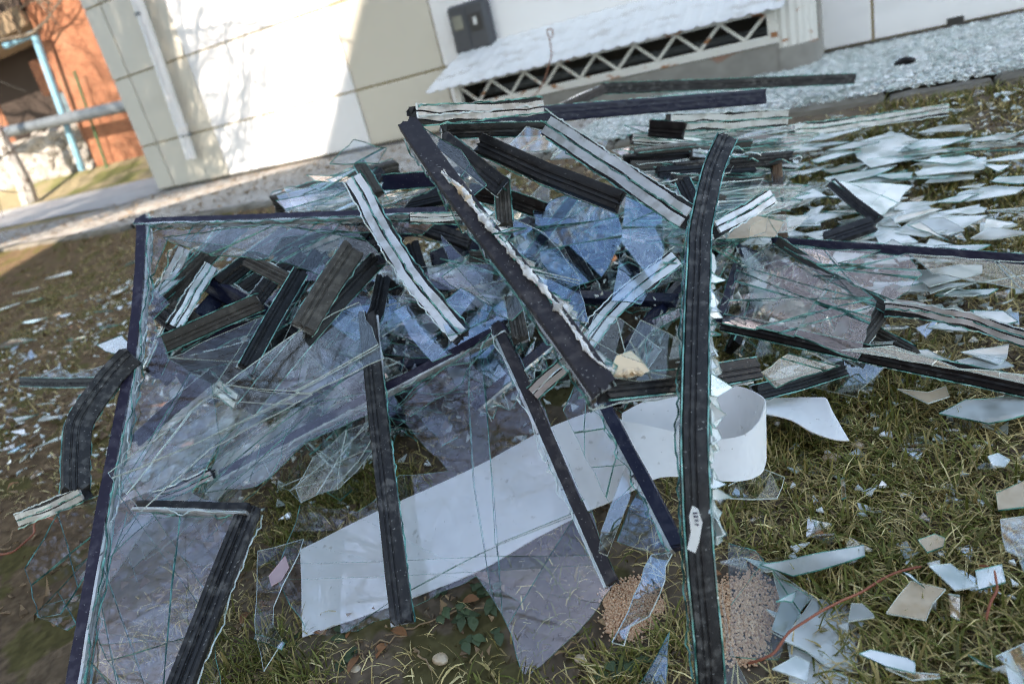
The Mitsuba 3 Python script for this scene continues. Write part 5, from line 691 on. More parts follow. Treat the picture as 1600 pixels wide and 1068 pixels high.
{'k':'pane','key':W[16],'label':W[14],'poly':[(-1.146,1.095,-.07),(-1.073,1.246,-.043),(-1.045,1.228,-.068),(-1.072,1.126,-.1)],'group':W[15]},
{'k':'pane','key':W[16],'label':W[14],'poly':[(-1.211,1.116,-.03),(-.972,1.038,-.152),(-.985,1.001,-.168),(-1.13,1.019,-.11)],'mat':'coat','group':W[15]},
{'k':'pane','key':W[16],'label':W[14],'poly':[(-.879,1.311,-.103),(-.808,1.615,-.016),(-.764,1.581,-.038),(-.782,1.38,-.102)],'mat':'coat','group':W[15]},
{'k':'pane','key':W[16],'label':W[14],'poly':[(-1.227,1.102,-.029),(-1.021,.955,-.15),(-1.048,.924,-.157),(-1.187,.984,-.094)],'group':W[15]},
{'k':'pane','key':W[16],'label':W[14],'poly':[(-.938,1.193,-.126),(-.835,1.361,-.06),(-.786,1.322,-.086),(-.816,1.201,-.139)],'mat':'sky','group':W[15]},
{'k':'pane','key':W[16],'label':W[14],'poly':[(-1.082,1.391,.038),(-.92,1.245,-.065),(-.953,1.202,-.074),(-1.07,1.254,-.023)],'group':W[15]},
{'k':'pane','key':W[16],'label':W[14],'poly':[(-1.136,1.278,.007),(-.979,1.445,.017),(-.951,1.411,-.016),(-1.027,1.292,-.042)],'mat':'coat','group':W[15]},
{'k':'pane','key':W[16],'label':W[14],'poly':[(-1.098,1.13,-.078),(-.946,1.032,-.205),(-.955,1.001,-.205),(-1.048,1.035,-.132)],'mat':'coat','group':W[15]},
{'k':'pane','key':W[16],'label':W[14],'poly':[(-1.16,1.185,-.024),(-1.049,1.264,-.01),(-1.014,1.225,-.034),(-1.055,1.155,-.057)],'group':W[15]},
{'k':'pane','key':W[16],'label':W[14],'poly':[(-1.289,1.377,.139),(-1.167,1.327,.022),(-1.184,1.29,.01),(-1.267,1.294,.07)],'mat':'sky','group':W[15]},
{'k':'pane','key':W[16],'label':W[14],'poly':[(-.883,1.341,-.088),(-.864,1.604,.006),(-.847,1.606,-.008),(-.85,1.445,-.075)],'group':W[15]},
{'k':'pane','key':W[16],'label':W[14],'poly':[(-1.235,1.315,.077),(-1.14,1.273,-.04),(-1.156,1.225,-.048),(-1.222,1.217,.014)],'mat':'coat','group':W[15]},
{'k':'pane','key':W[16],'label':W[14],'poly':[(-.992,1.375,-.017),(-.834,1.38,-.06),(-.83,1.348,-.083),(-.92,1.322,-.073)],'mat':'coat','group':W[15]},
{'k':'pane','key':W[9],'label':W[7],'poly':[(-.708,2.085,.208),(-.466,2.259,.127),(-.209,2.387,.032),(-.27,2.246,.038),(-.614,2.069,.164)],'mat':'coat','group':W[8]},
{'k':'pane','key':W[9],'label':W[7],'poly':[(-.65,2.101,.188),(-.506,2.249,.171),(-.347,2.341,.138),(-.39,2.217,.126),(-.599,2.024,.154)],'mat':'edgey','cracks':1,'group':W[8]},
{'k':'pane','key':W[9],'label':W[7],'poly':[(-.579,2.114,.162),(-.471,2.237,.142),(-.351,2.306,.108),(-.404,2.175,.105),(-.497,2.067,.121)],'mat':'bright','group':W[8]},
{'k':'pane','key':W[9],'label':W[7],'poly':[(-.691,2.053,.188),(-.525,2.196,.154),(-.347,2.305,.112),(-.37,2.226,.111),(-.578,2.038,.154)],'cracks':1,'group':W[8]},
{'k':'pane','key':W[9],'label':W[7],'poly':[(-.562,2.113,.154),(-.473,2.228,.14),(-.37,2.288,.112),(-.438,2.143,.111),(-.526,2.035,.125)],'mat':'coat','group':W[8]},
{'k':'pane','key':W[9],'label':W[7],'poly':[(-.627,2.048,.159),(-.527,2.169,.134),(-.412,2.224,.089),(-.432,2.083,.072),(-.528,2.006,.104)],'mat':'coat','cracks':1,'group':W[8]},
{'k':'pane','key':W[9],'label':W[7],'poly':[(-.575,2.082,.148),(-.391,2.248,.109),(-.192,2.349,.051),(-.234,2.203,.037),(-.473,2.026,.096)],'mat':'edgey','group':W[8]},
{'k':'pane','key':W[9],'label':W[7],'poly':[(-.628,2.023,.15),(-.432,2.187,.123),(-.225,2.319,.09),(-.247,2.252,.09),(-.574,1.976,.135)],'mat':'bright','cracks':1,'group':W[8]},
{'k':'pane','key':W[9],'label':W[7],'poly':[(-.547,2.037,.121),(-.409,2.171,.085),(-.258,2.252,.036),(-.329,2.103,.043),(-.444,2.011,.075)],'group':W[8]},
{'k':'pane','key':W[9],'label':W[7],'poly':[(-.56,2.048,.13),(-.392,2.189,.091),(-.213,2.299,.048),(-.27,2.213,.06),(-.467,2.03,.104)],'mat':'coat','cracks':1,'group':W[8]},
{'k':'pane','key':W[9],'label':W[7],'poly':[(-.71,1.95,.161),(-.544,2.106,.133),(-.36,2.207,.089),(-.392,2.084,.077),(-.618,1.891,.119)],'mat':'coat','group':W[8]},
{'k':'pane','key':W[9],'label':W[7],'poly':[(-.623,1.956,.126),(-.451,2.089,.062),(-.267,2.19,-.008),(-.339,2.052,.017),(-.57,1.939,.105)],'mat':'edgey','cracks':1,'group':W[8]},
{'k':'pane','key':W[9],'label':W[7],'poly':[(-.694,1.926,.146),(-.511,2.069,.079),(-.314,2.17,.003),(-.321,2.079,-.002),(-.6,1.927,.106)],'mat':'bright','group':W[8]},
{'k':'pane','key':W[9],'label':W[7],'poly':[(-.686,1.904,.136),(-.495,2.061,.087),(-.288,2.175,.029),(-.358,2.047,.039),(-.649,1.842,.116)],'cracks':1,'group':W[8]},
{'k':'pane','key':W[9],'label':W[7],'poly':[(-.602,1.927,.108),(-.458,2.048,.057),(-.303,2.139,.003),(-.325,2.054,.011),(-.542,1.917,.087)],'mat':'coat','group':W[8]},
{'k':'pane','key':W[9],'label':W[7],'poly':[(-.581,1.95,.107),(-.459,2.076,.065),(-.322,2.139,.006),(-.354,1.989,.0),(-.482,1.922,.053)],'mat':'coat','cracks':1,'group':W[8]},
{'k':'pane','key':W[9],'label':W[7],'poly':[(-.642,1.901,.116),(-.518,2.03,.081),(-.377,2.1,.03),(-.449,1.93,.037),(-.549,1.859,.07)],'mat':'edgey','group':W[8]},
{'k':'pane','key':W[9],'label':W[7],'poly':[(-.564,1.92,.09),(-.406,2.066,.042),(-.233,2.148,-.022),(-.267,2.003,-.029),(-.522,1.836,.059)],'mat':'bright','cracks':1,'group':W[8]},
{'k':'pane','key':W[9],'label':W[7],'poly':[(-.654,1.877,.114),(-.505,2.0,.061),(-.344,2.093,.004),(-.383,1.992,.019),(-.569,1.888,.084)],'group':W[8]},
{'k':'pane','key':W[9],'label':W[7],'poly':[(-.648,1.872,.11),(-.521,2.01,.092),(-.377,2.091,.06),(-.392,1.978,.047),(-.594,1.796,.081)],'mat':'coat','cracks':1,'group':W[8]},
{'k':'pane','key':W[9],'label':W[7],'poly':[(-.549,1.895,.076),(-.384,2.024,.014),(-.208,2.121,-.052),(-.289,1.979,-.02),(-.483,1.895,.052)],'mat':'coat','group':W[8]},
{'k':'pane','key':W[9],'label':W[7],'poly':[(-.633,1.838,.094),(-.425,1.986,.014),(-.204,2.102,-.07),(-.257,1.984,-.049),(-.573,1.83,.071)],'mat':'edgey','cracks':1,'group':W[8]},
{'k':'pane','key':W[9],'label':W[7],'poly':[(-.576,1.879,.083),(-.461,1.995,.049),(-.335,2.069,.009),(-.406,1.937,.026),(-.512,1.845,.057)],'mat':'bright','group':W[8]},
{'k':'pane','key':W[9],'label':W[7],'poly':[(-.609,1.83,.082),(-.435,1.976,.018),(-.246,2.065,-.058),(-.287,1.922,-.054),(-.558,1.767,.053)],'cracks':1,'group':W[8]},
{'k':'pane','key':W[9],'label':W[7],'poly':[(-.573,1.827,.066),(-.402,1.959,-.001),(-.219,2.056,-.074),(-.258,1.944,-.058),(-.517,1.808,.044)],'mat':'coat','group':W[8]},
{'k':'pane','key':W[9],'label':W[7],'poly':[(-.621,1.802,.078),(-.468,1.935,.035),(-.302,2.031,-.014),(-.318,1.946,-.012),(-.568,1.763,.06)],'mat':'coat','cracks':1,'group':W[8]},
{'k':'pane','key':W[9],'label':W[7],'poly':[(-.647,1.769,.08),(-.488,1.918,.036),(-.31,2.004,-.023),(-.352,1.858,-.024),(-.568,1.706,.041)],'mat':'edgey','group':W[8]},
{'k':'pane','key':W[9],'label':W[7],'poly':[(-.561,1.802,.055),(-.398,1.945,.008),(-.22,2.04,-.048),(-.254,1.923,-.045),(-.473,1.768,.02)],'mat':'bright','cracks':1,'group':W[8]},
{'k':'pane','key':W[9],'label':W[7],'poly':[(-.567,1.801,.057),(-.445,1.926,.035),(-.311,2.012,.008),(-.318,1.932,.005),(-.523,1.745,.043)],'group':W[8]},
{'k':'pane','key':W[9],'label':W[7],'poly':[(-.654,1.742,.075),(-.494,1.887,.03),(-.316,1.978,-.027),(-.363,1.842,-.022),(-.604,1.673,.05)],'mat':'coat','cracks':1,'group':W[8]},
{'k':'pane','key':W[9],'label':W[7],'poly':[(-.513,1.793,.034),(-.372,1.923,-.01),(-.218,2.007,-.062),(-.237,1.904,-.06),(-.439,1.76,.005)],'mat':'coat','group':W[8]},
{'k':'pane','key':W[9],'label':W[7],'poly':[(-.498,1.801,.03),(-.36,1.945,.007),(-.208,2.029,-.027),(-.282,1.885,-.024),(-.409,1.735,-.005)],'mat':'edgey','cracks':1,'group':W[8]},
{'k':'pane','key':W[9],'label':W[7],'poly':[(-.528,1.749,.028),(-.439,1.851,.006),(-.339,1.92,-.019),(-.375,1.838,-.009),(-.499,1.7,.022)],'mat':'bright','group':W[8]},
{'k':'pane','key':W[9],'label':W[7],'poly':[(-.513,1.748,.022),(-.43,1.853,-.005),(-.334,1.904,-.041),(-.375,1.764,-.033),(-.416,1.723,-.019)],'cracks':1,'group':W[8]},
{'k':'pane','key':W[9],'label':W[7],'poly':[(-.588,1.714,.043),(-.433,1.845,-.011),(-.264,1.938,-.069),(-.326,1.812,-.048),(-.552,1.667,.03)],'mat':'coat','group':W[8]},
{'k':'pane','key':W[9],'label':W[7],'poly':[(-.61,1.699,.047),(-.451,1.852,.017),(-.275,1.948,-.023),(-.306,1.829,-.027),(-.556,1.624,.024)],'mat':'coat','cracks':1,'group':W[8]},
{'k':'pane','key':W[9],'label':W[7],'poly':[(-.506,1.719,.013),(-.382,1.84,-.035),(-.245,1.908,-.091),(-.267,1.786,-.086),(-.474,1.648,-.004)],'mat':'edgey','group':W[8]},
{'k':'pane','key':W[9],'label':W[7],'poly':[(-.549,1.679,.02),(-.389,1.828,-.012),(-.215,1.928,-.051),(-.289,1.804,-.04),(-.497,1.614,.002)],'mat':'bright','cracks':1,'group':W[8]},
{'k':'pane','key':W[9],'label':W[7],'poly':[(-.589,1.656,.029),(-.439,1.785,-.032),(-.274,1.866,-.099),(-.336,1.713,-.076),(-.515,1.631,-.002)],'group':W[8]},
{'k':'pane','key':W[9],'label':W[7],'poly':[(-.56,1.667,.021),(-.435,1.78,-.026),(-.298,1.859,-.076),(-.313,1.777,-.067),(-.518,1.635,.009)],'mat':'coat','cracks':1,'group':W[8]},
{'k':'pane','key':W[9],'label':W[7],'poly':[(-.528,1.677,.011),(-.411,1.79,-.021),(-.283,1.873,-.054),(-.322,1.794,-.041),(-.443,1.658,-.007)],'mat':'coat','group':W[8]},
{'k':'pane','key':W[9],'label':W[7],'poly':[(-.562,1.655,.019),(-.42,1.782,-.016),(-.267,1.879,-.052),(-.278,1.815,-.047),(-.471,1.632,.002)],'mat':'edgey','cracks':1,'group':W[8]},
{'k':'pane','key':W[9],'label':W[7],'poly':[(-.517,1.661,.004),(-.36,1.81,-.034),(-.188,1.901,-.081),(-.223,1.772,-.079),(-.419,1.609,-.03)],'mat':'bright','group':W[8]},
{'k':'pane','key':W[9],'label':W[7],'poly':[(-.474,1.659,-.012),(-.419,1.743,-.036),(-.353,1.786,-.063),(-.378,1.679,-.05),(-.425,1.627,-.03)],'cracks':1,'group':W[8]},
{'k':'pane','key':W[9],'label':W[7],'poly':[(-.581,1.583,.011),(-.47,1.683,-.041),(-.347,1.755,-.092),(-.401,1.624,-.057),(-.524,1.587,-.009)],'mat':'coat','group':W[8]},
{'k':'pane','key':W[9],'label':W[7],'poly':[(-.612,1.563,.018),(-.481,1.691,-.009),(-.336,1.783,-.039),(-.359,1.704,-.033),(-.51,1.53,-.002)],'mat':'coat','cracks':1,'group':W[8]},
{'k':'pane','key':W[25],'label':'big white shard lying flat on the grass below the pale blue spacer strips','poly':[(-.116,2.816,-.11),(.001,2.993,-.092),(.151,2.78,-.133),(.13,2.71,-.142),(.014,2.671,-.14),(-.062,2.638,-.139),(-.107,2.743,-.121)],'mat':'frost'},
{'k':'pane','key':W[25],'label':'wide clear shard half way up the right edge of the grass','poly':[(.068,1.328,-.33),(.113,1.37,-.323),(.209,1.374,-.315),(.202,1.316,-.32),(.142,1.291,-.327)],'mat':'grey'},
{'k':'pane','key':W[25],'label':'large white streaked glass at the right edge above the bottom corner','poly':[(.136,1.064,-.363),(.176,1.079,-.362),(.162,.976,-.365),(.135,.994,-.365)],'mat':'white'},
{'k':'pane','key':W[25],'label':'amber backed rectangular piece of glass lying in the grass at bottom right','poly':[(-.021,.854,-.387),(.012,.919,-.38),(.055,.909,-.378),(.028,.849,-.384)],'mat':'tan'},
{'k':'pane','key':W[25],'label':'long white shard above the amber piece','poly':[(.036,.951,-.374),(.064,.961,-.373),(.096,.923,-.377),(.066,.911,-.378)],'mat':'frost'},
{'k':'pane','key':W[25],'label':'blunt white shard under the short copper wire','poly':[(.094,.951,-.374),(.128,.97,-.373),(.129,.936,-.375),(.095,.915,-.377)],'mat':'frost'},
{'k':'pane','key':W[25],'label':'slim upright white shard beside the amber piece','poly':[(.058,.908,-.384),(.072,.907,-.383),(.068,.856,-.38),(.058,.864,-.381)],'mat':'white'},
{'k':'pane','key':W[25],'label':'long clear strip of glass in the grass above the copper wire','poly':[(-.202,.908,-.376),(-.052,.981,-.374),(-.05,.958,-.375),(-.15,.894,-.378)],'mat':'grey'},
{'k':'pane','key':W[25],'label':'small oval shell coloured shard in the grass','poly':[(.023,1.001,-.368),(.047,1.017,-.365),(.06,1.009,-.366),(.056,.991,-.368),(.035,.977,-.37)],'mat':'tan'},
{'k':'pane','key':W[25],'label':'white shard cut by the right edge near the bottom corner','poly':[(.105,.813,-.394),(.146,.848,-.391),(.136,.774,-.391),(.125,.792,-.392)],'mat':'white'},
{'k':'pane','key':W[25],'label':'small round white lump of glass in the middle of the right grass','poly':[(.133,1.206,-.34),(.149,1.218,-.34),(.164,1.202,-.342),(.154,1.181,-.343),(.137,1.182,-.342)],'mat':'frost'},
{'k':'pane','key':W[25],'label':'thin upright silver sliver in the right grass','poly':[(-.092,1.129,-.353),(-.086,1.134,-.352),(-.081,1.078,-.354),(-.088,1.073,-.355)],'mat':'bright'},
{'k':'pane','key':W[25],'label':'tan board fragment in the grass below the long black lower edge','poly':[(.0,1.393,-.314),(.053,1.387,-.317),(.084,1.413,-.318),(.088,1.376,-.32),(.051,1.346,-.319)],'mat':'tan'},
{'k':'pane','key':W[25],'label':'shard with a tan stripe at the right edge above the large streaked glass','poly':[(.136,1.12,-.354),(.186,1.158,-.345),(.177,1.093,-.355),(.135,1.082,-.359)],'mat':'tan'},
{'k':'pane','key':W[25],'label':'pointed white shard at the foot of the right window unit','poly':[(-.001,1.535,-.299),(.059,1.539,-.297),(.102,1.489,-.302),(.022,1.488,-.303)],'mat':'frost'},
{'k':'pane','key':W[25],'label':'clear curved shard at the right under the pale violet strip','poly':[(.103,1.503,-.307),(.165,1.525,-.3),(.2,1.468,-.301),(.143,1.457,-.307)],'mat':'grey'},
{'k':'pane','key':W[2],'label':'large white glass piece lying beside the kerb at the right edge','poly':[(.372,2.807,-.125),(.377,2.8,-.127),(.201,2.784,-.125),(.206,2.782,-.125)],'mat':'frost','group':W[1]},
{'k':'pane','key':W[2],'label':'clear glass piece lying beside the kerb at the right edge','poly':[(.389,2.671,-.149),(.293,2.669,-.141),(.274,2.661,-.139),(.266,2.656,-.139),(.404,2.628,-.15)],'mat':'bright','group':W[1]},
{'k':'pane','key':W[2],'label':W[26],'poly':[(.022,2.108,-.209),(.002,2.125,-.207),(-.016,2.115,-.209),(-.045,2.099,-.212),(-.031,2.028,-.221),(.057,2.037,-.219)],'mat':'frost','group':W[1]},
{'k':'pane','key':W[2],'label':W[28],'poly':[(.065,2.135,-.195),(.049,2.127,-.197),(.034,2.126,-.198),(.124,2.02,-.216)],'mat':'grey','group':W[1]},
{'k':'pane','key':W[2],'label':W[34],'poly':[(.229,2.248,-.208),(.205,2.27,-.205),(.104,2.26,-.21),(.188,2.221,-.214),(.219,2.226,-.212)],'mat':'frost','group':W[1]},
{'k':'pane','key':W[2],'label':'large clear glass piece lying behind the right window unit at the right edge','poly':[(.262,2.375,-.179),(.171,2.368,-.188),(.163,2.344,-.193),(.184,2.307,-.199),(.299,2.305,-.19),(.326,2.334,-.183)],'mat':'frost','group':W[1]},
{'k':'pane','key':W[2],'label':'large white glass piece lying behind the right window unit at the right edge','poly':[(.329,2.204,-.203),(.279,2.209,-.203),(.224,2.208,-.202),(.311,2.129,-.197),(.329,2.146,-.198)],'mat':'bright','group':W[1]},
{'k':'pane','key':W[2],'label':W[55],'poly':[(-.019,2.423,-.159),(-.075,2.442,-.159),(-.089,2.428,-.162),(-.01,2.386,-.163)],'mat':'frost','group':W[1]},
{'k':'pane','key':W[2],'label':W[26],'poly':[(.222,2.521,-.178),(.139,2.551,-.169),(.116,2.547,-.168),(.089,2.482,-.175),(.218,2.491,-.182)],'mat':'grey','group':W[1]},
{'k':'pane','key':W[2],'label':W[56],'poly':[(.316,2.528,-.162),(.262,2.556,-.158),(.249,2.555,-.159),(.281,2.499,-.172)],'mat':'frost','group':W[1]},
{'k':'pane','key':W[2],'label':W[34],'poly':[(.116,2.288,-.186),(-.007,2.314,-.181),(-.005,2.31,-.182),(.006,2.264,-.191),(.055,2.248,-.195)],'mat':'frost','group':W[1]},
{'k':'pane','key':W[2],'label':W[27],'poly':[(-.225,2.509,-.154),(-.362,2.518,-.151),(-.372,2.498,-.151),(-.39,2.472,-.151),(-.343,2.431,-.152),(-.209,2.46,-.155)],'mat':'bright','group':W[1]},
{'k':'pane','key':W[2],'label':W[37],'poly':[(-.151,2.76,-.134),(-.321,2.712,-.142),(-.309,2.708,-.142),(-.273,2.722,-.14)],'mat':'frost','group':W[1]},
{'k':'pane','key':W[2],'label':'large clear glass piece lying beside the kerb nearest the pile','poly':[(-.177,2.907,-.089),(-.168,2.913,-.088),(-.231,2.939,-.087),(-.357,2.911,-.097),(-.144,2.883,-.091),(-.13,2.891,-.09)],'mat':'grey','group':W[1]},
{'k':'pane','key':W[2],'label':W[57],'poly':[(-.094,2.975,-.064),(-.109,2.985,-.063),(-.318,2.981,-.067),(-.293,2.937,-.072),(-.221,2.923,-.073)],'mat':'frost','group':W[1]},
{'k':'pane','key':W[2],'label':W[39],'poly':[(-.192,2.223,-.189),(-.203,2.226,-.187),(-.315,2.224,-.179),(-.328,2.191,-.186),(-.191,2.195,-.196)],'mat':'frost','group':W[1]},
{'k':'pane','key':W[2],'label':W[34],'poly':[(-.03,2.199,-.22),(-.067,2.215,-.22),(-.103,2.228,-.22),(-.147,2.15,-.213),(-.104,2.157,-.215)],'mat':'bright','group':W[1]},
{'k':'pane','key':W[2],'label':W[72],'poly':[(.039,2.042,-.227),(.013,2.028,-.23),(.029,2.003,-.234),(.05,2.002,-.233),(.059,1.997,-.233),(.124,2.015,-.228)],'mat':'frost','group':W[1]},
{'k':'pane','key':W[2],'label':W[58],'poly':[(.222,2.083,-.212),(.217,2.083,-.212),(.212,2.077,-.213),(.173,2.036,-.221),(.212,2.018,-.223),(.309,2.03,-.218)],'mat':'grey','group':W[1]},
{'k':'pane','key':W[2],'label':W[56],'poly':[(.386,2.368,-.162),(.267,2.404,-.163),(.25,2.383,-.168),(.312,2.34,-.173),(.345,2.339,-.171),(.369,2.348,-.167)],'mat':'frost','group':W[1]},
{'k':'pane','key':W[2],'label':W[37],'poly':[(-.23,2.393,-.19),(-.254,2.422,-.184),(-.226,2.356,-.199),(-.207,2.381,-.192)],'mat':'frost','group':W[1]},
{'k':'pane','key':W[2],'label':W[39],'poly':[(-.247,2.345,-.193),(-.25,2.317,-.191),(-.202,2.297,-.19),(-.115,2.325,-.191)],'mat':'bright','group':W[1]},
{'k':'pane','key':W[2],'label':W[40],'poly':[(-.002,1.947,-.23),(-.046,1.946,-.231),(-.054,1.954,-.23),(-.077,1.926,-.234),(.004,1.914,-.235),(.011,1.905,-.237)],'mat':'frost','group':W[1]},
{'k':'pane','key':W[2],'label':'large clear glass piece lying around the right window unit in mid lawn','poly':[(.182,1.847,-.228),(.133,1.866,-.23),(.064,1.862,-.237),(.036,1.867,-.239),(.071,1.776,-.248),(.178,1.809,-.234)],'mat':'grey','group':W[1]},
{'k':'pane','key':W[2],'label':'large white glass piece lying around the right window unit in mid lawn','poly':[(.169,1.828,-.262),(.121,1.837,-.262),(.076,1.872,-.258),(-.029,1.812,-.269),(-.023,1.81,-.269),(.129,1.805,-.266)],'mat':'frost','group':W[1]},
{'k':'pane','key':W[2],'label':'clear glass piece lying around the right window unit in mid lawn','poly':[(-.046,1.85,-.255),(-.049,1.811,-.263),(.061,1.817,-.253),(.056,1.83,-.251)],'mat':'frost','group':W[1]},
{'k':'pane','key':W[2],'label':W[40],'poly':[(.125,1.786,-.257),(.098,1.743,-.255),(.11,1.734,-.255),(.148,1.735,-.258),(.156,1.735,-.258),(.173,1.749,-.259)],'mat':'bright','group':W[1]},
{'k':'pane','key':W[2],'label':'small clear glass piece lying around the right window unit nearest the pile','poly':[(-.181,1.626,-.263),(-.158,1.609,-.265),(-.132,1.607,-.267),(-.127,1.6,-.267)],'mat':'frost','group':W[1]},
{'k':'pane','key':W[2],'label':W[73],'poly':[(-.119,1.669,-.286),(-.12,1.677,-.284),(-.121,1.682,-.284),(-.148,1.704,-.28),(-.188,1.71,-.277),(-.132,1.655,-.287)],'mat':'grey','group':W[1]},
{'k':'pane','key':W[2],'label':W[71],'poly':[(.131,1.518,-.296),(.13,1.512,-.296),(.174,1.474,-.301),(.179,1.479,-.301),(.188,1.492,-.3)],'mat':'frost','group':W[1]},
{'k':'pane','key':W[2],'label':W[40],'poly':[(.14,1.974,-.225),(.109,1.977,-.224),(.089,1.916,-.236),(.099,1.909,-.238),(.155,1.921,-.235),(.163,1.927,-.234)],'mat':'frost','group':W[1]},
{'k':'pane','key':W[2],'label':'large clear glass piece lying beside the kerb nearest the pile','poly':[(-.239,2.954,-.057),(-.33,2.959,-.059),(-.384,2.964,-.061),(-.385,2.96,-.061),(-.438,2.938,-.063)],'mat':'bright','group':W[1]},
{'k':'pane','key':W[2],'label':W[59],'poly':[(-.022,2.939,-.092),(-.12,2.916,-.101),(-.118,2.903,-.103),(.045,2.913,-.092)],'mat':'frost','group':W[1]},
{'k':'pane','key':W[2],'label':W[39],'poly':[(-.071,2.701,-.133),(-.098,2.712,-.132),(-.218,2.697,-.138),(-.189,2.662,-.145),(-.174,2.658,-.146),(-.098,2.673,-.141)],'mat':'grey','group':W[1]},
{'k':'pane','key':W[2],'label':W[58],'poly':[(.362,2.599,-.146),(.247,2.561,-.149),(.302,2.551,-.152),(.352,2.551,-.154)],'mat':'frost','group':W[1]},
{'k':'pane','key':W[2],'label':W[72],'poly':[(.139,2.621,-.13),(.134,2.633,-.127),(.054,2.591,-.14),(.068,2.596,-.138),(.102,2.581,-.14),(.139,2.602,-.134)],'mat':'frost','group':W[1]},
{'k':'pane','key':W[2],'label':'small white glass piece lying behind the right window unit at the right edge','poly':[(.217,2.2,-.219),(.153,2.153,-.222),(.242,2.163,-.219),(.242,2.173,-.218)],'mat':'bright','group':W[1]},
{'k':'pane','key':W[2],'label':W[72],'poly':[(.218,2.326,-.187),(.191,2.343,-.186),(.092,2.321,-.196),(.113,2.313,-.195),(.169,2.293,-.195),(.199,2.319,-.189)],'mat':'frost','group':W[1]},
{'k':'pane','key':W[2],'label':W[34],'poly':[(-.004,2.198,-.198),(-.006,2.205,-.197),(-.036,2.169,-.203),(-.025,2.158,-.204),(.012,2.147,-.204),(.021,2.134,-.206)],'mat':'grey','group':W[1]},
{'k':'pane','key':W[2],'label':W[60],'poly':[(.089,2.789,-.1),(.036,2.751,-.113),(.019,2.723,-.12),(.166,2.707,-.113),(.233,2.727,-.104)],'mat':'frost','group':W[1]},
{'k':'pane','key':W[2],'label':W[37],'poly':[(-.206,2.595,-.167),(-.191,2.604,-.165),(-.126,2.598,-.162),(-.09,2.611,-.158),(-.069,2.63,-.154)],'mat':'frost','group':W[1]},
{'k':'pane','key':W[2],'label':W[27],'poly':[(-.042,2.566,-.155),(-.133,2.607,-.165),(-.156,2.597,-.166),(-.14,2.508,-.159),(-.121,2.517,-.158),(-.041,2.551,-.154)],'mat':'bright','group':W[1]},
{'k':'pane','key':W[2],'label':W[26],'poly':[(-.009,2.014,-.214),(.012,1.934,-.235),(.05,1.947,-.233),(.103,1.955,-.233)],'mat':'frost','group':W[1]},
{'k':'pane','key':W[2],'label':'clear glass piece lying beside the kerb in mid lawn','poly':[(-.12,2.851,-.085),(-.211,2.823,-.095),(-.194,2.812,-.098),(-.123,2.796,-.099),(-.039,2.808,-.093),(-.034,2.814,-.091)],'mat':'grey','group':W[1]},
{'k':'pane','key':W[2],'label':W[26],'poly':[(.085,2.072,-.224),(.047,1.955,-.249),(.084,1.959,-.249),(.233,1.968,-.251)],'mat':'frost','group':W[1]},
{'k':'pane','key':W[2],'label':W[28],'poly':[(.099,2.724,-.138),(.096,2.728,-.137),(-.072,2.72,-.128),(-.097,2.675,-.137),(-.082,2.68,-.137),(-.072,2.687,-.136)],'mat':'frost','group':W[1]},
{'k':'pane','key':W[2],'label':W[37],'poly':[(-.185,2.557,-.151),(-.242,2.589,-.156),(-.394,2.549,-.164),(-.387,2.489,-.161),(-.283,2.451,-.153),(-.207,2.492,-.15)],'mat':'bright','group':W[1]},
{'k':'pane','key':W[2],'label':W[27],'poly':[(-.105,2.268,-.182),(-.279,2.266,-.179),(-.315,2.248,-.181),(-.29,2.232,-.184),(-.205,2.203,-.191),(-.183,2.22,-.188)],'mat':'frost','group':W[1]},
{'k':'pane','key':W[2],'label':W[74],'poly':[(-.191,2.46,-.178),(-.34,2.481,-.176),(-.31,2.422,-.191),(-.29,2.413,-.193)],'mat':'grey','group':W[1]},
{'k':'pane','key':W[2],'label':'clear glass piece lying beside the kerb nearest the pile','poly':[(-.228,2.953,-.086),(-.275,2.954,-.082),(-.362,2.925,-.08),(-.354,2.912,-.083),(-.264,2.92,-.089),(-.264,2.909,-.091)],'mat':'frost','group':W[1]},
{'k':'pane','key':W[2],'label':W[26],'poly':[(-.053,2.193,-.198),(-.235,2.136,-.198),(-.142,2.06,-.218),(.031,2.139,-.213)],'mat':'frost','group':W[1]},
{'k':'pane','key':W[2],'label':W[28],'poly':[(.169,2.479,-.162),(.058,2.495,-.155),(.005,2.474,-.149),(.003,2.462,-.147),(.143,2.433,-.156)],'mat':'bright','group':W[1]},
{'k':'pane','key':W[2],'label':W[74],'poly':[(-.365,2.317,-.197),(-.375,2.313,-.197),(-.345,2.29,-.204),(-.236,2.308,-.21)],'mat':'frost','group':W[1]},
{'k':'pane','key':W[2],'label':W[28],'poly':[(.101,2.225,-.192),(-.008,2.135,-.216),(.122,2.103,-.223),(.127,2.09,-.226),(.167,2.107,-.221)],'mat':'grey','group':W[1]},
{'k':'pane','key':W[2],'label':W[26],'poly':[(.087,2.261,-.183),(-.008,2.241,-.194),(-.066,2.202,-.208),(.166,2.177,-.198),(.121,2.186,-.199)],'mat':'frost','group':W[1]},
{'k':'pane','key':W[2],'label':W[60],'poly':[(.214,2.762,-.104),(.046,2.754,-.108),(.041,2.751,-.108),(.058,2.721,-.115),(.064,2.714,-.116),(.213,2.735,-.11)],'mat':'frost','group':W[1]},
{'k':'pane','key':W[2],'label':'white glass piece lying beside the kerb in mid lawn','poly':[(-.028,2.887,-.108),(-.04,2.898,-.108),(-.131,2.898,-.105),(-.175,2.873,-.104),(-.145,2.86,-.105),(-.077,2.856,-.107)],'mat':'bright','group':W[1]},
{'k':'pane','key':W[2],'label':W[28],'poly':[(.263,2.633,-.151),(.092,2.613,-.146),(.08,2.561,-.156),(.249,2.54,-.168)],'mat':'frost','group':W[1]},
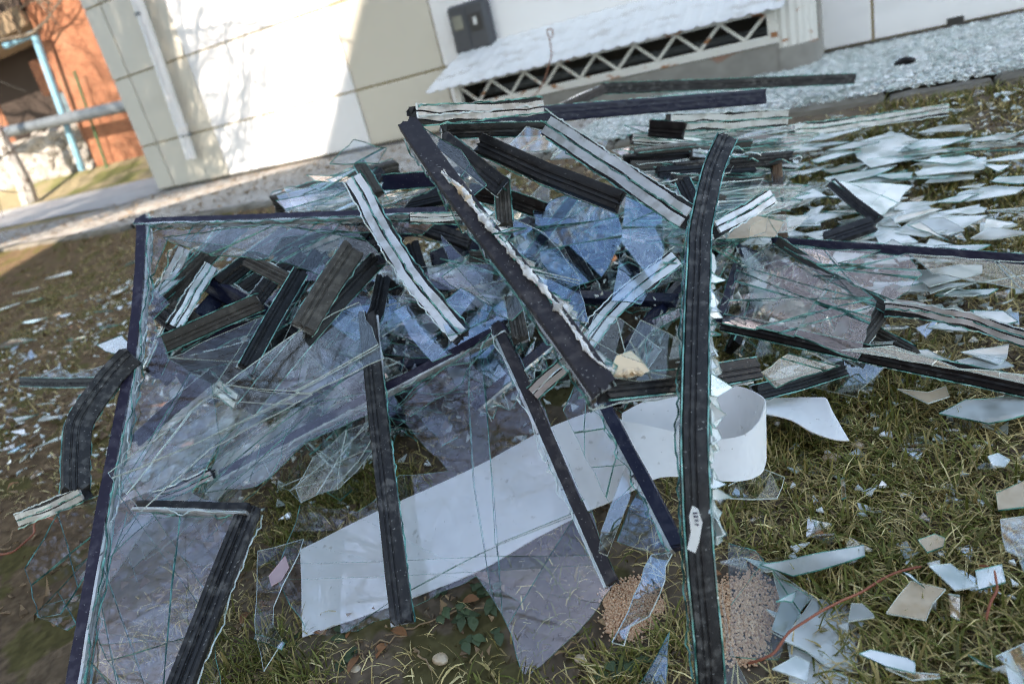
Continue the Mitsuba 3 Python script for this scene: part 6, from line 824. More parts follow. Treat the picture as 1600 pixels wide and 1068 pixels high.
{'k':'pane','key':W[2],'label':W[57],'poly':[(-.317,2.914,-.079),(-.386,2.877,-.084),(-.328,2.861,-.092),(-.307,2.859,-.093),(-.226,2.87,-.096)],'mat':'grey','group':W[1]},
{'k':'pane','key':W[2],'label':W[27],'poly':[(-.235,2.487,-.159),(-.116,2.478,-.151),(-.112,2.483,-.15),(-.094,2.494,-.147)],'mat':'frost','group':W[1]},
{'k':'pane','key':W[2],'label':W[59],'poly':[(-.026,2.917,-.1),(-.037,2.917,-.099),(-.122,2.891,-.099),(-.124,2.893,-.098),(-.048,2.84,-.118)],'mat':'frost','group':W[1]},
{'k':'pane','key':W[2],'label':W[27],'poly':[(-.074,2.103,-.228),(-.188,2.13,-.224),(-.211,2.125,-.222),(-.233,2.028,-.218),(-.219,2.043,-.219),(-.097,2.047,-.225)],'mat':'bright','group':W[1]},
{'k':'pane','key':W[2],'label':W[37],'poly':[(-.275,2.211,-.197),(-.346,2.189,-.196),(-.418,2.103,-.206),(-.277,2.104,-.213),(-.232,2.109,-.215)],'mat':'frost','group':W[1]},
{'k':'pane','key':W[2],'label':W[27],'poly':[(-.262,2.703,-.106),(-.406,2.734,-.112),(-.471,2.708,-.124),(-.477,2.691,-.128),(-.304,2.659,-.12)],'mat':'grey','group':W[1]},
{'k':'pane','key':W[2],'label':W[26],'poly':[(.046,2.285,-.196),(-.01,2.333,-.192),(-.091,2.291,-.206),(-.144,2.263,-.216),(-.056,2.199,-.221)],'mat':'frost','group':W[1]},
{'k':'pane','key':W[2],'label':W[28],'poly':[(.222,2.177,-.206),(.207,2.181,-.205),(.126,2.198,-.205),(.027,2.137,-.219),(.126,2.09,-.225),(.127,2.088,-.225)],'mat':'frost','group':W[1]},
{'k':'pane','key':W[2],'label':W[37],'poly':[(-.27,2.542,-.162),(-.417,2.464,-.157),(-.202,2.452,-.161),(-.213,2.461,-.161),(-.2,2.483,-.162),(-.198,2.489,-.162)],'mat':'bright','group':W[1]},
{'k':'pane','key':W[2],'label':W[39],'poly':[(-.448,2.827,-.097),(-.432,2.827,-.095),(-.328,2.837,-.085),(-.32,2.842,-.083)],'mat':'frost','group':W[1]},
{'k':'pane','key':W[2],'label':W[59],'poly':[(.049,2.861,-.111),(.051,2.859,-.111),(.032,2.84,-.114),(.051,2.839,-.115),(.054,2.838,-.115),(.169,2.82,-.123)],'mat':'grey','group':W[1]},
{'k':'pane','key':W[2],'label':W[28],'poly':[(-.024,2.208,-.208),(-.06,2.221,-.203),(-.148,2.192,-.2),(-.003,2.155,-.218)],'mat':'frost','group':W[1]},
{'k':'pane','key':W[2],'label':W[26],'poly':[(.159,2.587,-.146),(.063,2.536,-.15),(.072,2.505,-.156),(.244,2.514,-.161),(.226,2.529,-.158)],'mat':'frost','group':W[1]},
{'k':'pane','key':W[2],'label':W[27],'poly':[(-.216,2.396,-.16),(-.29,2.425,-.166),(-.396,2.351,-.173),(-.39,2.344,-.172),(-.381,2.34,-.172),(-.262,2.316,-.162)],'mat':'bright','group':W[1]},
{'k':'pane','key':W[2],'label':W[59],'poly':[(.008,2.81,-.12),(.018,2.797,-.124),(.016,2.804,-.122),(.077,2.793,-.128),(.117,2.812,-.125)],'mat':'frost','group':W[1]},
{'k':'pane','key':W[2],'label':W[55],'poly':[(.076,2.76,-.124),(.041,2.761,-.124),(.021,2.756,-.125),(.011,2.714,-.134),(.054,2.701,-.136),(.073,2.714,-.133)],'mat':'grey','group':W[1]},
{'k':'pane','key':W[2],'label':W[37],'poly':[(-.098,2.274,-.19),(-.113,2.285,-.187),(-.171,2.287,-.186),(-.243,2.224,-.193)],'mat':'frost','group':W[1]},
{'k':'pane','key':W[2],'label':W[27],'poly':[(-.092,2.749,-.101),(-.142,2.768,-.102),(-.191,2.78,-.103),(-.26,2.759,-.112),(-.236,2.721,-.116)],'mat':'frost','group':W[1]},
{'k':'pane','key':W[2],'label':W[57],'poly':[(-.066,2.882,-.115),(-.272,2.868,-.11),(-.248,2.854,-.11),(-.194,2.84,-.11),(-.187,2.854,-.111)],'mat':'bright','group':W[1]},
{'k':'pane','key':W[2],'label':W[55],'poly':[(-.134,2.111,-.216),(-.128,2.094,-.22),(-.041,2.06,-.227),(-.023,2.071,-.224)],'mat':'frost','group':W[1]},
{'k':'pane','key':W[2],'label':W[34],'poly':[(.003,2.094,-.208),(.031,2.082,-.211),(.072,2.063,-.216),(.118,2.088,-.215),(.129,2.098,-.214)],'mat':'grey','group':W[1]},
{'k':'pane','key':W[2],'label':W[28],'poly':[(.008,2.569,-.133),(-.029,2.588,-.133),(-.206,2.597,-.144),(-.167,2.51,-.154),(-.051,2.528,-.143)],'mat':'frost','group':W[1]},
{'k':'pane','key':W[2],'label':W[34],'poly':[(-.145,2.739,-.137),(-.167,2.732,-.14),(-.137,2.695,-.148),(-.086,2.682,-.147),(-.077,2.683,-.147)],'mat':'frost','group':W[1]},
{'k':'pane','key':W[2],'label':W[28],'poly':[(.046,2.61,-.156),(-.063,2.592,-.162),(-.117,2.563,-.165),(.029,2.519,-.156),(.031,2.528,-.156)],'mat':'bright','group':W[1]},
{'k':'pane','key':W[2],'label':W[37],'poly':[(-.128,2.061,-.213),(-.156,1.938,-.232),(-.11,1.946,-.232),(-.062,1.994,-.226)],'mat':'frost','group':W[1]},
{'k':'pane','key':W[2],'label':W[28],'poly':[(.121,2.212,-.186),(.101,2.22,-.184),(.011,2.188,-.189),(.003,2.165,-.194),(.004,2.152,-.197)],'mat':'grey','group':W[1]},
{'k':'pane','key':W[2],'label':W[26],'poly':[(-.127,2.603,-.162),(-.144,2.598,-.163),(-.164,2.587,-.166),(-.133,2.516,-.178),(.035,2.53,-.166)],'mat':'frost','group':W[1]},
{'k':'pane','key':W[2],'label':W[55],'poly':[(-.037,2.133,-.206),(-.166,2.139,-.214),(-.161,2.095,-.225),(-.14,2.074,-.228)],'mat':'frost','group':W[1]},
{'k':'pane','key':W[2],'label':W[58],'poly':[(.157,2.076,-.219),(.141,2.052,-.218),(.146,2.034,-.218),(.162,2.017,-.218)],'mat':'bright','group':W[1]},
{'k':'pane','key':W[2],'label':W[28],'poly':[(.059,2.523,-.146),(-.076,2.555,-.142),(.024,2.468,-.155),(.047,2.469,-.155)],'mat':'frost','group':W[1]},
{'k':'pane','key':W[2],'label':W[34],'poly':[(.016,2.663,-.149),(-.102,2.68,-.149),(-.114,2.634,-.158),(-.058,2.611,-.16)],'mat':'grey','group':W[1]},
{'k':'pane','key':W[2],'label':W[27],'poly':[(-.211,2.492,-.165),(-.22,2.484,-.167),(-.251,2.485,-.168),(-.344,2.455,-.177),(-.329,2.443,-.179),(-.238,2.4,-.183)],'mat':'frost','group':W[1]},
{'k':'pane','key':W[2],'label':W[58],'poly':[(.217,2.135,-.202),(.201,2.048,-.22),(.206,2.047,-.22),(.251,2.089,-.212),(.28,2.092,-.212)],'mat':'frost','group':W[1]},
{'k':'pane','key':W[2],'label':W[27],'poly':[(-.076,2.244,-.184),(-.105,2.282,-.181),(-.167,2.286,-.177),(-.19,2.274,-.176)],'mat':'bright','group':W[1]},
{'k':'pane','key':W[2],'label':W[26],'poly':[(-.058,2.575,-.166),(-.126,2.564,-.165),(-.189,2.539,-.168),(-.101,2.497,-.184)],'mat':'frost','group':W[1]},
{'k':'pane','key':W[2],'label':W[27],'poly':[(-.272,2.477,-.168),(-.324,2.461,-.174),(-.332,2.416,-.18),(-.326,2.396,-.182),(-.29,2.382,-.182)],'mat':'grey','group':W[1]},
{'k':'pane','key':W[2],'label':W[26],'poly':[(-.066,2.424,-.165),(-.083,2.412,-.169),(-.13,2.4,-.174),(-.112,2.351,-.182),(-.04,2.307,-.187),(.041,2.339,-.176)],'mat':'frost','group':W[1]},
{'k':'pane','key':W[2],'label':W[27],'poly':[(-.23,2.484,-.15),(-.308,2.406,-.161),(-.288,2.39,-.164),(-.185,2.411,-.163)],'mat':'frost','group':W[1]},
{'k':'pane','key':W[2],'label':W[26],'poly':[(.076,2.596,-.177),(-.042,2.527,-.167),(-.042,2.516,-.167),(-.008,2.504,-.168),(.101,2.558,-.176)],'mat':'bright','group':W[1]},
{'k':'pane','key':W[2],'label':W[60],'poly':[(.204,2.727,-.132),(.139,2.739,-.129),(.037,2.709,-.132),(.207,2.699,-.136)],'mat':'frost','group':W[1]},
{'k':'pane','key':W[2],'label':W[59],'poly':[(.237,2.88,-.088),(.158,2.896,-.083),(.084,2.87,-.089),(.207,2.843,-.098),(.222,2.832,-.101),(.238,2.845,-.097)],'mat':'grey','group':W[1]},
{'k':'pane','key':W[2],'label':W[28],'poly':[(.216,2.624,-.136),(.056,2.605,-.126),(.157,2.554,-.141),(.175,2.55,-.143),(.24,2.589,-.143)],'mat':'frost','group':W[1]},
{'k':'pane','key':W[2],'label':W[57],'poly':[(-.366,3.063,-.052),(-.501,3.056,-.065),(-.528,3.048,-.068),(-.369,3.025,-.059)],'mat':'frost','group':W[1]},
{'k':'pane','key':W[2],'label':W[56],'poly':[(.304,2.355,-.186),(.309,2.361,-.185),(.202,2.352,-.188),(.187,2.327,-.19)],'mat':'bright','group':W[1]},
{'k':'pane','key':W[2],'label':'small white glass piece lying behind the right window unit nearest the pile','poly':[(-.121,2.801,-.106),(-.142,2.806,-.105),(-.158,2.814,-.104),(-.235,2.782,-.111)],'mat':'frost','group':W[1]},
{'k':'pane','key':W[2],'label':'large clear glass piece lying beside the kerb at the right edge','poly':[(.366,2.735,-.111),(.229,2.737,-.11),(.227,2.738,-.11),(.201,2.726,-.113),(.318,2.697,-.121)],'mat':'grey','group':W[1]},
{'k':'pane','key':W[2],'label':W[26],'poly':[(-.048,2.439,-.184),(-.063,2.446,-.182),(-.085,2.453,-.181),(-.141,2.435,-.184),(-.11,2.368,-.198),(.017,2.405,-.191)],'mat':'frost','group':W[1]},
{'k':'pane','key':W[2],'label':W[39],'poly':[(-.216,2.562,-.158),(-.339,2.523,-.161),(-.307,2.524,-.163),(-.228,2.519,-.168),(-.224,2.523,-.167),(-.217,2.534,-.165)],'mat':'frost','group':W[1]},
{'k':'pane','key':W[2],'label':W[57],'poly':[(-.099,2.844,-.1),(-.229,2.806,-.108),(-.106,2.814,-.1),(-.094,2.822,-.099)],'mat':'bright','group':W[1]},
{'k':'pane','key':W[2],'label':W[27],'poly':[(-.3,2.191,-.187),(-.289,2.175,-.19),(-.28,2.124,-.199),(-.213,2.126,-.203)],'mat':'frost','group':W[1]},
{'k':'pane','key':W[2],'label':'small white glass piece lying behind the right window unit in mid lawn','poly':[(-.022,2.317,-.201),(-.05,2.339,-.196),(-.08,2.29,-.205),(-.081,2.284,-.206),(-.016,2.308,-.203)],'mat':'grey','group':W[1]},
{'k':'pane','key':W[2],'label':W[39],'poly':[(-.068,2.657,-.143),(-.077,2.662,-.141),(-.116,2.611,-.153),(-.102,2.609,-.154)],'mat':'frost','group':W[1]},
{'k':'pane','key':W[2],'label':W[37],'poly':[(-.188,2.348,-.177),(-.203,2.352,-.176),(-.285,2.258,-.193),(-.216,2.258,-.191)],'mat':'frost','group':W[1]},
{'k':'pane','key':W[2],'label':W[60],'poly':[(.19,2.702,-.127),(.159,2.693,-.124),(.181,2.623,-.122),(.202,2.63,-.124),(.273,2.648,-.13),(.24,2.651,-.128)],'mat':'bright','group':W[1]},
{'k':'pane','key':W[2],'label':W[26],'poly':[(-.026,2.094,-.225),(.039,2.033,-.237),(.071,2.037,-.238),(.108,2.04,-.239),(.115,2.047,-.238)],'mat':'frost','group':W[1]},
{'k':'pane','key':W[2],'label':'large clear glass piece lying beside the kerb at the right edge','poly':[(.261,2.73,-.129),(.223,2.721,-.134),(.208,2.712,-.138),(.345,2.678,-.135)],'mat':'grey','group':W[1]},
{'k':'pane','key':W[2],'label':W[26],'poly':[(.031,2.536,-.146),(-.074,2.564,-.148),(-.137,2.531,-.162),(-.136,2.513,-.166),(.038,2.506,-.153)],'mat':'frost','group':W[1]},
{'k':'pane','key':W[2],'label':W[27],'poly':[(-.048,2.415,-.163),(-.203,2.391,-.16),(-.188,2.391,-.161),(-.12,2.354,-.168),(-.046,2.384,-.167),(-.056,2.388,-.166)],'mat':'frost','group':W[1]},
{'k':'pane','key':W[2],'label':'large white glass piece lying beside the kerb at the right edge','poly':[(.382,2.746,-.14),(.37,2.747,-.14),(.245,2.756,-.134),(.224,2.739,-.133),(.327,2.712,-.138)],'mat':'bright','group':W[1]},
{'k':'pane','key':W[2],'label':W[39],'poly':[(-.137,2.303,-.193),(-.147,2.304,-.192),(-.159,2.298,-.193),(-.168,2.304,-.192),(-.205,2.24,-.205)],'mat':'frost','group':W[1]},
{'k':'pane','key':W[2],'label':W[34],'poly':[(.138,2.374,-.172),(.153,2.379,-.172),(.215,2.368,-.177),(.219,2.368,-.177),(.239,2.392,-.175)],'mat':'grey','group':W[1]},
{'k':'pane','key':W[2],'label':W[28],'poly':[(.014,2.347,-.176),(-.143,2.347,-.165),(-.132,2.351,-.165),(-.152,2.311,-.171),(-.09,2.299,-.177),(-.002,2.317,-.18)],'mat':'frost','group':W[1]},
{'k':'pane','key':W[2],'label':W[74],'poly':[(-.231,2.737,-.137),(-.349,2.72,-.143),(-.288,2.695,-.146),(-.28,2.692,-.147),(-.206,2.717,-.14)],'mat':'frost','group':W[1]},
{'k':'pane','key':W[2],'label':W[60],'poly':[(.209,2.714,-.146),(.112,2.669,-.136),(.14,2.668,-.138),(.166,2.655,-.138),(.21,2.674,-.143)],'mat':'bright','group':W[1]},
{'k':'pane','key':W[2],'label':W[34],'poly':[(-.022,2.356,-.181),(-.057,2.367,-.178),(-.127,2.357,-.176),(-.136,2.324,-.18),(-.146,2.319,-.181),(-.095,2.31,-.185)],'mat':'frost','group':W[1]},
{'k':'pane','key':W[2],'label':W[55],'poly':[(-.003,2.042,-.208),(-.029,2.012,-.215),(-.036,2.01,-.216),(-.005,1.985,-.217),(.041,1.975,-.216)],'mat':'grey','group':W[1]},
{'k':'pane','key':W[2],'label':W[34],'poly':[(.215,2.275,-.202),(.078,2.241,-.213),(.119,2.23,-.214),(.207,2.252,-.207)],'mat':'frost','group':W[1]},
{'k':'pane','key':W[2],'label':W[56],'poly':[(.28,2.107,-.219),(.272,2.13,-.215),(.226,2.141,-.214),(.204,2.142,-.215),(.199,2.075,-.227)],'mat':'frost','group':W[1]},
{'k':'pane','key':W[2],'label':W[26],'poly':[(.028,2.225,-.19),(.006,2.266,-.192),(-.148,2.238,-.201),(-.101,2.167,-.196)],'mat':'bright','group':W[1]},
{'k':'pane','key':W[2],'label':W[56],'poly':[(.09,1.985,-.216),(.1,1.958,-.223),(.153,1.923,-.228),(.21,1.958,-.215)],'mat':'frost','group':W[1]},
{'k':'pane','key':W[2],'label':W[58],'poly':[(.235,2.652,-.151),(.219,2.656,-.152),(.187,2.654,-.154),(.18,2.59,-.168),(.24,2.599,-.162)],'mat':'grey','group':W[1]},
{'k':'pane','key':W[2],'label':'clear glass piece lying around the right window unit at the right edge','poly':[(.206,1.771,-.258),(.191,1.775,-.259),(.099,1.792,-.266),(.082,1.772,-.269),(.183,1.743,-.261)],'mat':'frost','group':W[1]},
{'k':'pane','key':W[2],'label':'white glass piece lying around the right window unit at the right edge','poly':[(.256,1.559,-.285),(.238,1.558,-.283),(.276,1.481,-.289),(.277,1.5,-.288)],'mat':'frost','group':W[1]},
{'k':'pane','key':W[2],'label':'clear glass piece lying around the right window unit in mid lawn','poly':[(-.118,1.546,-.28),(-.129,1.542,-.28),(-.105,1.523,-.278),(-.006,1.523,-.273),(-.025,1.527,-.274),(.004,1.533,-.273)],'mat':'bright','group':W[1]},
{'k':'pane','key':W[2],'label':W[40],'poly':[(.161,1.654,-.289),(.128,1.684,-.286),(.061,1.632,-.288),(.133,1.614,-.291)],'mat':'frost','group':W[1]},
{'k':'pane','key':W[2],'label':'large clear glass piece lying around the right window unit in mid lawn','poly':[(.02,1.845,-.251),(-.071,1.778,-.264),(-.02,1.773,-.263),(.015,1.807,-.257)],'mat':'grey','group':W[1]},
{'k':'pane','key':W[2],'label':W[40],'poly':[(-.023,1.725,-.258),(-.103,1.698,-.268),(-.077,1.679,-.268),(.008,1.68,-.261)],'mat':'frost','group':W[1]},
{'k':'pane','key':W[2],'label':W[71],'poly':[(.201,1.646,-.259),(.143,1.661,-.262),(.15,1.655,-.262),(.133,1.606,-.268),(.164,1.583,-.269),(.221,1.596,-.263)],'mat':'frost','group':W[1]},
{'k':'pane','key':W[2],'label':'white glass piece lying around the right window unit in mid lawn','poly':[(.009,1.635,-.29),(.025,1.648,-.292),(-.122,1.648,-.29),(-.138,1.647,-.29),(-.142,1.62,-.288),(-.135,1.613,-.287)],'mat':'bright','group':W[1]},
{'k':'pane','key':W[2],'label':W[71],'poly':[(.202,1.554,-.294),(.116,1.517,-.293),(.181,1.487,-.3),(.18,1.497,-.299),(.191,1.498,-.299),(.193,1.505,-.299)],'mat':'frost','group':W[1]},
{'k':'pane','key':W[2],'label':W[40],'poly':[(.152,1.786,-.248),(.067,1.808,-.25),(.064,1.801,-.251),(.072,1.758,-.258),(.144,1.783,-.249)],'mat':'grey','group':W[1]},
{'k':'pane','key':W[2],'label':W[75],'poly':[(.013,.759,-.376),(.012,.763,-.375),(.003,.768,-.375),(-.039,.772,-.376),(-.053,.763,-.378),(.012,.747,-.378)],'mat':'frost','group':W[1]},
{'k':'pane','key':W[2],'label':'small white glass piece lying around the right window unit at the right edge','poly':[(.122,.827,-.395),(.113,.824,-.396),(.117,.77,-.403),(.133,.778,-.401)],'mat':'frost','group':W[1]},
{'k':'pane','key':W[2],'label':W[71],'poly':[(.074,.806,-.39),(.076,.804,-.39),(.084,.794,-.39),(.098,.789,-.389)],'mat':'bright','group':W[1]},
{'k':'pane','key':W[2],'label':W[73],'poly':[(-.114,.743,-.389),(-.132,.748,-.386),(-.16,.719,-.388),(-.115,.714,-.392)],'mat':'frost','group':W[1]},
{'k':'pane','key':W[2],'label':W[75],'poly':[(-.037,.831,-.368),(-.051,.845,-.366),(-.065,.842,-.365),(-.068,.81,-.369),(-.035,.826,-.369)],'mat':'grey','group':W[1]},
{'k':'pane','key':W[2],'label':W[73],'poly':[(-.23,.927,-.382),(-.193,.903,-.385),(-.183,.907,-.384),(-.18,.911,-.384),(-.176,.919,-.383)],'mat':'frost','group':W[1]},
{'k':'pane','key':W[2],'label':W[75],'poly':[(.01,.927,-.372),(.009,.927,-.372),(-.0,.929,-.372),(.029,.905,-.376)],'mat':'frost','group':W[1]},
{'k':'pane','key':W[2],'label':W[40],'poly':[(-.022,.757,-.388),(.009,.744,-.386),(.04,.756,-.386),(.04,.761,-.386)],'mat':'bright','group':W[1]},
{'k':'pane','key':W[2],'label':'small clear glass piece lying around the right window unit nearest the pile','poly':[(-.14,.851,-.367),(-.166,.823,-.367),(-.155,.828,-.367),(-.144,.828,-.368)],'mat':'frost','group':W[1]},
{'k':'pane','key':W[18],'label':W[43],'poly':[(-4.982,2.665,-.163),(-5.054,2.7,-.153),(-5.263,2.625,-.168),(-5.211,2.627,-.168)],'mat':'frost','group':W[17]},
{'k':'pane','key':W[18],'label':W[44],'poly':[(-5.086,2.468,-.189),(-5.106,2.49,-.19),(-5.114,2.483,-.19),(-5.355,2.424,-.2),(-5.152,2.415,-.192)],'mat':'bright','group':W[17]},
{'k':'pane','key':W[18],'label':W[45],'poly':[(-4.328,2.727,-.151),(-4.385,2.741,-.151),(-4.374,2.671,-.157),(-4.306,2.686,-.154)],'mat':'sky','group':W[17]},
{'k':'pane','key':W[18],'label':W[46],'poly':[(-4.45,2.007,-.258),(-4.447,1.985,-.261),(-4.277,1.96,-.253),(-4.172,1.998,-.241)],'mat':'grey','group':W[17]},
{'k':'pane','key':W[18],'label':W[43],'poly':[(-3.897,2.316,-.214),(-3.958,2.317,-.216),(-3.956,2.259,-.218),(-3.884,2.245,-.216),(-3.869,2.252,-.215)],'mat':'frost','group':W[17]},
{'k':'pane','key':W[18],'label':W[44],'poly':[(-3.645,2.052,-.25),(-3.644,2.058,-.25),(-3.76,2.044,-.242),(-3.765,2.027,-.241)],'mat':'bright','group':W[17]},
{'k':'pane','key':W[18],'label':W[45],'poly':[(-3.935,1.774,-.278),(-4.213,1.799,-.282),(-4.222,1.704,-.291),(-4.076,1.711,-.287)],'mat':'sky','group':W[17]},
{'k':'pane','key':W[18],'label':W[46],'poly':[(-3.343,2.265,-.213),(-3.357,2.264,-.214),(-3.483,2.218,-.228),(-3.436,2.198,-.229),(-3.364,2.206,-.224)],'mat':'grey','group':W[17]},
{'k':'pane','key':W[18],'label':W[43],'poly':[(-3.235,1.954,-.263),(-3.215,1.952,-.262),(-3.103,1.951,-.255),(-3.053,1.956,-.251)],'mat':'frost','group':W[17]},
{'k':'pane','key':W[18],'label':W[44],'poly':[(-3.471,1.772,-.281),(-3.48,1.79,-.282),(-3.516,1.797,-.283),(-3.572,1.738,-.28),(-3.476,1.761,-.28)],'mat':'bright','group':W[17]},
{'k':'pane','key':W[18],'label':W[45],'poly':[(-2.911,1.27,-.348),(-2.925,1.274,-.348),(-2.972,1.26,-.347),(-3.008,1.25,-.346)],'mat':'sky','group':W[17]},
{'k':'pane','key':W[18],'label':W[46],'poly':[(-2.924,1.206,-.361),(-3.009,1.171,-.358),(-3.025,1.161,-.357),(-2.971,1.145,-.363)],'mat':'grey','group':W[17]},
{'k':'pane','key':W[18],'label':W[43],'poly':[(-2.559,1.069,-.372),(-2.578,1.073,-.372),(-2.561,1.07,-.372),(-2.588,1.085,-.371),(-2.638,1.023,-.38)],'mat':'frost','group':W[17]},
{'k':'pane','key':W[18],'label':W[44],'poly':[(-3.049,1.464,-.32),(-3.093,1.456,-.32),(-3.105,1.47,-.321),(-3.202,1.477,-.324)],'mat':'bright','group':W[17]},
{'k':'pane','key':W[18],'label':W[45],'poly':[(-3.364,1.896,-.27),(-3.47,1.869,-.267),(-3.463,1.855,-.268),(-3.419,1.857,-.27)],'mat':'sky','group':W[17]},
{'k':'pane','key':W[18],'label':W[46],'poly':[(-4.725,2.292,-.21),(-4.879,2.272,-.22),(-4.885,2.265,-.221),(-4.819,2.255,-.218),(-4.756,2.256,-.214)],'mat':'grey','group':W[17]},
{'k':'pane','key':W[18],'label':W[43],'poly':[(-4.944,2.248,-.218),(-4.948,2.262,-.217),(-5.095,2.176,-.23),(-5.046,2.176,-.229)],'mat':'frost','group':W[17]},
{'k':'pane','key':W[18],'label':W[44],'poly':[(-4.342,2.299,-.213),(-4.354,2.296,-.214),(-4.354,2.302,-.214),(-4.417,2.255,-.215)],'mat':'bright','group':W[17]},
{'k':'pane','key':W[18],'label':W[45],'poly':[(-2.709,1.035,-.378),(-2.737,1.044,-.379),(-2.749,.987,-.382),(-2.709,.992,-.38)],'mat':'sky','group':W[17]},
{'k':'pane','key':W[18],'label':W[46],'poly':[(-2.86,1.193,-.358),(-2.851,1.162,-.361),(-2.779,1.174,-.359),(-2.743,1.192,-.356)],'mat':'grey','group':W[17]},
{'k':'pane','key':W[18],'label':W[43],'poly':[(-3.213,2.364,-.196),(-3.362,2.358,-.206),(-3.435,2.338,-.213),(-3.444,2.295,-.221),(-3.235,2.29,-.209)],'mat':'frost','group':W[17]},
{'k':'pane','key':W[18],'label':W[44],'poly':[(-3.319,2.598,-.17),(-3.462,2.595,-.182),(-3.487,2.539,-.184),(-3.443,2.527,-.181),(-3.306,2.567,-.169)],'mat':'bright','group':W[17]},
{'k':'pane','key':W[18],'label':W[45],'poly':[(-3.281,2.717,-.159),(-3.224,2.72,-.154),(-3.212,2.7,-.155),(-3.212,2.695,-.156),(-3.081,2.689,-.146)],'mat':'sky','group':W[17]},
{'k':'pane','key':W[18],'label':W[46],'poly':[(-3.182,2.673,-.16),(-3.293,2.662,-.16),(-3.326,2.638,-.165),(-3.108,2.644,-.168)],'mat':'grey','group':W[17]},
{'k':'ribbon','key':'white_plastic_band','label':'long white plastic band lying under the glass and curling into an upright roll end','cat':'plastic band','rib':[((-1.0,.626,-.445),(-1.114,.775,-.379)),((-.86,.729,-.437),(-.972,.922,-.358)),((-.716,.832,-.417),(-.805,1.041,-.323)),((-.604,.923,-.384),(-.666,1.123,-.275)),((-.492,.984,-.346),(-.542,1.164,-.242)),((-.43,.972,-.302),(-.453,1.069,-.212)),((-.375,1.001,-.285),(-.389,1.066,-.222)),((-.326,1.012,-.288),(-.336,1.063,-.232)),((-.269,1.027,-.303),(-.286,1.069,-.243)),((-.233,1.051,-.312),(-.241,1.096,-.246)),((-.219,1.088,-.319),(-.22,1.149,-.24)),((-.22,1.136,-.323),(-.222,1.204,-.242)),((-.239,1.183,-.333),(-.248,1.255,-.248)),((-.287,1.213,-.341),(-.295,1.287,-.25)),((-.34,1.216,-.346),(-.346,1.294,-.248)),((-.401,1.19,-.348),(-.409,1.278,-.254)),((-.462,1.161,-.357),(-.472,1.246,-.267)),((-.51,1.126,-.369),(-.519,1.212,-.28))]},
{'k':'ribbon','key':'white_plastic_offcut','label':'white pointed plastic offcut with a dark scuff lying right of the roll','cat':'plastic offcut','rib':[((-.247,1.227,-.282),(-.274,1.319,-.292)),((-.188,1.241,-.301),(-.203,1.332,-.304)),((-.143,1.225,-.317),(-.154,1.337,-.304)),((-.105,1.218,-.327),(-.129,1.334,-.302)),((-.081,1.224,-.331),(-.115,1.306,-.315))]},
{'k':'wire','key':W[76],'label':'long copper coloured wire lying over the glass at bottom right','cat':'wire','pts':[(-.191,.718,-.384),(-.161,.726,-.369),(-.14,.767,-.362),(-.117,.798,-.363),(-.083,.851,-.376),(-.047,.902,-.39),(-.013,.941,-.39),(.026,.967,-.391)],'r':.0019},
{'k':'wire','key':W[76],'label':'short bent copper coloured wire in the grass right of the amber piece','cat':'wire','pts':[(.103,.982,-.389),(.118,.953,-.374),(.118,.926,-.376),(.108,.903,-.386),(.101,.884,-.402)],'r':.0018},
{'k':'wire','key':W[76],'label':'thin orange wire on the grass at the far left','cat':'wire','pts':[(-2.167,.629,-.435),(-2.095,.654,-.432),(-2.098,.703,-.425),(-2.153,.75,-.419),(-2.145,.769,-.417),(-2.068,.763,-.418)],'r':.0028},
{'k':'wire','key':'rusty_wire','label':'thin rusty wire with a loop at its tip rising in front of the corrugated canopy','cat':'wire','pts':[(-2.272,4.8,.208),(-2.17,4.8,.286),(-2.106,4.8,.382),(-2.059,4.8,.479),(-2.057,4.8,.554),(-2.064,4.8,.606),(-2.041,4.8,.622),(-2.022,4.8,.597),(-2.041,4.8,.559)],'r':.005},
]

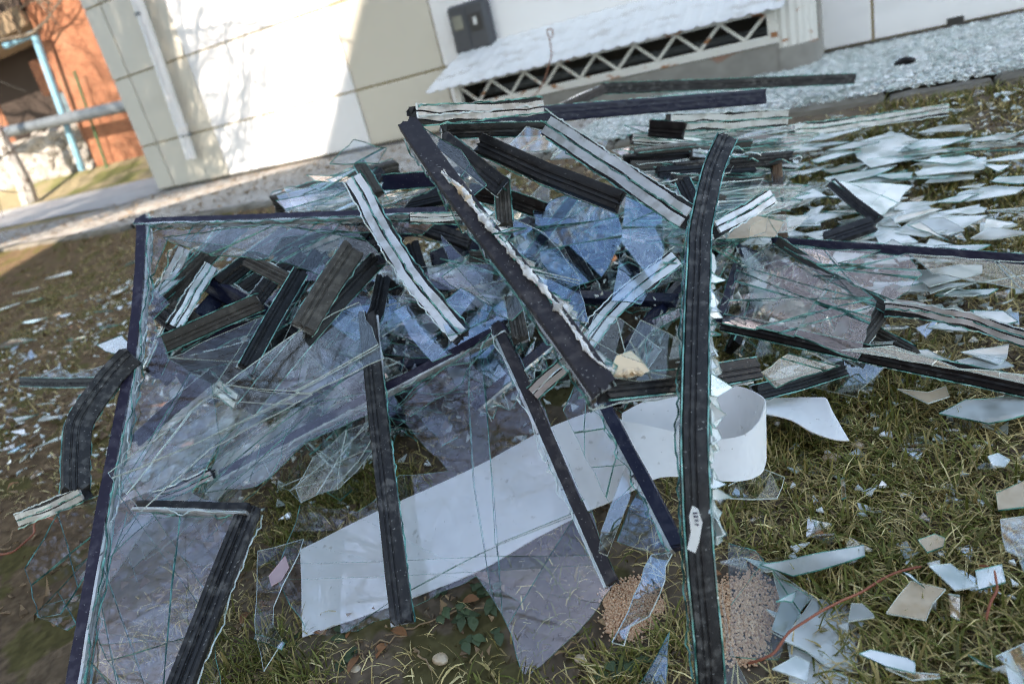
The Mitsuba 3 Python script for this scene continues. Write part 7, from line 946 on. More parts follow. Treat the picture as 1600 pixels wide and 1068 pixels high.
DEFAULT = dict(cracks=0, keep=1., cat='glass shard', mat='glass', col='dark', wob=.0015, depth=.02, t=.003, tilt=1.5)
for i, it in enumerate(ITEMS):
    it = {**DEFAULT, **it}; k = it['k']
    if k == 'unit':
        thing(it['key'], it['label'], it['cat'])
    elif k == 'bar': build_bar(it, i)
    elif k == 'pane': build_pane(it, i)
    elif k == 'foam':
        p = spline(it['pts'], .004); q = np.linspace(0, 1, len(p)); w = (.0012 + .013 * np.clip(meshkit.fbm(np.stack([q * 34, q * 0 + i, q * 0], 1), 4) - .2, 0, 1) ** 1.3) * (1.15 if it['cream'] else 1.) * np.sin(np.pi * np.clip(q, .02, .98)) ** .4
        v, f = tube(p, w, 14); d = meshkit.fbm(v * 150, 3, i) - .5; v = v + (v - np.vstack([np.repeat(p, 14, 0), p[:1], p[-1:]])) * d[:, None] * 2.2 + np.random.RandomState(i).normal(0, .0006, v.shape)
        ms = [(v, f)]
        put('yellowed_sealant_foam' if it['cream'] else 'sealant_foam', cat_(ms), 'foam_cream' if it['cream'] else 'foam_white', it['key'], smooth=50)
    elif k == 'ribbon':
        lo = spline([a for a, b in it['rib']], .02); mm = len(lo)
        d = np.r_[0, np.cumsum(np.linalg.norm(np.diff([a for a, b in it['rib']], axis=0), axis=1))]
        from scipy.interpolate import PchipInterpolator
        ss = np.linspace(0, d[-1], 90)
        lo = np.stack([PchipInterpolator(d, np.array([a for a, b in it['rib']])[:, x])(ss) for x in range(3)], 1)
        hi = np.stack([PchipInterpolator(d, np.array([b for a, b in it['rib']])[:, x])(ss) for x in range(3)], 1)
        g = np.linspace(0, 1, 9); rows = lo[:, None] * (1 - g[None, :, None]) + hi[:, None] * g[None, :, None]
        du = np.gradient(rows, axis=0); dv = np.gradient(rows, axis=1); nr = np.cross(du, dv); nr /= np.linalg.norm(nr, axis=-1, keepdims=True)
        rows = rows + nr * ((meshkit.fbm(rows * 9, 3, 4) - .5) * .008)[..., None]
        A = (rows + nr * .0012).reshape(-1, 3); B_ = (rows - nr * .0012).reshape(-1, 3); h, w = rows.shape[:2]
        ii, jj = np.meshgrid(np.arange(h - 1), np.arange(w - 1), indexing='ij'); q = np.stack([ii * w + jj, (ii + 1) * w + jj, (ii + 1) * w + jj + 1, ii * w + jj + 1], -1).reshape(-1, 4)
        o = h * w; e = list(range(w)) + [r * w + w - 1 for r in range(1, h)] + [(h - 1) * w + x for x in range(w - 2, -1, -1)] + [r * w for r in range(h - 2, 0, -1)]
        e = np.array(e); e2 = np.roll(e, -1)
        one(it['key'], (np.vstack([A, B_]), np.vstack([q, q[:, ::-1] + o, np.stack([e, e2, e2 + o, e + o], 1)])), 'white_plastic', it['label'], it['cat'], smooth=40)
    elif k == 'wire':
        one(it['key'], tube(spline(it['pts'], .006), it['r'], 7), 'rust_wire' if 'rusty' in it['key'] else 'copper', it['label'], it['cat'], smooth=50)

# ------------------------------------------------------------------ heart of the pile: jumbled strips and shards filling the mound
rs = np.random.RandomState(77)
def mound(x, y): return .40 * np.clip(1 - ((x + .86 + .25 * (y - 1.6)) / .80) ** 2 - ((y - 1.6) / .88) ** 2, 0, 1) ** .6
def mound_point(top=1.):
    while True:
        x, y = rs.uniform(-1.9, .2), rs.uniform(.7, 2.6); h = mound(x, y)
        if h > .06 and not (x > -1.12 and y < (1.42 if x > -.72 else 1.25)): return np.array([x, y, lawn_z(np.array(x), np.array(y)) + h * top])
cols = ['black', 'dark', 'brown', 'navy', 'black', 'grooved']
for i in range(64):
    c = mound_point(rs.uniform(.1, .75)); th = rs.uniform(0, math.pi); L = rs.uniform(.12, .34)
    d = np.array([math.cos(th), math.sin(th), rs.normal(0, .25)])
    n = unitv([rs.normal(0, .5), rs.normal(-.5, .4), .8])
    build_bar(dict(key='jumbled_edge_strip', label=dict(black='deep black', dark='dark grey', brown='brownish', navy='navy blue', grooved='ribbed charcoal')[cols[i % 6]] + ' edge strip jumbled among glass inside the pile', cat='window edge strip', group='edge strips jumbled inside the pile', path=[tuple(c - d * L), tuple(c + d * L * .1), tuple(c + d * L)],
                   n=tuple(n), t=rs.uniform(.03, .045), depth=.02, col=cols[i % 6], fringe=rs.uniform(.005, .025), wob=.0015), 900 + i)
for i in range(290):
    c = mound_point(rs.uniform(.35, .98)); r = rs.uniform(.03, .13)
    n = unitv([rs.normal(0, .55), rs.normal(-.25, .5), rs.uniform(.35, 1)])
    a = unitv(np.cross(n, rs.normal(0, 1, 3))); b = np.cross(n, a); m = rs.randint(3, 7)
    an = np.sort(rs.uniform(0, 2 * math.pi, m)); el = rs.uniform(.25, .9)
    q = [tuple(c + r * (a * math.cos(t) * rs.uniform(.7, 1.3) + b * el * math.sin(t) * rs.uniform(.7, 1.2))) for t in an]
    if Polygon([(np.dot(np.array(x) - c, a), np.dot(np.array(x) - c, b)) for x in q]).buffer(0).area < 2e-4: continue
    build_pane(dict(key='jumbled_shard', label='glass shard jumbled among others inside the pile', cat='glass shard', group='glass shards jumbled inside the pile', poly=q, mat=['glass', 'glass', 'coat', 'glass', 'coat', 'bright', 'glass'][i % 7], cracks=0, keep=1, t=.004, tilt=1), 2000 + i)

# ------------------------------------------------------------------ splinters and crumbs of glass
def crumbs(pts, smin, smax, flat, seed, thick=.004):
    r = np.random.RandomState(seed); n = len(pts)
    s = r.uniform(smin, smax, n) * r.uniform(.4, 1, n)
    base = np.array([[0, .9], [-.8, -.4], [.9, -.5]]); an = r.uniform(0, 6.28, n)
    k = base[None] * r.uniform(.5, 1.3, (n, 3, 1)); x = k[..., 0] * np.cos(an)[:, None] - k[..., 1] * np.sin(an)[:, None]; y = k[..., 0] * np.sin(an)[:, None] + k[..., 1] * np.cos(an)[:, None]
    nx, ny = r.normal(0, flat, n), r.normal(0, flat, n)
    z = x * nx[:, None] + y * ny[:, None]
    top = np.stack([x, y, z], -1) * s[:, None, None] + np.asarray(pts)[:, None]
    bot = top - [0, 0, thick]
    v = np.concatenate([top, bot], 1).reshape(-1, 3); o = (np.arange(n) * 6)[:, None, None]
    f = (np.array([[0, 1, 2], [5, 4, 3], [0, 3, 4], [0, 4, 1], [1, 4, 5], [1, 5, 2], [2, 5, 3], [2, 3, 0]])[None] + o).reshape(-1, 3)
    return v, f
def pave_pts(n, x0, x1, y0, y1, z=.006):
    return np.stack([rs.uniform(x0, x1, n), rs.uniform(y0, y1, n), rs.uniform(z, z + .02, n)], 1)
struct('crushed_glass_aqua', crumbs(pave_pts(30000, -1.6, 1.6, 3.3, 5.75), .005, .024, .22, 1), 'crumb_aqua', kind='stuff', label='crushed aqua glass covering the pavement by the wall')
struct('crushed_glass_clear', crumbs(pave_pts(4500, -1.6, 1.6, 3.3, 5.75, .012), .008, .04, .16, 2), 'glass_mirror', kind='stuff', label='glinting clear glass crumbs on the pavement by the wall')
def lawn_pts(n, x0, x1, y0, y1, h=.012):
    x, y = rs.uniform(x0, x1, n), rs.uniform(y0, y1, n); return np.stack([x, y, lawn_z(x, y) + rs.uniform(.3, 1, n) * h], 1)
pts = np.vstack([lawn_pts(1500, -.35, .75, 1.75, 3.2, .03), lawn_pts(500, -.2, .8, .8, 1.8, .03), lawn_pts(1500, -4.2, -1., .9, 3.2, .025), lawn_pts(700, -1.5, -.1, 1.2, 2.7, .03)])
struct('glass_splinters', crumbs(pts, .008, .026, .3, 3), 'crumb_aqua', kind='stuff', label='small glass splinters strewn over the lawn')
pts = np.vstack([lawn_pts(500, -.3, .8, .9, 3.2, .04), lawn_pts(700, -4.2, -1., .9, 3.2, .03)])
struct('glass_splinters', crumbs(pts, .01, .045, .2, 4), 'glass_mirror', kind='stuff', label='glinting glass slivers strewn over the lawn')
pts = np.array([mound_point(rs.uniform(.3, 1.0)) for _ in range(900)])
struct('pile_splinters', crumbs(pts, .004, .014, .8, 5), 'crumb_aqua', kind='stuff', label='small glass splinters caught inside the pile')
pts = np.array([mound_point(rs.uniform(.2, .95)) for _ in range(700)])
struct('pile_slivers', crumbs(pts, .015, .06, .9, 6), 'glass_clear', kind='stuff', label='clear glass slivers caught inside the pile')

def litter(n, x0, x1, y0, y1, seed, smin, smax):
    return crumbs(lawn_pts(n, x0, x1, y0, y1, .02), smin, smax, .5, seed, .0015)
M('litter_brown', prin(proc(lambda p, n, uv: mix((.09, .055, .03), (.34, .235, .13), cell_rand(p.x * 40, p.y * 40, 1))), .85))
struct('leaf_litter', litter(6500, -6., -1., .5, 3.25, 51, .006, .026), 'litter_brown', kind='stuff', label='dry brown leaf litter on the soil left of the pile')
struct('leaf_litter', litter(2600, -1.3, .9, .5, 3.2, 52, .003, .013), 'litter_brown', kind='stuff', label='dry litter and crumbs of soil between the blades of grass')
struct('soil_crumbs', crumbs(lawn_pts(5000, -1.4, .9, .5, 2.2, .014), .003, .011, .9, 53, .006), 'soil', kind='stuff', label='loose crumbs of soil on the bare ground')
struct('pavement_litter', crumbs(pave_pts(2200, -9, -1.4, 3.4, 5.8), .008, .035, .3, 54, .002), 'litter_brown', kind='stuff', label='dry leaves and dirt on the sunlit pavement')
# heaps of drying beads spilled from the hollow spacers
BEADS = ((-.222,.845,.05,.085,'heap of tan drying beads under the glass right of the bent strip'),(-.405,.825,.048,.055,'heap of greyish tan drying beads left of the bent strip')
         )
for (cx, cy, rx, ry, lab) in BEADS:
    n = 3200; a = rs.uniform(0, 6.28, n); q = np.sqrt(rs.rand(n)); x = cx + rx * q * np.cos(a) * (1 + .2 * np.sin(3 * a)); y = cy + ry * q * np.sin(a)
    x += rs.normal(0, .006, n); y += rs.normal(0, .008, n); z = lawn_z(x, y) + .012 * (1 - q ** 2) * rs.rand(n) ** .4 + .009
    ic = trimesh.creation.icosahedron(); v = ic.vertices * .0021
    V_ = (v[None] + np.stack([x, y, z], 1)[:, None]).reshape(-1, 3); F_ = (ic.faces[None] + (np.arange(n) * 12)[:, None, None]).reshape(-1, 3)
    struct('bead_heap', (V_, F_), 'beads', kind='stuff', label=lab)
CLOVER = [(-0.885, 0.637, -0.465), (-0.876, 0.627, -0.466), (-0.95, 0.649, -0.463), (-0.911, 0.674, -0.46), (-1.02, 0.616, -0.468), (-0.936, 0.653, -0.462), (-0.881, 0.605, -0.468), (-1.026, 0.601, -0.469), (-1.068, 0.609, -0.468), (-1.027, 0.574, -0.473), (-0.672, 0.702, -0.455), (-0.623, 0.723, -0.454), (-0.771, 0.792, -0.444), (-0.692, 0.796, -0.444), (-0.656, 0.771, -0.447), (-0.659, 0.707, -0.456), (-0.708, 0.799, -0.443), (-0.742, 0.736, -0.451), (-0.676, 0.739, -0.452), (-0.695, 0.733, -0.451), (-0.698, 0.736, -0.452), (-0.663, 0.799, -0.443), (-0.708, 0.748, -0.449), (-0.394, 0.717, -0.453), (-0.405, 0.705, -0.455), (-0.373, 0.72, -0.454), (-0.4, 0.719, -0.454)]
DRY = [(-0.954, 0.651, -0.463), (-0.913, 0.651, -0.462), (-0.688, 0.785, -0.446), (-0.79, 0.683, -0.458), (-0.864, 0.627, -0.466), (-0.82, 0.661, -0.461), (-0.114, 1.034, -0.412), (-0.268, 0.917, -0.428), (-1.175, 0.622, -0.466), (-0.214, 0.983, -0.42), (-2.709, 1.063, -0.409), (-2.509, 0.889, -0.431)]
TWIGS = [((-0.836, 0.674, -0.46), (-0.735, 0.736, -0.451)), ((-0.752, 0.74, -0.451), (-0.666, 0.764, -0.448)), ((-0.863, 0.647, -0.462), (-0.787, 0.678, -0.459)), ((-0.888, 0.649, -0.463), (-0.835, 0.609, -0.468)), ((-0.503, 0.71, -0.456), (-0.45, 0.758, -0.449)), ((-0.763, 0.663, -0.461), (-0.7, 0.628, -0.465)), ((-0.179, 1.056, -0.411), (-0.119, 1.111, -0.403)), ((-2.253, 0.756, -0.448), (-2.2, 0.668, -0.46))]
STONES = [(-1.174, 0.623, -0.466), (-0.248, 1.145, -0.398), (-0.071, 1.272, -0.381), (-0.703, 0.657, -0.461), (-0.853, 0.602, -0.469), (-0.458, 0.714, -0.454), (-0.114, 1.232, -0.387)]
TAG = [(-0.2417, 0.7371, -0.1335), (-0.2343, 0.7362, -0.1372), (-0.2286, 0.728, -0.152), (-0.2323, 0.7137, -0.1726), (-0.2366, 0.7034, -0.1838), (-0.2465, 0.7024, -0.1782), (-0.2427, 0.7175, -0.1614), (-0.2455, 0.7283, -0.145)]
INK = [[(-0.2396, 0.7283, -0.1391), (-0.2339, 0.7297, -0.1384)], [(-0.239, 0.7269, -0.1431), (-0.2333, 0.7278, -0.1432)], [(-0.2371, 0.7238, -0.1468), (-0.2322, 0.7244, -0.1466)], [(-0.2362, 0.7212, -0.1509), (-0.232, 0.7211, -0.1513)]]
LUMP = ((0.067), (4.109), (0.03))

rs = np.random.RandomState(31)
def leaf_mesh(L, W, curl, n=7):
    s = np.linspace(0, 1, n); w = np.sin(np.pi * s ** .8) * W / 2 + .0006; z = curl * np.sin(np.pi * s) * L
    v = np.vstack([np.stack([s * L, w, z + abs(curl) * .5 * w], 1), np.stack([s * L, 0 * w, z], 1), np.stack([s * L, -w, z + abs(curl) * .5 * w], 1)]); k = np.arange(n - 1)
    return v, np.vstack([np.stack([k, k + 1, k + 1 + n, k + n], 1), np.stack([k + n, k + 1 + n, k + 1 + 2 * n, k + 2 * n], 1)])
def turn(v, az, tilt, at):
    c, s = math.cos(az), math.sin(az); t, u = math.cos(tilt), math.sin(tilt)
    v = v @ np.array([[t, 0, -u], [0, 1, 0], [u, 0, t]]).T * [1, 1, 1]; return v @ np.array([[c, -s, 0], [s, c, 0], [0, 0, 1]]).T + at
for c in CLOVER:
    ms = []; gcol = np.array([.055, .082, .035]) * rs.uniform(.7, 1.3)
    for k in range(rs.randint(3, 6)):
        v, f = leaf_mesh(rs.uniform(.014, .028), rs.uniform(.013, .021), rs.uniform(.05, .2)); ms.append((turn(v, rs.uniform(0, 6.28), rs.uniform(-.5, -.1), np.array(c) + [rs.normal(0, .004), rs.normal(0, .004), rs.uniform(.008, .022)]), f))
    m = cat_(ms); one('leafy_weed', m, 'leaf', 'small round leaved green weed on the bare soil in front of the pile', 'weed', group='small green weeds in front of the pile', color=np.tile(gcol, (len(m[0]), 1)), smooth=True)
for k, c in enumerate(DRY):
    v, f = leaf_mesh(rs.uniform(.03, .05), rs.uniform(.014, .022), rs.uniform(.1, .35)); v = turn(v, rs.uniform(0, 6.28), rs.uniform(-.3, .1), np.array(c) + [0, 0, .012])
    one('dry_leaf', (v, f), 'leaf', 'curled dry brown leaf lying on the ground', 'leaf', group='dry brown leaves on the ground', color=np.tile(np.array([.26, .12, .05]) * rs.uniform(.7, 1.5), (len(v), 1)), smooth=True)
for a, b in TWIGS:
    p = np.linspace(np.array(a) + [0, 0, .012], np.array(b) + [0, 0, .018], 8); p[1:-1] += rs.normal(0, .003, (6, 3))
    one('dry_stalk', tube(p, np.linspace(.0022, .0012, 8), 5), 'twig', 'dry straw coloured stalk lying on the soil', 'stalk', group='dry stalks on the soil', smooth=50)
for c in STONES:
    s = trimesh.creation.icosphere(2, rs.uniform(.009, .014)); s.apply_scale([1.2, 1, .7]); s.vertices *= (1 + .35 * (meshkit.noise(s.vertices * 90, 2) - .5))[:, None]; s.apply_translation(np.array(c) + [0, 0, .008])
    one('pebble', (s.vertices, s.faces), 'shard_tan', 'small tan pebble in the soil', 'pebble', group='small tan pebbles in the soil', smooth=40)
P_ = np.array(TAG); c_, n_, a_, b_ = basis(P_); q_ = np.stack([(P_ - c_) @ a_, (P_ - c_) @ b_], 1)
s_, r_ = sheet(q_, c_, a_, b_, n_, .0012); pt = thing('paper_tag', 'crumpled white paper tag with blurred print stuck to the bent strip', 'tag')
put('slip', cat_([(s_[0] + n_ * .0006, s_[1]), (s_[0] - n_ * .0006, s_[1]), r_]), 'paper', pt)
put('print', cat_([tube(np.linspace(p, q, 4) , .0012, 5) for p, q in INK]), 'ink', pt)
s = trimesh.creation.icosphere(2, .032); s.apply_scale([1.3, .7, .6]); s.vertices *= (1 + .9 * (meshkit.noise(s.vertices * 30, 2) - .5))[:, None]; s.apply_translation(LUMP)
one('black_lump', (s.vertices, s.faces), 'seal_black', 'black lump of torn sealant on the crushed glass by the wall', 'debris', smooth=40)


# ------------------------------------------------------------------ ground
def grid(x0, x1, y0, y1, nx, ny, fz):
    x, y = np.meshgrid(np.linspace(x0, x1, nx), np.linspace(y0, y1, ny), indexing='ij'); z = fz(x, y)
    i, j = np.meshgrid(np.arange(nx - 1), np.arange(ny - 1), indexing='ij')
    return np.stack([x, y, z], -1).reshape(-1, 3), np.stack([i * ny + j, (i + 1) * ny + j, (i + 1) * ny + j + 1, i * ny + j + 1], -1).reshape(-1, 4)
struct('lawn', grid(-13, 3.5, -.6, 3.279, 560, 150, lambda x, y: lawn_z(x, y) + .008 * meshkit.noise(np.stack([x * 25, y * 25, x * 0], -1))), 'soil', smooth=True)
def bank(x, y):
    left = np.clip((-x - 8.0) / 1.0, 0, 1)
    return left * (np.clip(y - 4.6, 0, 3.9) * .035 + np.clip(y - 8.4, 0, 1.2) * .33) - .02
struct('ground', grid(-80, 60, -60, 120, 90, 90, lambda x, y: -.68 + 0 * x), 'dry_grass')
struct('far_ground', cat_([grid(-40, -13.05, -10, 3.27, 30, 10, lambda x, y: -.13 + 0 * x)]), 'dry_grass')
struct('far_ground', grid(3.6, 30, -10, 3.27, 10, 10, lambda x, y: -.3 + 0 * x), 'dry_grass')
struct('pavement', grid(-30, 12, 3.4, 5.86, 60, 6, lambda x, y: 0 * x), 'paving')
struct('pavement', grid(-30, -8.2, 5.861, 6.0, 30, 2, lambda x, y: 0 * x), 'paving')
struct('bank', grid(-30, -8.0, 4.55, 14, 60, 60, lambda x, y: bank(x, y) + .014), 'dry_grass', smooth=True)
struct('path', grid(-30, -8.0, 5.1, 7.7, 40, 12, lambda x, y: bank(x, y) + .03), 'asphalt_path', smooth=True)
# kerb: separate blocks, weathered and chipped
kb = thing('kerb', 'weathered concrete kerb of chipped blocks between the lawn and the pavement', 'kerb')
x = -14.
j = 0
while x < 6:
    L = rs.uniform(.34, .42)
    b = trimesh.Trimesh(*cbox(0, L - .004, 0, .118, -.30, .004 + rs.uniform(-.006, .004), .02)); b = b.subdivide().subdivide()
    d = meshkit.fbm(b.vertices * 22 + x * 7, 3) - .5; b.vertices += np.c_[d * .02, -np.abs(d) * .06 * (b.vertices[:, 1] < .03), d * .012]
    b.vertices += [x, 3.282 + rs.uniform(-.006, .006), rs.uniform(-.012, .004) - (.05 if (-5.6 < x < -5.0) else 0)]
    put('block', (b.vertices, b.faces), 'kerb_stone', kb, smooth=30); x += L

# ------------------------------------------------------------------ grass, leaves
def blades(n, px, py, length, width, lean, colors, rr, h0=0., lie=0.):
    az = rr.uniform(0, 6.28, n); L = length * rr.uniform(.3, 1.15, n); W = width * rr.uniform(.45, 1.5, n) * np.where(rr.rand(n) < .06, 1.8, 1)
    out = np.stack([np.cos(az), np.sin(az), 0 * az], 1); side = np.stack([-np.sin(az), np.cos(az), 0 * az], 1)
    ln = np.abs(rr.normal(lean, .3, n)); base = np.stack([px, py, lawn_z(px, py) - .004 + h0], 1); V_, Cc = [], []
    col = colors[rr.randint(0, len(colors), n)] * rr.uniform(.7, 1.25, (n, 1)) * np.array([1.75, 1.75, 1.4])
    for k, (t, w) in enumerate(((0, .8), (.35, 1.), (.7, .75), (1., .05))):
        ang = ln * (.35 + .9 * t); r = L * t
        c = base + out * (r * np.sin(np.clip(ang, 0, 1.75)))[:, None] + np.array([0, 0, 1.]) * (r * np.cos(np.clip(ang, 0, 1.55)) + .006 * t)[:, None]
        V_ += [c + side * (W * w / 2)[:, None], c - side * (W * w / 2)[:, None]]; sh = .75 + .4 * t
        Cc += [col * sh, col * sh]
    V_ = np.stack(V_, 1).reshape(-1, 3); Cc = np.stack(Cc, 1).reshape(-1, 3)
    f = np.array([[0, 1, 3], [0, 3, 2], [2, 3, 5], [2, 5, 4], [4, 5, 7], [4, 7, 6]])
    return V_, (f[None] + (np.arange(n) * 8)[:, None, None]).reshape(-1, 3), np.clip(Cc, 0, 1)
def scatter(n, x0, x1, y0, y1, thr, seed, tuft=7, spread=.016, sc=4.):
    r = np.random.RandomState(seed); m = n // tuft * 3
    x, y = r.uniform(x0, x1, m), r.uniform(y0, y1, m)
    d = meshkit.fbm(np.stack([x * sc, y * sc, x * 0], 1), 3, 9); keep = d + r.normal(0, .05, m) > thr; x, y = x[keep][:n // tuft], y[keep][:n // tuft]
    x = np.repeat(x, tuft) + r.normal(0, spread, len(x) * tuft); y = np.repeat(y, tuft) + r.normal(0, spread, len(y) * tuft)
    k = (y < 3.26) & (((x + .222) / .09) ** 2 + ((y - .845) / .12) ** 2 > 1) & (((x + .405) / .07) ** 2 + ((y - .825) / .09) ** 2 > 1) & ~((x < -.42) & (x > -1.0) & (y > .66) & (y < 1.2) & (r.rand(len(x)) < .8)); return x[k], y[k], r
GREEN = np.array([(.075, .082, .020), (.098, .102, .028), (.066, .066, .018), (.135, .118, .042), (.19, .15, .07)])
STRAW = np.array([(.34, .27, .15), (.27, .21, .11), (.44, .37, .23), (.20, .15, .08)])
parts = []
for (n, a, L, W, ln, thr, cols_, sd, tf) in (
    (19000, (-.45, .95, .55, 2.0), .062, .0036, .85, .49, GREEN, 1, 8),
    (12000, (-.4, 1.0, 1.9, 3.25), .05, .0045, .7, .52, GREEN, 2, 8),
    (11000, (-1.4, -.3, .3, 1.2), .05, .003, .7, .50, GREEN, 3, 6),
    (9000, (-5.5, -1.1, .8, 3.2), .03, .005, .8, .53, GREEN, 4, 8),
    (30000, (-.45, .95, .55, 2.2), .065, .0022, 1.2, .30, STRAW, 5, 3),
    (6000, (-1.5, -.3, .3, 1.3), .05, .0022, 1.25, .35, STRAW, 6, 3),
    (16000, (-5.5, -1.0, .8, 3.2), .05, .004, 1.25, .30, STRAW * .8, 7, 3),
    (8000, (-.3, 1.0, 2.0, 3.25), .055, .004, 1.2, .30, STRAW, 8, 3)):
    x, y, r = scatter(n, *a, thr, sd, tf)
    parts.append(blades(len(x), x, y, L, W, ln, cols_, r))
o = 0; fs = []
for v, f, c in parts: fs.append(f + o); o += len(v)
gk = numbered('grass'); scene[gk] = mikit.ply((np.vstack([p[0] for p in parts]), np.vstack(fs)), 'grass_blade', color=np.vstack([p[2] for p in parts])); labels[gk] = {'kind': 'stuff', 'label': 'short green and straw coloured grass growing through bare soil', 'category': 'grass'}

# ------------------------------------------------------------------ the panel clad building
bd = thing('panel_building', 'building clad in white and beige panels behind the pile, partly sunlit', 'building')
YW = 5.85; TOP = 2.8
rows = [(.03, .575), (.575, 1.365), (1.365, 2.155), (2.155, TOP)]
cols_ = [(-8.2, -7.875, 'panel_beige'), (-7.875, -6.83, 'panel_beige'), (-6.83, -4.67, 'panel_white'), (-4.67, -3.595, 'panel_beige'), (-3.595, -.095, 'panel_white'), (-.095, 3.2, 'panel_white'), (3.2, 6.5, 'panel_white'), (6.5, 10, 'panel_white')]
for (x0, x1, mat) in cols_:
    for (z0, z1) in rows:
        g = .009
        flat = mat == 'panel_beige'
        put('panel', cbox(x0 + (.003 if x0 in (-6.83,) else g), x1 - (.003 if x1 == -6.83 else g), YW, YW + .03, z0 + g, z1 - g, .004), mat, bd)
put('joint_backing', box(-8.19, 10, YW + .022, YW + .05, .03, TOP), 'joint_ochre', bd)
put('wall_core', box(-8.18, 10, YW + .055, YW + 7, -.3, TOP - .01), 'panel_beige', bd)
put('base_rail', box(-8.2, 10, YW - .012, YW + .05, .0, .028), 'base_dark', bd)
put('roof', box(-8.3, 10.1, YW - .12, YW + 7.2, TOP, TOP + .14), 'panel_white', bd)
for k_ in range(2):
    pass
# downpipe with socket and clip
pth = [(-7.11, YW - .075, 2.79), (-7.17, YW - .075, 1.73), (-7.25, YW - .075, .62), (-7.275, YW - .075, .31)]
dp = put('downpipe', tube(pth, .062, 18), 'pipe_white', bd, smooth=40)
put('pipe_socket', tube([(-7.225, YW - .075, .70), (-7.245, YW - .075, .64)], .069, 18), 'pipe_white', dp, smooth=40)
put('pipe_clip', cat_([tube([(-7.17, YW - .075, 1.9), (-7.17, YW - .075, 1.87)], .068, 18), box(-7.19, -7.15, YW - .06, YW + .002, 1.87, 1.9)]), 'pipe_grey', dp)
put('pipe_clip', cat_([tube([(-7.235, YW - .075, .585), (-7.237, YW - .075, .57)], .066, 18), box(-7.26, -7.22, YW - .06, YW + .002, .57, .59)]), 'pipe_grey', dp)
put('vent_hole', box(.345, .44, YW - .006, YW + .001, -.03 + .05, .075), 'pit_dark', bd)
# meter box
mb = thing('meter_box', 'dark grey plastic meter box with two small windows on the white wall', 'meter box')
put('case', cbox(-3.36, -2.98, YW - .13, YW - .001, .64, 1.03, .025), 'meter_plastic', mb, smooth=20)
put('window', cbox(-3.315, -3.215, YW - .136, YW - .125, .83, .945, .004), 'meter_window', mb)
w2 = put('window', cbox(-3.15, -3.03, YW - .136, YW - .125, .79, .93, .004), 'pit_dark', mb)
put('dial', cbox(-3.11, -3.075, YW - .142, YW - .136, .84, .90, .002), 'meter_white', w2)
put('lid_rib', cbox(-3.195, -3.175, YW - .142, YW - .129, .66, 1.0, .004), 'meter_plastic', mb)
# light well canopy
rs = np.random.RandomState(8)
cn = thing('corrugated_canopy', 'white corrugated metal canopy over a basement light well with a zigzag truss front', 'canopy')
YF = 5.1; CX0, CX1 = -3.08, -.62
nx, ny = 260, 14
xx, tt = np.meshgrid(np.linspace(CX0 - .22, CX1 + .06, nx), np.linspace(0, 1, ny), indexing='ij')
wv = (np.abs(((xx / .11) % 1) - .5) * 2); wv = np.clip((wv - .55) * 4, 0, 1) * .009
jag = .010 * (meshkit.fbm(np.stack([xx * 16, xx * 0, xx * 0], -1), 4) - .5) * 2
yy = YF - .10 - jag + (YW - .005 - (YF - .10 - jag)) * tt; zz = .43 + .255 * tt + wv + .005 * (meshkit.fbm(np.stack([xx * 2.5, yy * 4, xx * 0], -1), 3, 5) - .5) - .03 * (1 - tt) ** 3
v = np.stack([xx, yy, zz], -1).reshape(-1, 3); i, j = np.meshgrid(np.arange(nx - 1), np.arange(ny - 1), indexing='ij'); q = np.stack([i * ny + j, (i + 1) * ny + j, (i + 1) * ny + j + 1, i * ny + j + 1], -1).reshape(-1, 4)
put('roof_sheet', cat_([(v, q), (v - [0, 0, .003], q[:, ::-1])]), 'roof_sheet', cn)
put('top_chord', cbox(CX0, CX1, YF - .02, YF + .02, .385, .425, .003), 'canopy_paint', cn)
put('bottom_chord', cbox(CX0, CX1, YF - .022, YF + .022, .195, .25, .003), 'canopy_paint', cn)
put('end_post', cbox(CX1 - .06, CX1, YF - .024, YF + .024, .25, .385, .003), 'canopy_paint', cn)
put('end_post', cbox(CX0, CX0 + .05, YF - .024, YF + .024, .25, .385, .003), 'canopy_paint', cn)
nd = 16; xs = np.linspace(CX0 + .05, CX1 - .06, nd + 1)
for k in range(nd):
    za, zb = (.385, .25) if k % 2 == 0 else (.25, .385)
    put('brace', tube([(xs[k], YF, za), (xs[k + 1], YF, zb)], .012, 6), 'canopy_paint', cn)
put('plinth', cat_([box(CX0, CX1 - .0, YF - .01, YF + .12, -.02, .193), box(CX0, CX0 + .08, YF + .12, YW, -.02, .193)]), 'concrete', cn)
put('pit_back', box(CX0 + .02, CX1 - .02, YF + .45, YF + .47, .0, .5), 'pit_dark', cn)
put('pit_end', box(CX0 + .0, CX0 + .02, YF + .03, YW, .195, .42), 'pit_dark', cn)
put('inner_pipe', tube([(CX0 + .05, YF + .3, .30), (CX1 - .05, YF + .3, .27)], .03, 8), 'pipe_grey', cn)
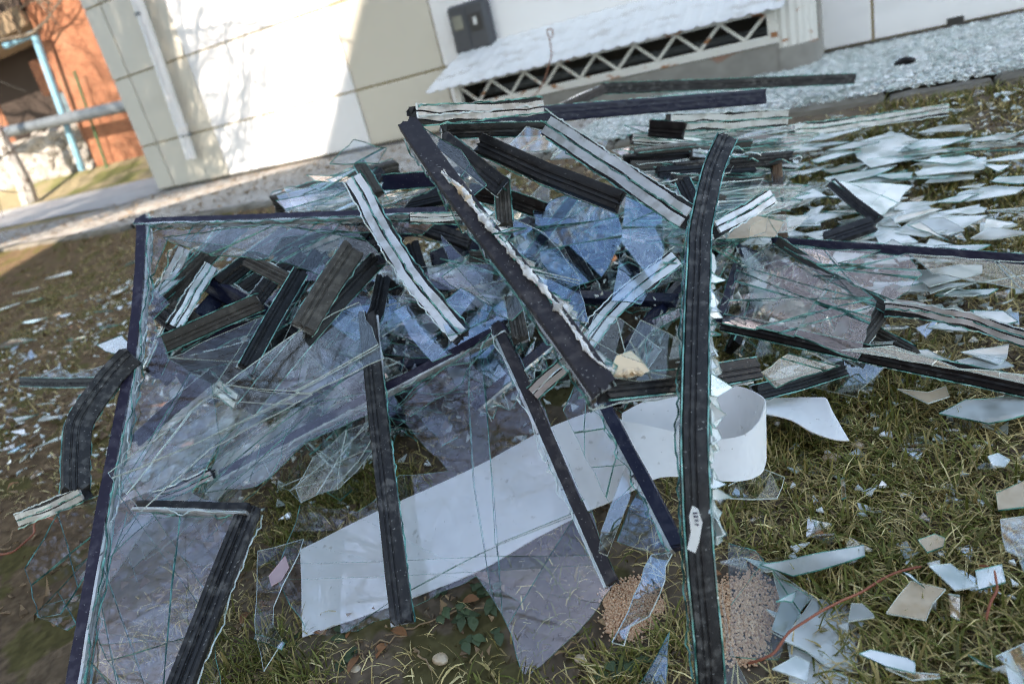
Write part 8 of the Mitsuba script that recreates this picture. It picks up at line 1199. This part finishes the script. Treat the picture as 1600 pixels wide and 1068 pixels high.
# rounded corner: concrete foot with ribbed sheet above
ang = np.linspace(-math.pi / 2, .5 * math.pi, 60)
def arc(r0, z0, z1, ribs=0.):
    cx, cy = CX1, YF + .22; r = r0 + ribs * (np.clip(np.cos(ang * 26), -.3, .6)); v = []
    for z in (z0, z1): v.append(np.stack([cx + r * np.cos(ang) * .95, cy + r * np.sin(ang) * 1.02 , ang * 0 + z], 1))
    v.append(np.array([[cx, cy, z1]])); v.append(np.array([[cx, cy, z0]])); m = len(ang); k = np.arange(m - 1)
    f = np.vstack([np.stack([k, k + 1, k + 1 + m], 1), np.stack([k, k + 1 + m, k + m], 1), np.stack([k + m, k + 1 + m, 0 * k + 2 * m], 1)])
    return np.vstack(v), f
put('corner_foot', arc(.235, -.02, .16), 'concrete', cn, smooth=40)
put('corner_sheet', arc(.222, .16, .47, .010), 'canopy_paint', cn, smooth=40)
put('side_wall', box(CX1, CX1 + .21, YF + .43, YW, -.02, .44), 'concrete', cn)

# ------------------------------------------------------------------ brick house at the far left
YB = 9.5
bh = thing('brick_house', 'orange brick house with a dark porch and a whitewashed rubble base at the far left', 'house')
put('wall', box(-15.0, -10.5, YB, YB + 4, .2, 6.5), 'brick', bh)
put('wall_return', box(-26, -15.0, YB + 1.6, YB + 4, .2, 6.5), 'brick', bh)
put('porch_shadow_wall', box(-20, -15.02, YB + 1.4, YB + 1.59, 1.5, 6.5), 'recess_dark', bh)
put('porch_roof', box(-26, -15.0, YB - .1, YB + 1.6, 3.42, 3.62), 'wood_trim', bh)
put('porch_fascia', box(-26, -14.98, YB - .16, YB - .1, 3.36, 3.72), 'wood_trim', bh)
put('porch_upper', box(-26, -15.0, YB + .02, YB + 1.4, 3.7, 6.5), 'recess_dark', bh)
put('brick_pier', box(-16.1, -15.05, YB + .25, YB + .5, 2.15, 2.85), 'brick', bh)
wn = put('window', box(-17.4, -16.5, YB + 1.3, YB + 1.38, 1.5, 2.7), 'window_glass', bh)
put('sill', box(-17.6, -16.2, YB + 1.2, YB + 1.39, 2.72, 2.9), 'rubble_paint', wn)
rb = put('rubble_base', box(-26, -15.05, YB + .08, YB + 1.2, .2, 1.45), 'rubble_paint', bh)
for k in range(120):
    s = trimesh.creation.icosphere(1, rs.uniform(.09, .2)); s.apply_scale([rs.uniform(1, 1.5), .6, rs.uniform(.55, .8)]); s.vertices += rs.normal(0, .012, s.vertices.shape)
    s.apply_translation([rs.uniform(-18.5, -15.15), YB + .06, rs.uniform(.5, 1.42)]); put('stone', (s.vertices, s.faces), 'rubble_paint', rb)
bf = thing('pipe_gate', 'pale blue pipe gate standing in front of the brick house', 'gate')
put('post', tube([(-15.02, YB - .3, .5), (-14.6, YB - .3, 3.13)], .07, 10), 'blue_paint', bf)
put('crossbar', tube([(-14.6, YB - .3, 3.13), (-15.7, YB - .3, 3.14)], .06, 10), 'blue_paint', bf)
one('green_pole', tube([(-14.35, YB - .2, .4), (-14.05, YB - .2, 2.3)], .025, 8), 'green_paint', 'thin dark green pole beside the pale blue pipe gate', 'pole')
gp = thing('heating_pipe', 'thick grey insulated pipe with a navy end running level in front of the brick house', 'pipe')
put('grey_section', tube([(-16.4, YB - .6, 1.6), (-12.0, YB - .6, 1.38)], .11, 16), 'pipe_grey', gp, smooth=40)
put('navy_section', tube([(-20.0, YB - .6, 1.72), (-16.4, YB - .6, 1.6)], .118, 16), 'pipe_navy', gp, smooth=40)
put('band', tube([(-15.65, YB - .6, 1.563), (-15.62, YB - .6, 1.561)], .116, 16), 'pipe_grey', gp, smooth=40)

# ------------------------------------------------------------------ trees
def tree(base, height, r0, seed, spread=.55, levels=5, lean=(0, 0)):
    r = np.random.RandomState(seed); trunk, limbs = [], []
    def grow(p, d, L, rad, lev):
        n = 6; pts = [p]; dd = d
        for k in range(n):
            dd = unitv(dd + r.normal(0, .13, 3) + [0, 0, .05]); pts.append(pts[-1] + dd * L / n)
        (trunk if lev == 0 else limbs).append(tube(pts, np.linspace(rad, rad * .62, n + 1), 8 if lev < 2 else 4, cap=lev < 1))
        if lev >= levels: return
        for k in range(r.randint(3, 5) if lev else 6):
            at = pts[r.randint(2 if lev else 3, n + 1)]; side = unitv(np.cross(dd, r.normal(0, 1, 3)))
            grow(at, unitv(dd * r.uniform(.5, 1) + side * spread * r.uniform(.8, 1.5)), L * r.uniform(.55, .78), rad * r.uniform(.42, .6), lev + 1)
        grow(pts[-1], dd, L * .75, rad * .6, lev + 1)
    grow(np.array(base, float), unitv([lean[0], lean[1], 1]), height * .36, r0, 0)
    return cat_(trunk), cat_(limbs)
def add_tree(name, label, *a, bark='bark', **k):
    t = thing(name, label, 'tree'); tr, lm = tree(*a, **k)
    put('trunk', tr, bark, t, smooth=40); put('limbs', lm, 'bark', t)
add_tree('bare_tree', 'bare tree with a limewashed trunk at the left edge of the picture', (-15.65, 8.2, -.1), 10.5, .17, 3, bark='bark_limed', lean=(-.04, 0))
add_tree('bare_tree', 'bare tree left of the camera whose twigs shade the sunlit wall panels', (-7.3, .3, -.5), 7.2, .15, 11, spread=.75)
add_tree('bare_tree', 'slim bare tree left of the camera beside the first one', (-8.4, 1.2, -.4), 6.2, .13, 12, spread=.7)
add_tree('bare_tree', 'tallest bare tree far behind the camera on the left', (-7.2, -5.0, -.6), 15, .2, 13, spread=.7)
add_tree('bare_tree', 'bare tree behind the camera left of the neighbouring house', (-9.2, -3.0, -.6), 12, .16, 14, spread=.8, lean=(-.05, .0))
add_tree('bare_tree', 'tall bare tree rising behind the left part of the panel building', (-7.5, 14.2, -.1), 15, .26, 21, spread=.6)
add_tree('bare_tree', 'tall bare tree rising behind the middle of the panel building', (-3.5, 14.0, -.1), 16, .28, 22, spread=.6)

# ------------------------------------------------------------------ the neighbouring house behind the camera that keeps the pile in shade
nh = thing('shading_house', 'tall house with a hipped roof behind the photographer', 'house')
put('wall', box(-4.3, 6, -15, -7.4, -.7, 5.6), 'brick', nh)
def hip(x0, x1, y0, y1, z0, z1, ix, iy):
    v = np.array([[x0, y0, z0], [x1, y0, z0], [x1, y1, z0], [x0, y1, z0], [x0 + ix, (y0 + y1) / 2, z1], [x1 - ix, (y0 + y1) / 2, z1]])
    return v, np.array([[0, 1, 5], [0, 5, 4], [2, 3, 4], [2, 4, 5], [1, 2, 5], [3, 0, 4], [0, 3, 2], [0, 2, 1]])
pr = [(-4.6, 5.6), (6.2, 5.6), (4.6, 10.1), (-.91, 10.1)]
v = np.array([[x, y, z] for y in (-7.3, -15.2) for x, z in pr])
put('roof', (v, np.array([[0, 1, 2], [0, 2, 3], [4, 6, 5], [4, 7, 6], [0, 4, 5], [0, 5, 1], [1, 5, 6], [1, 6, 2], [2, 6, 7], [2, 7, 3], [3, 7, 4], [3, 4, 0]])), 'brick_dark', nh)
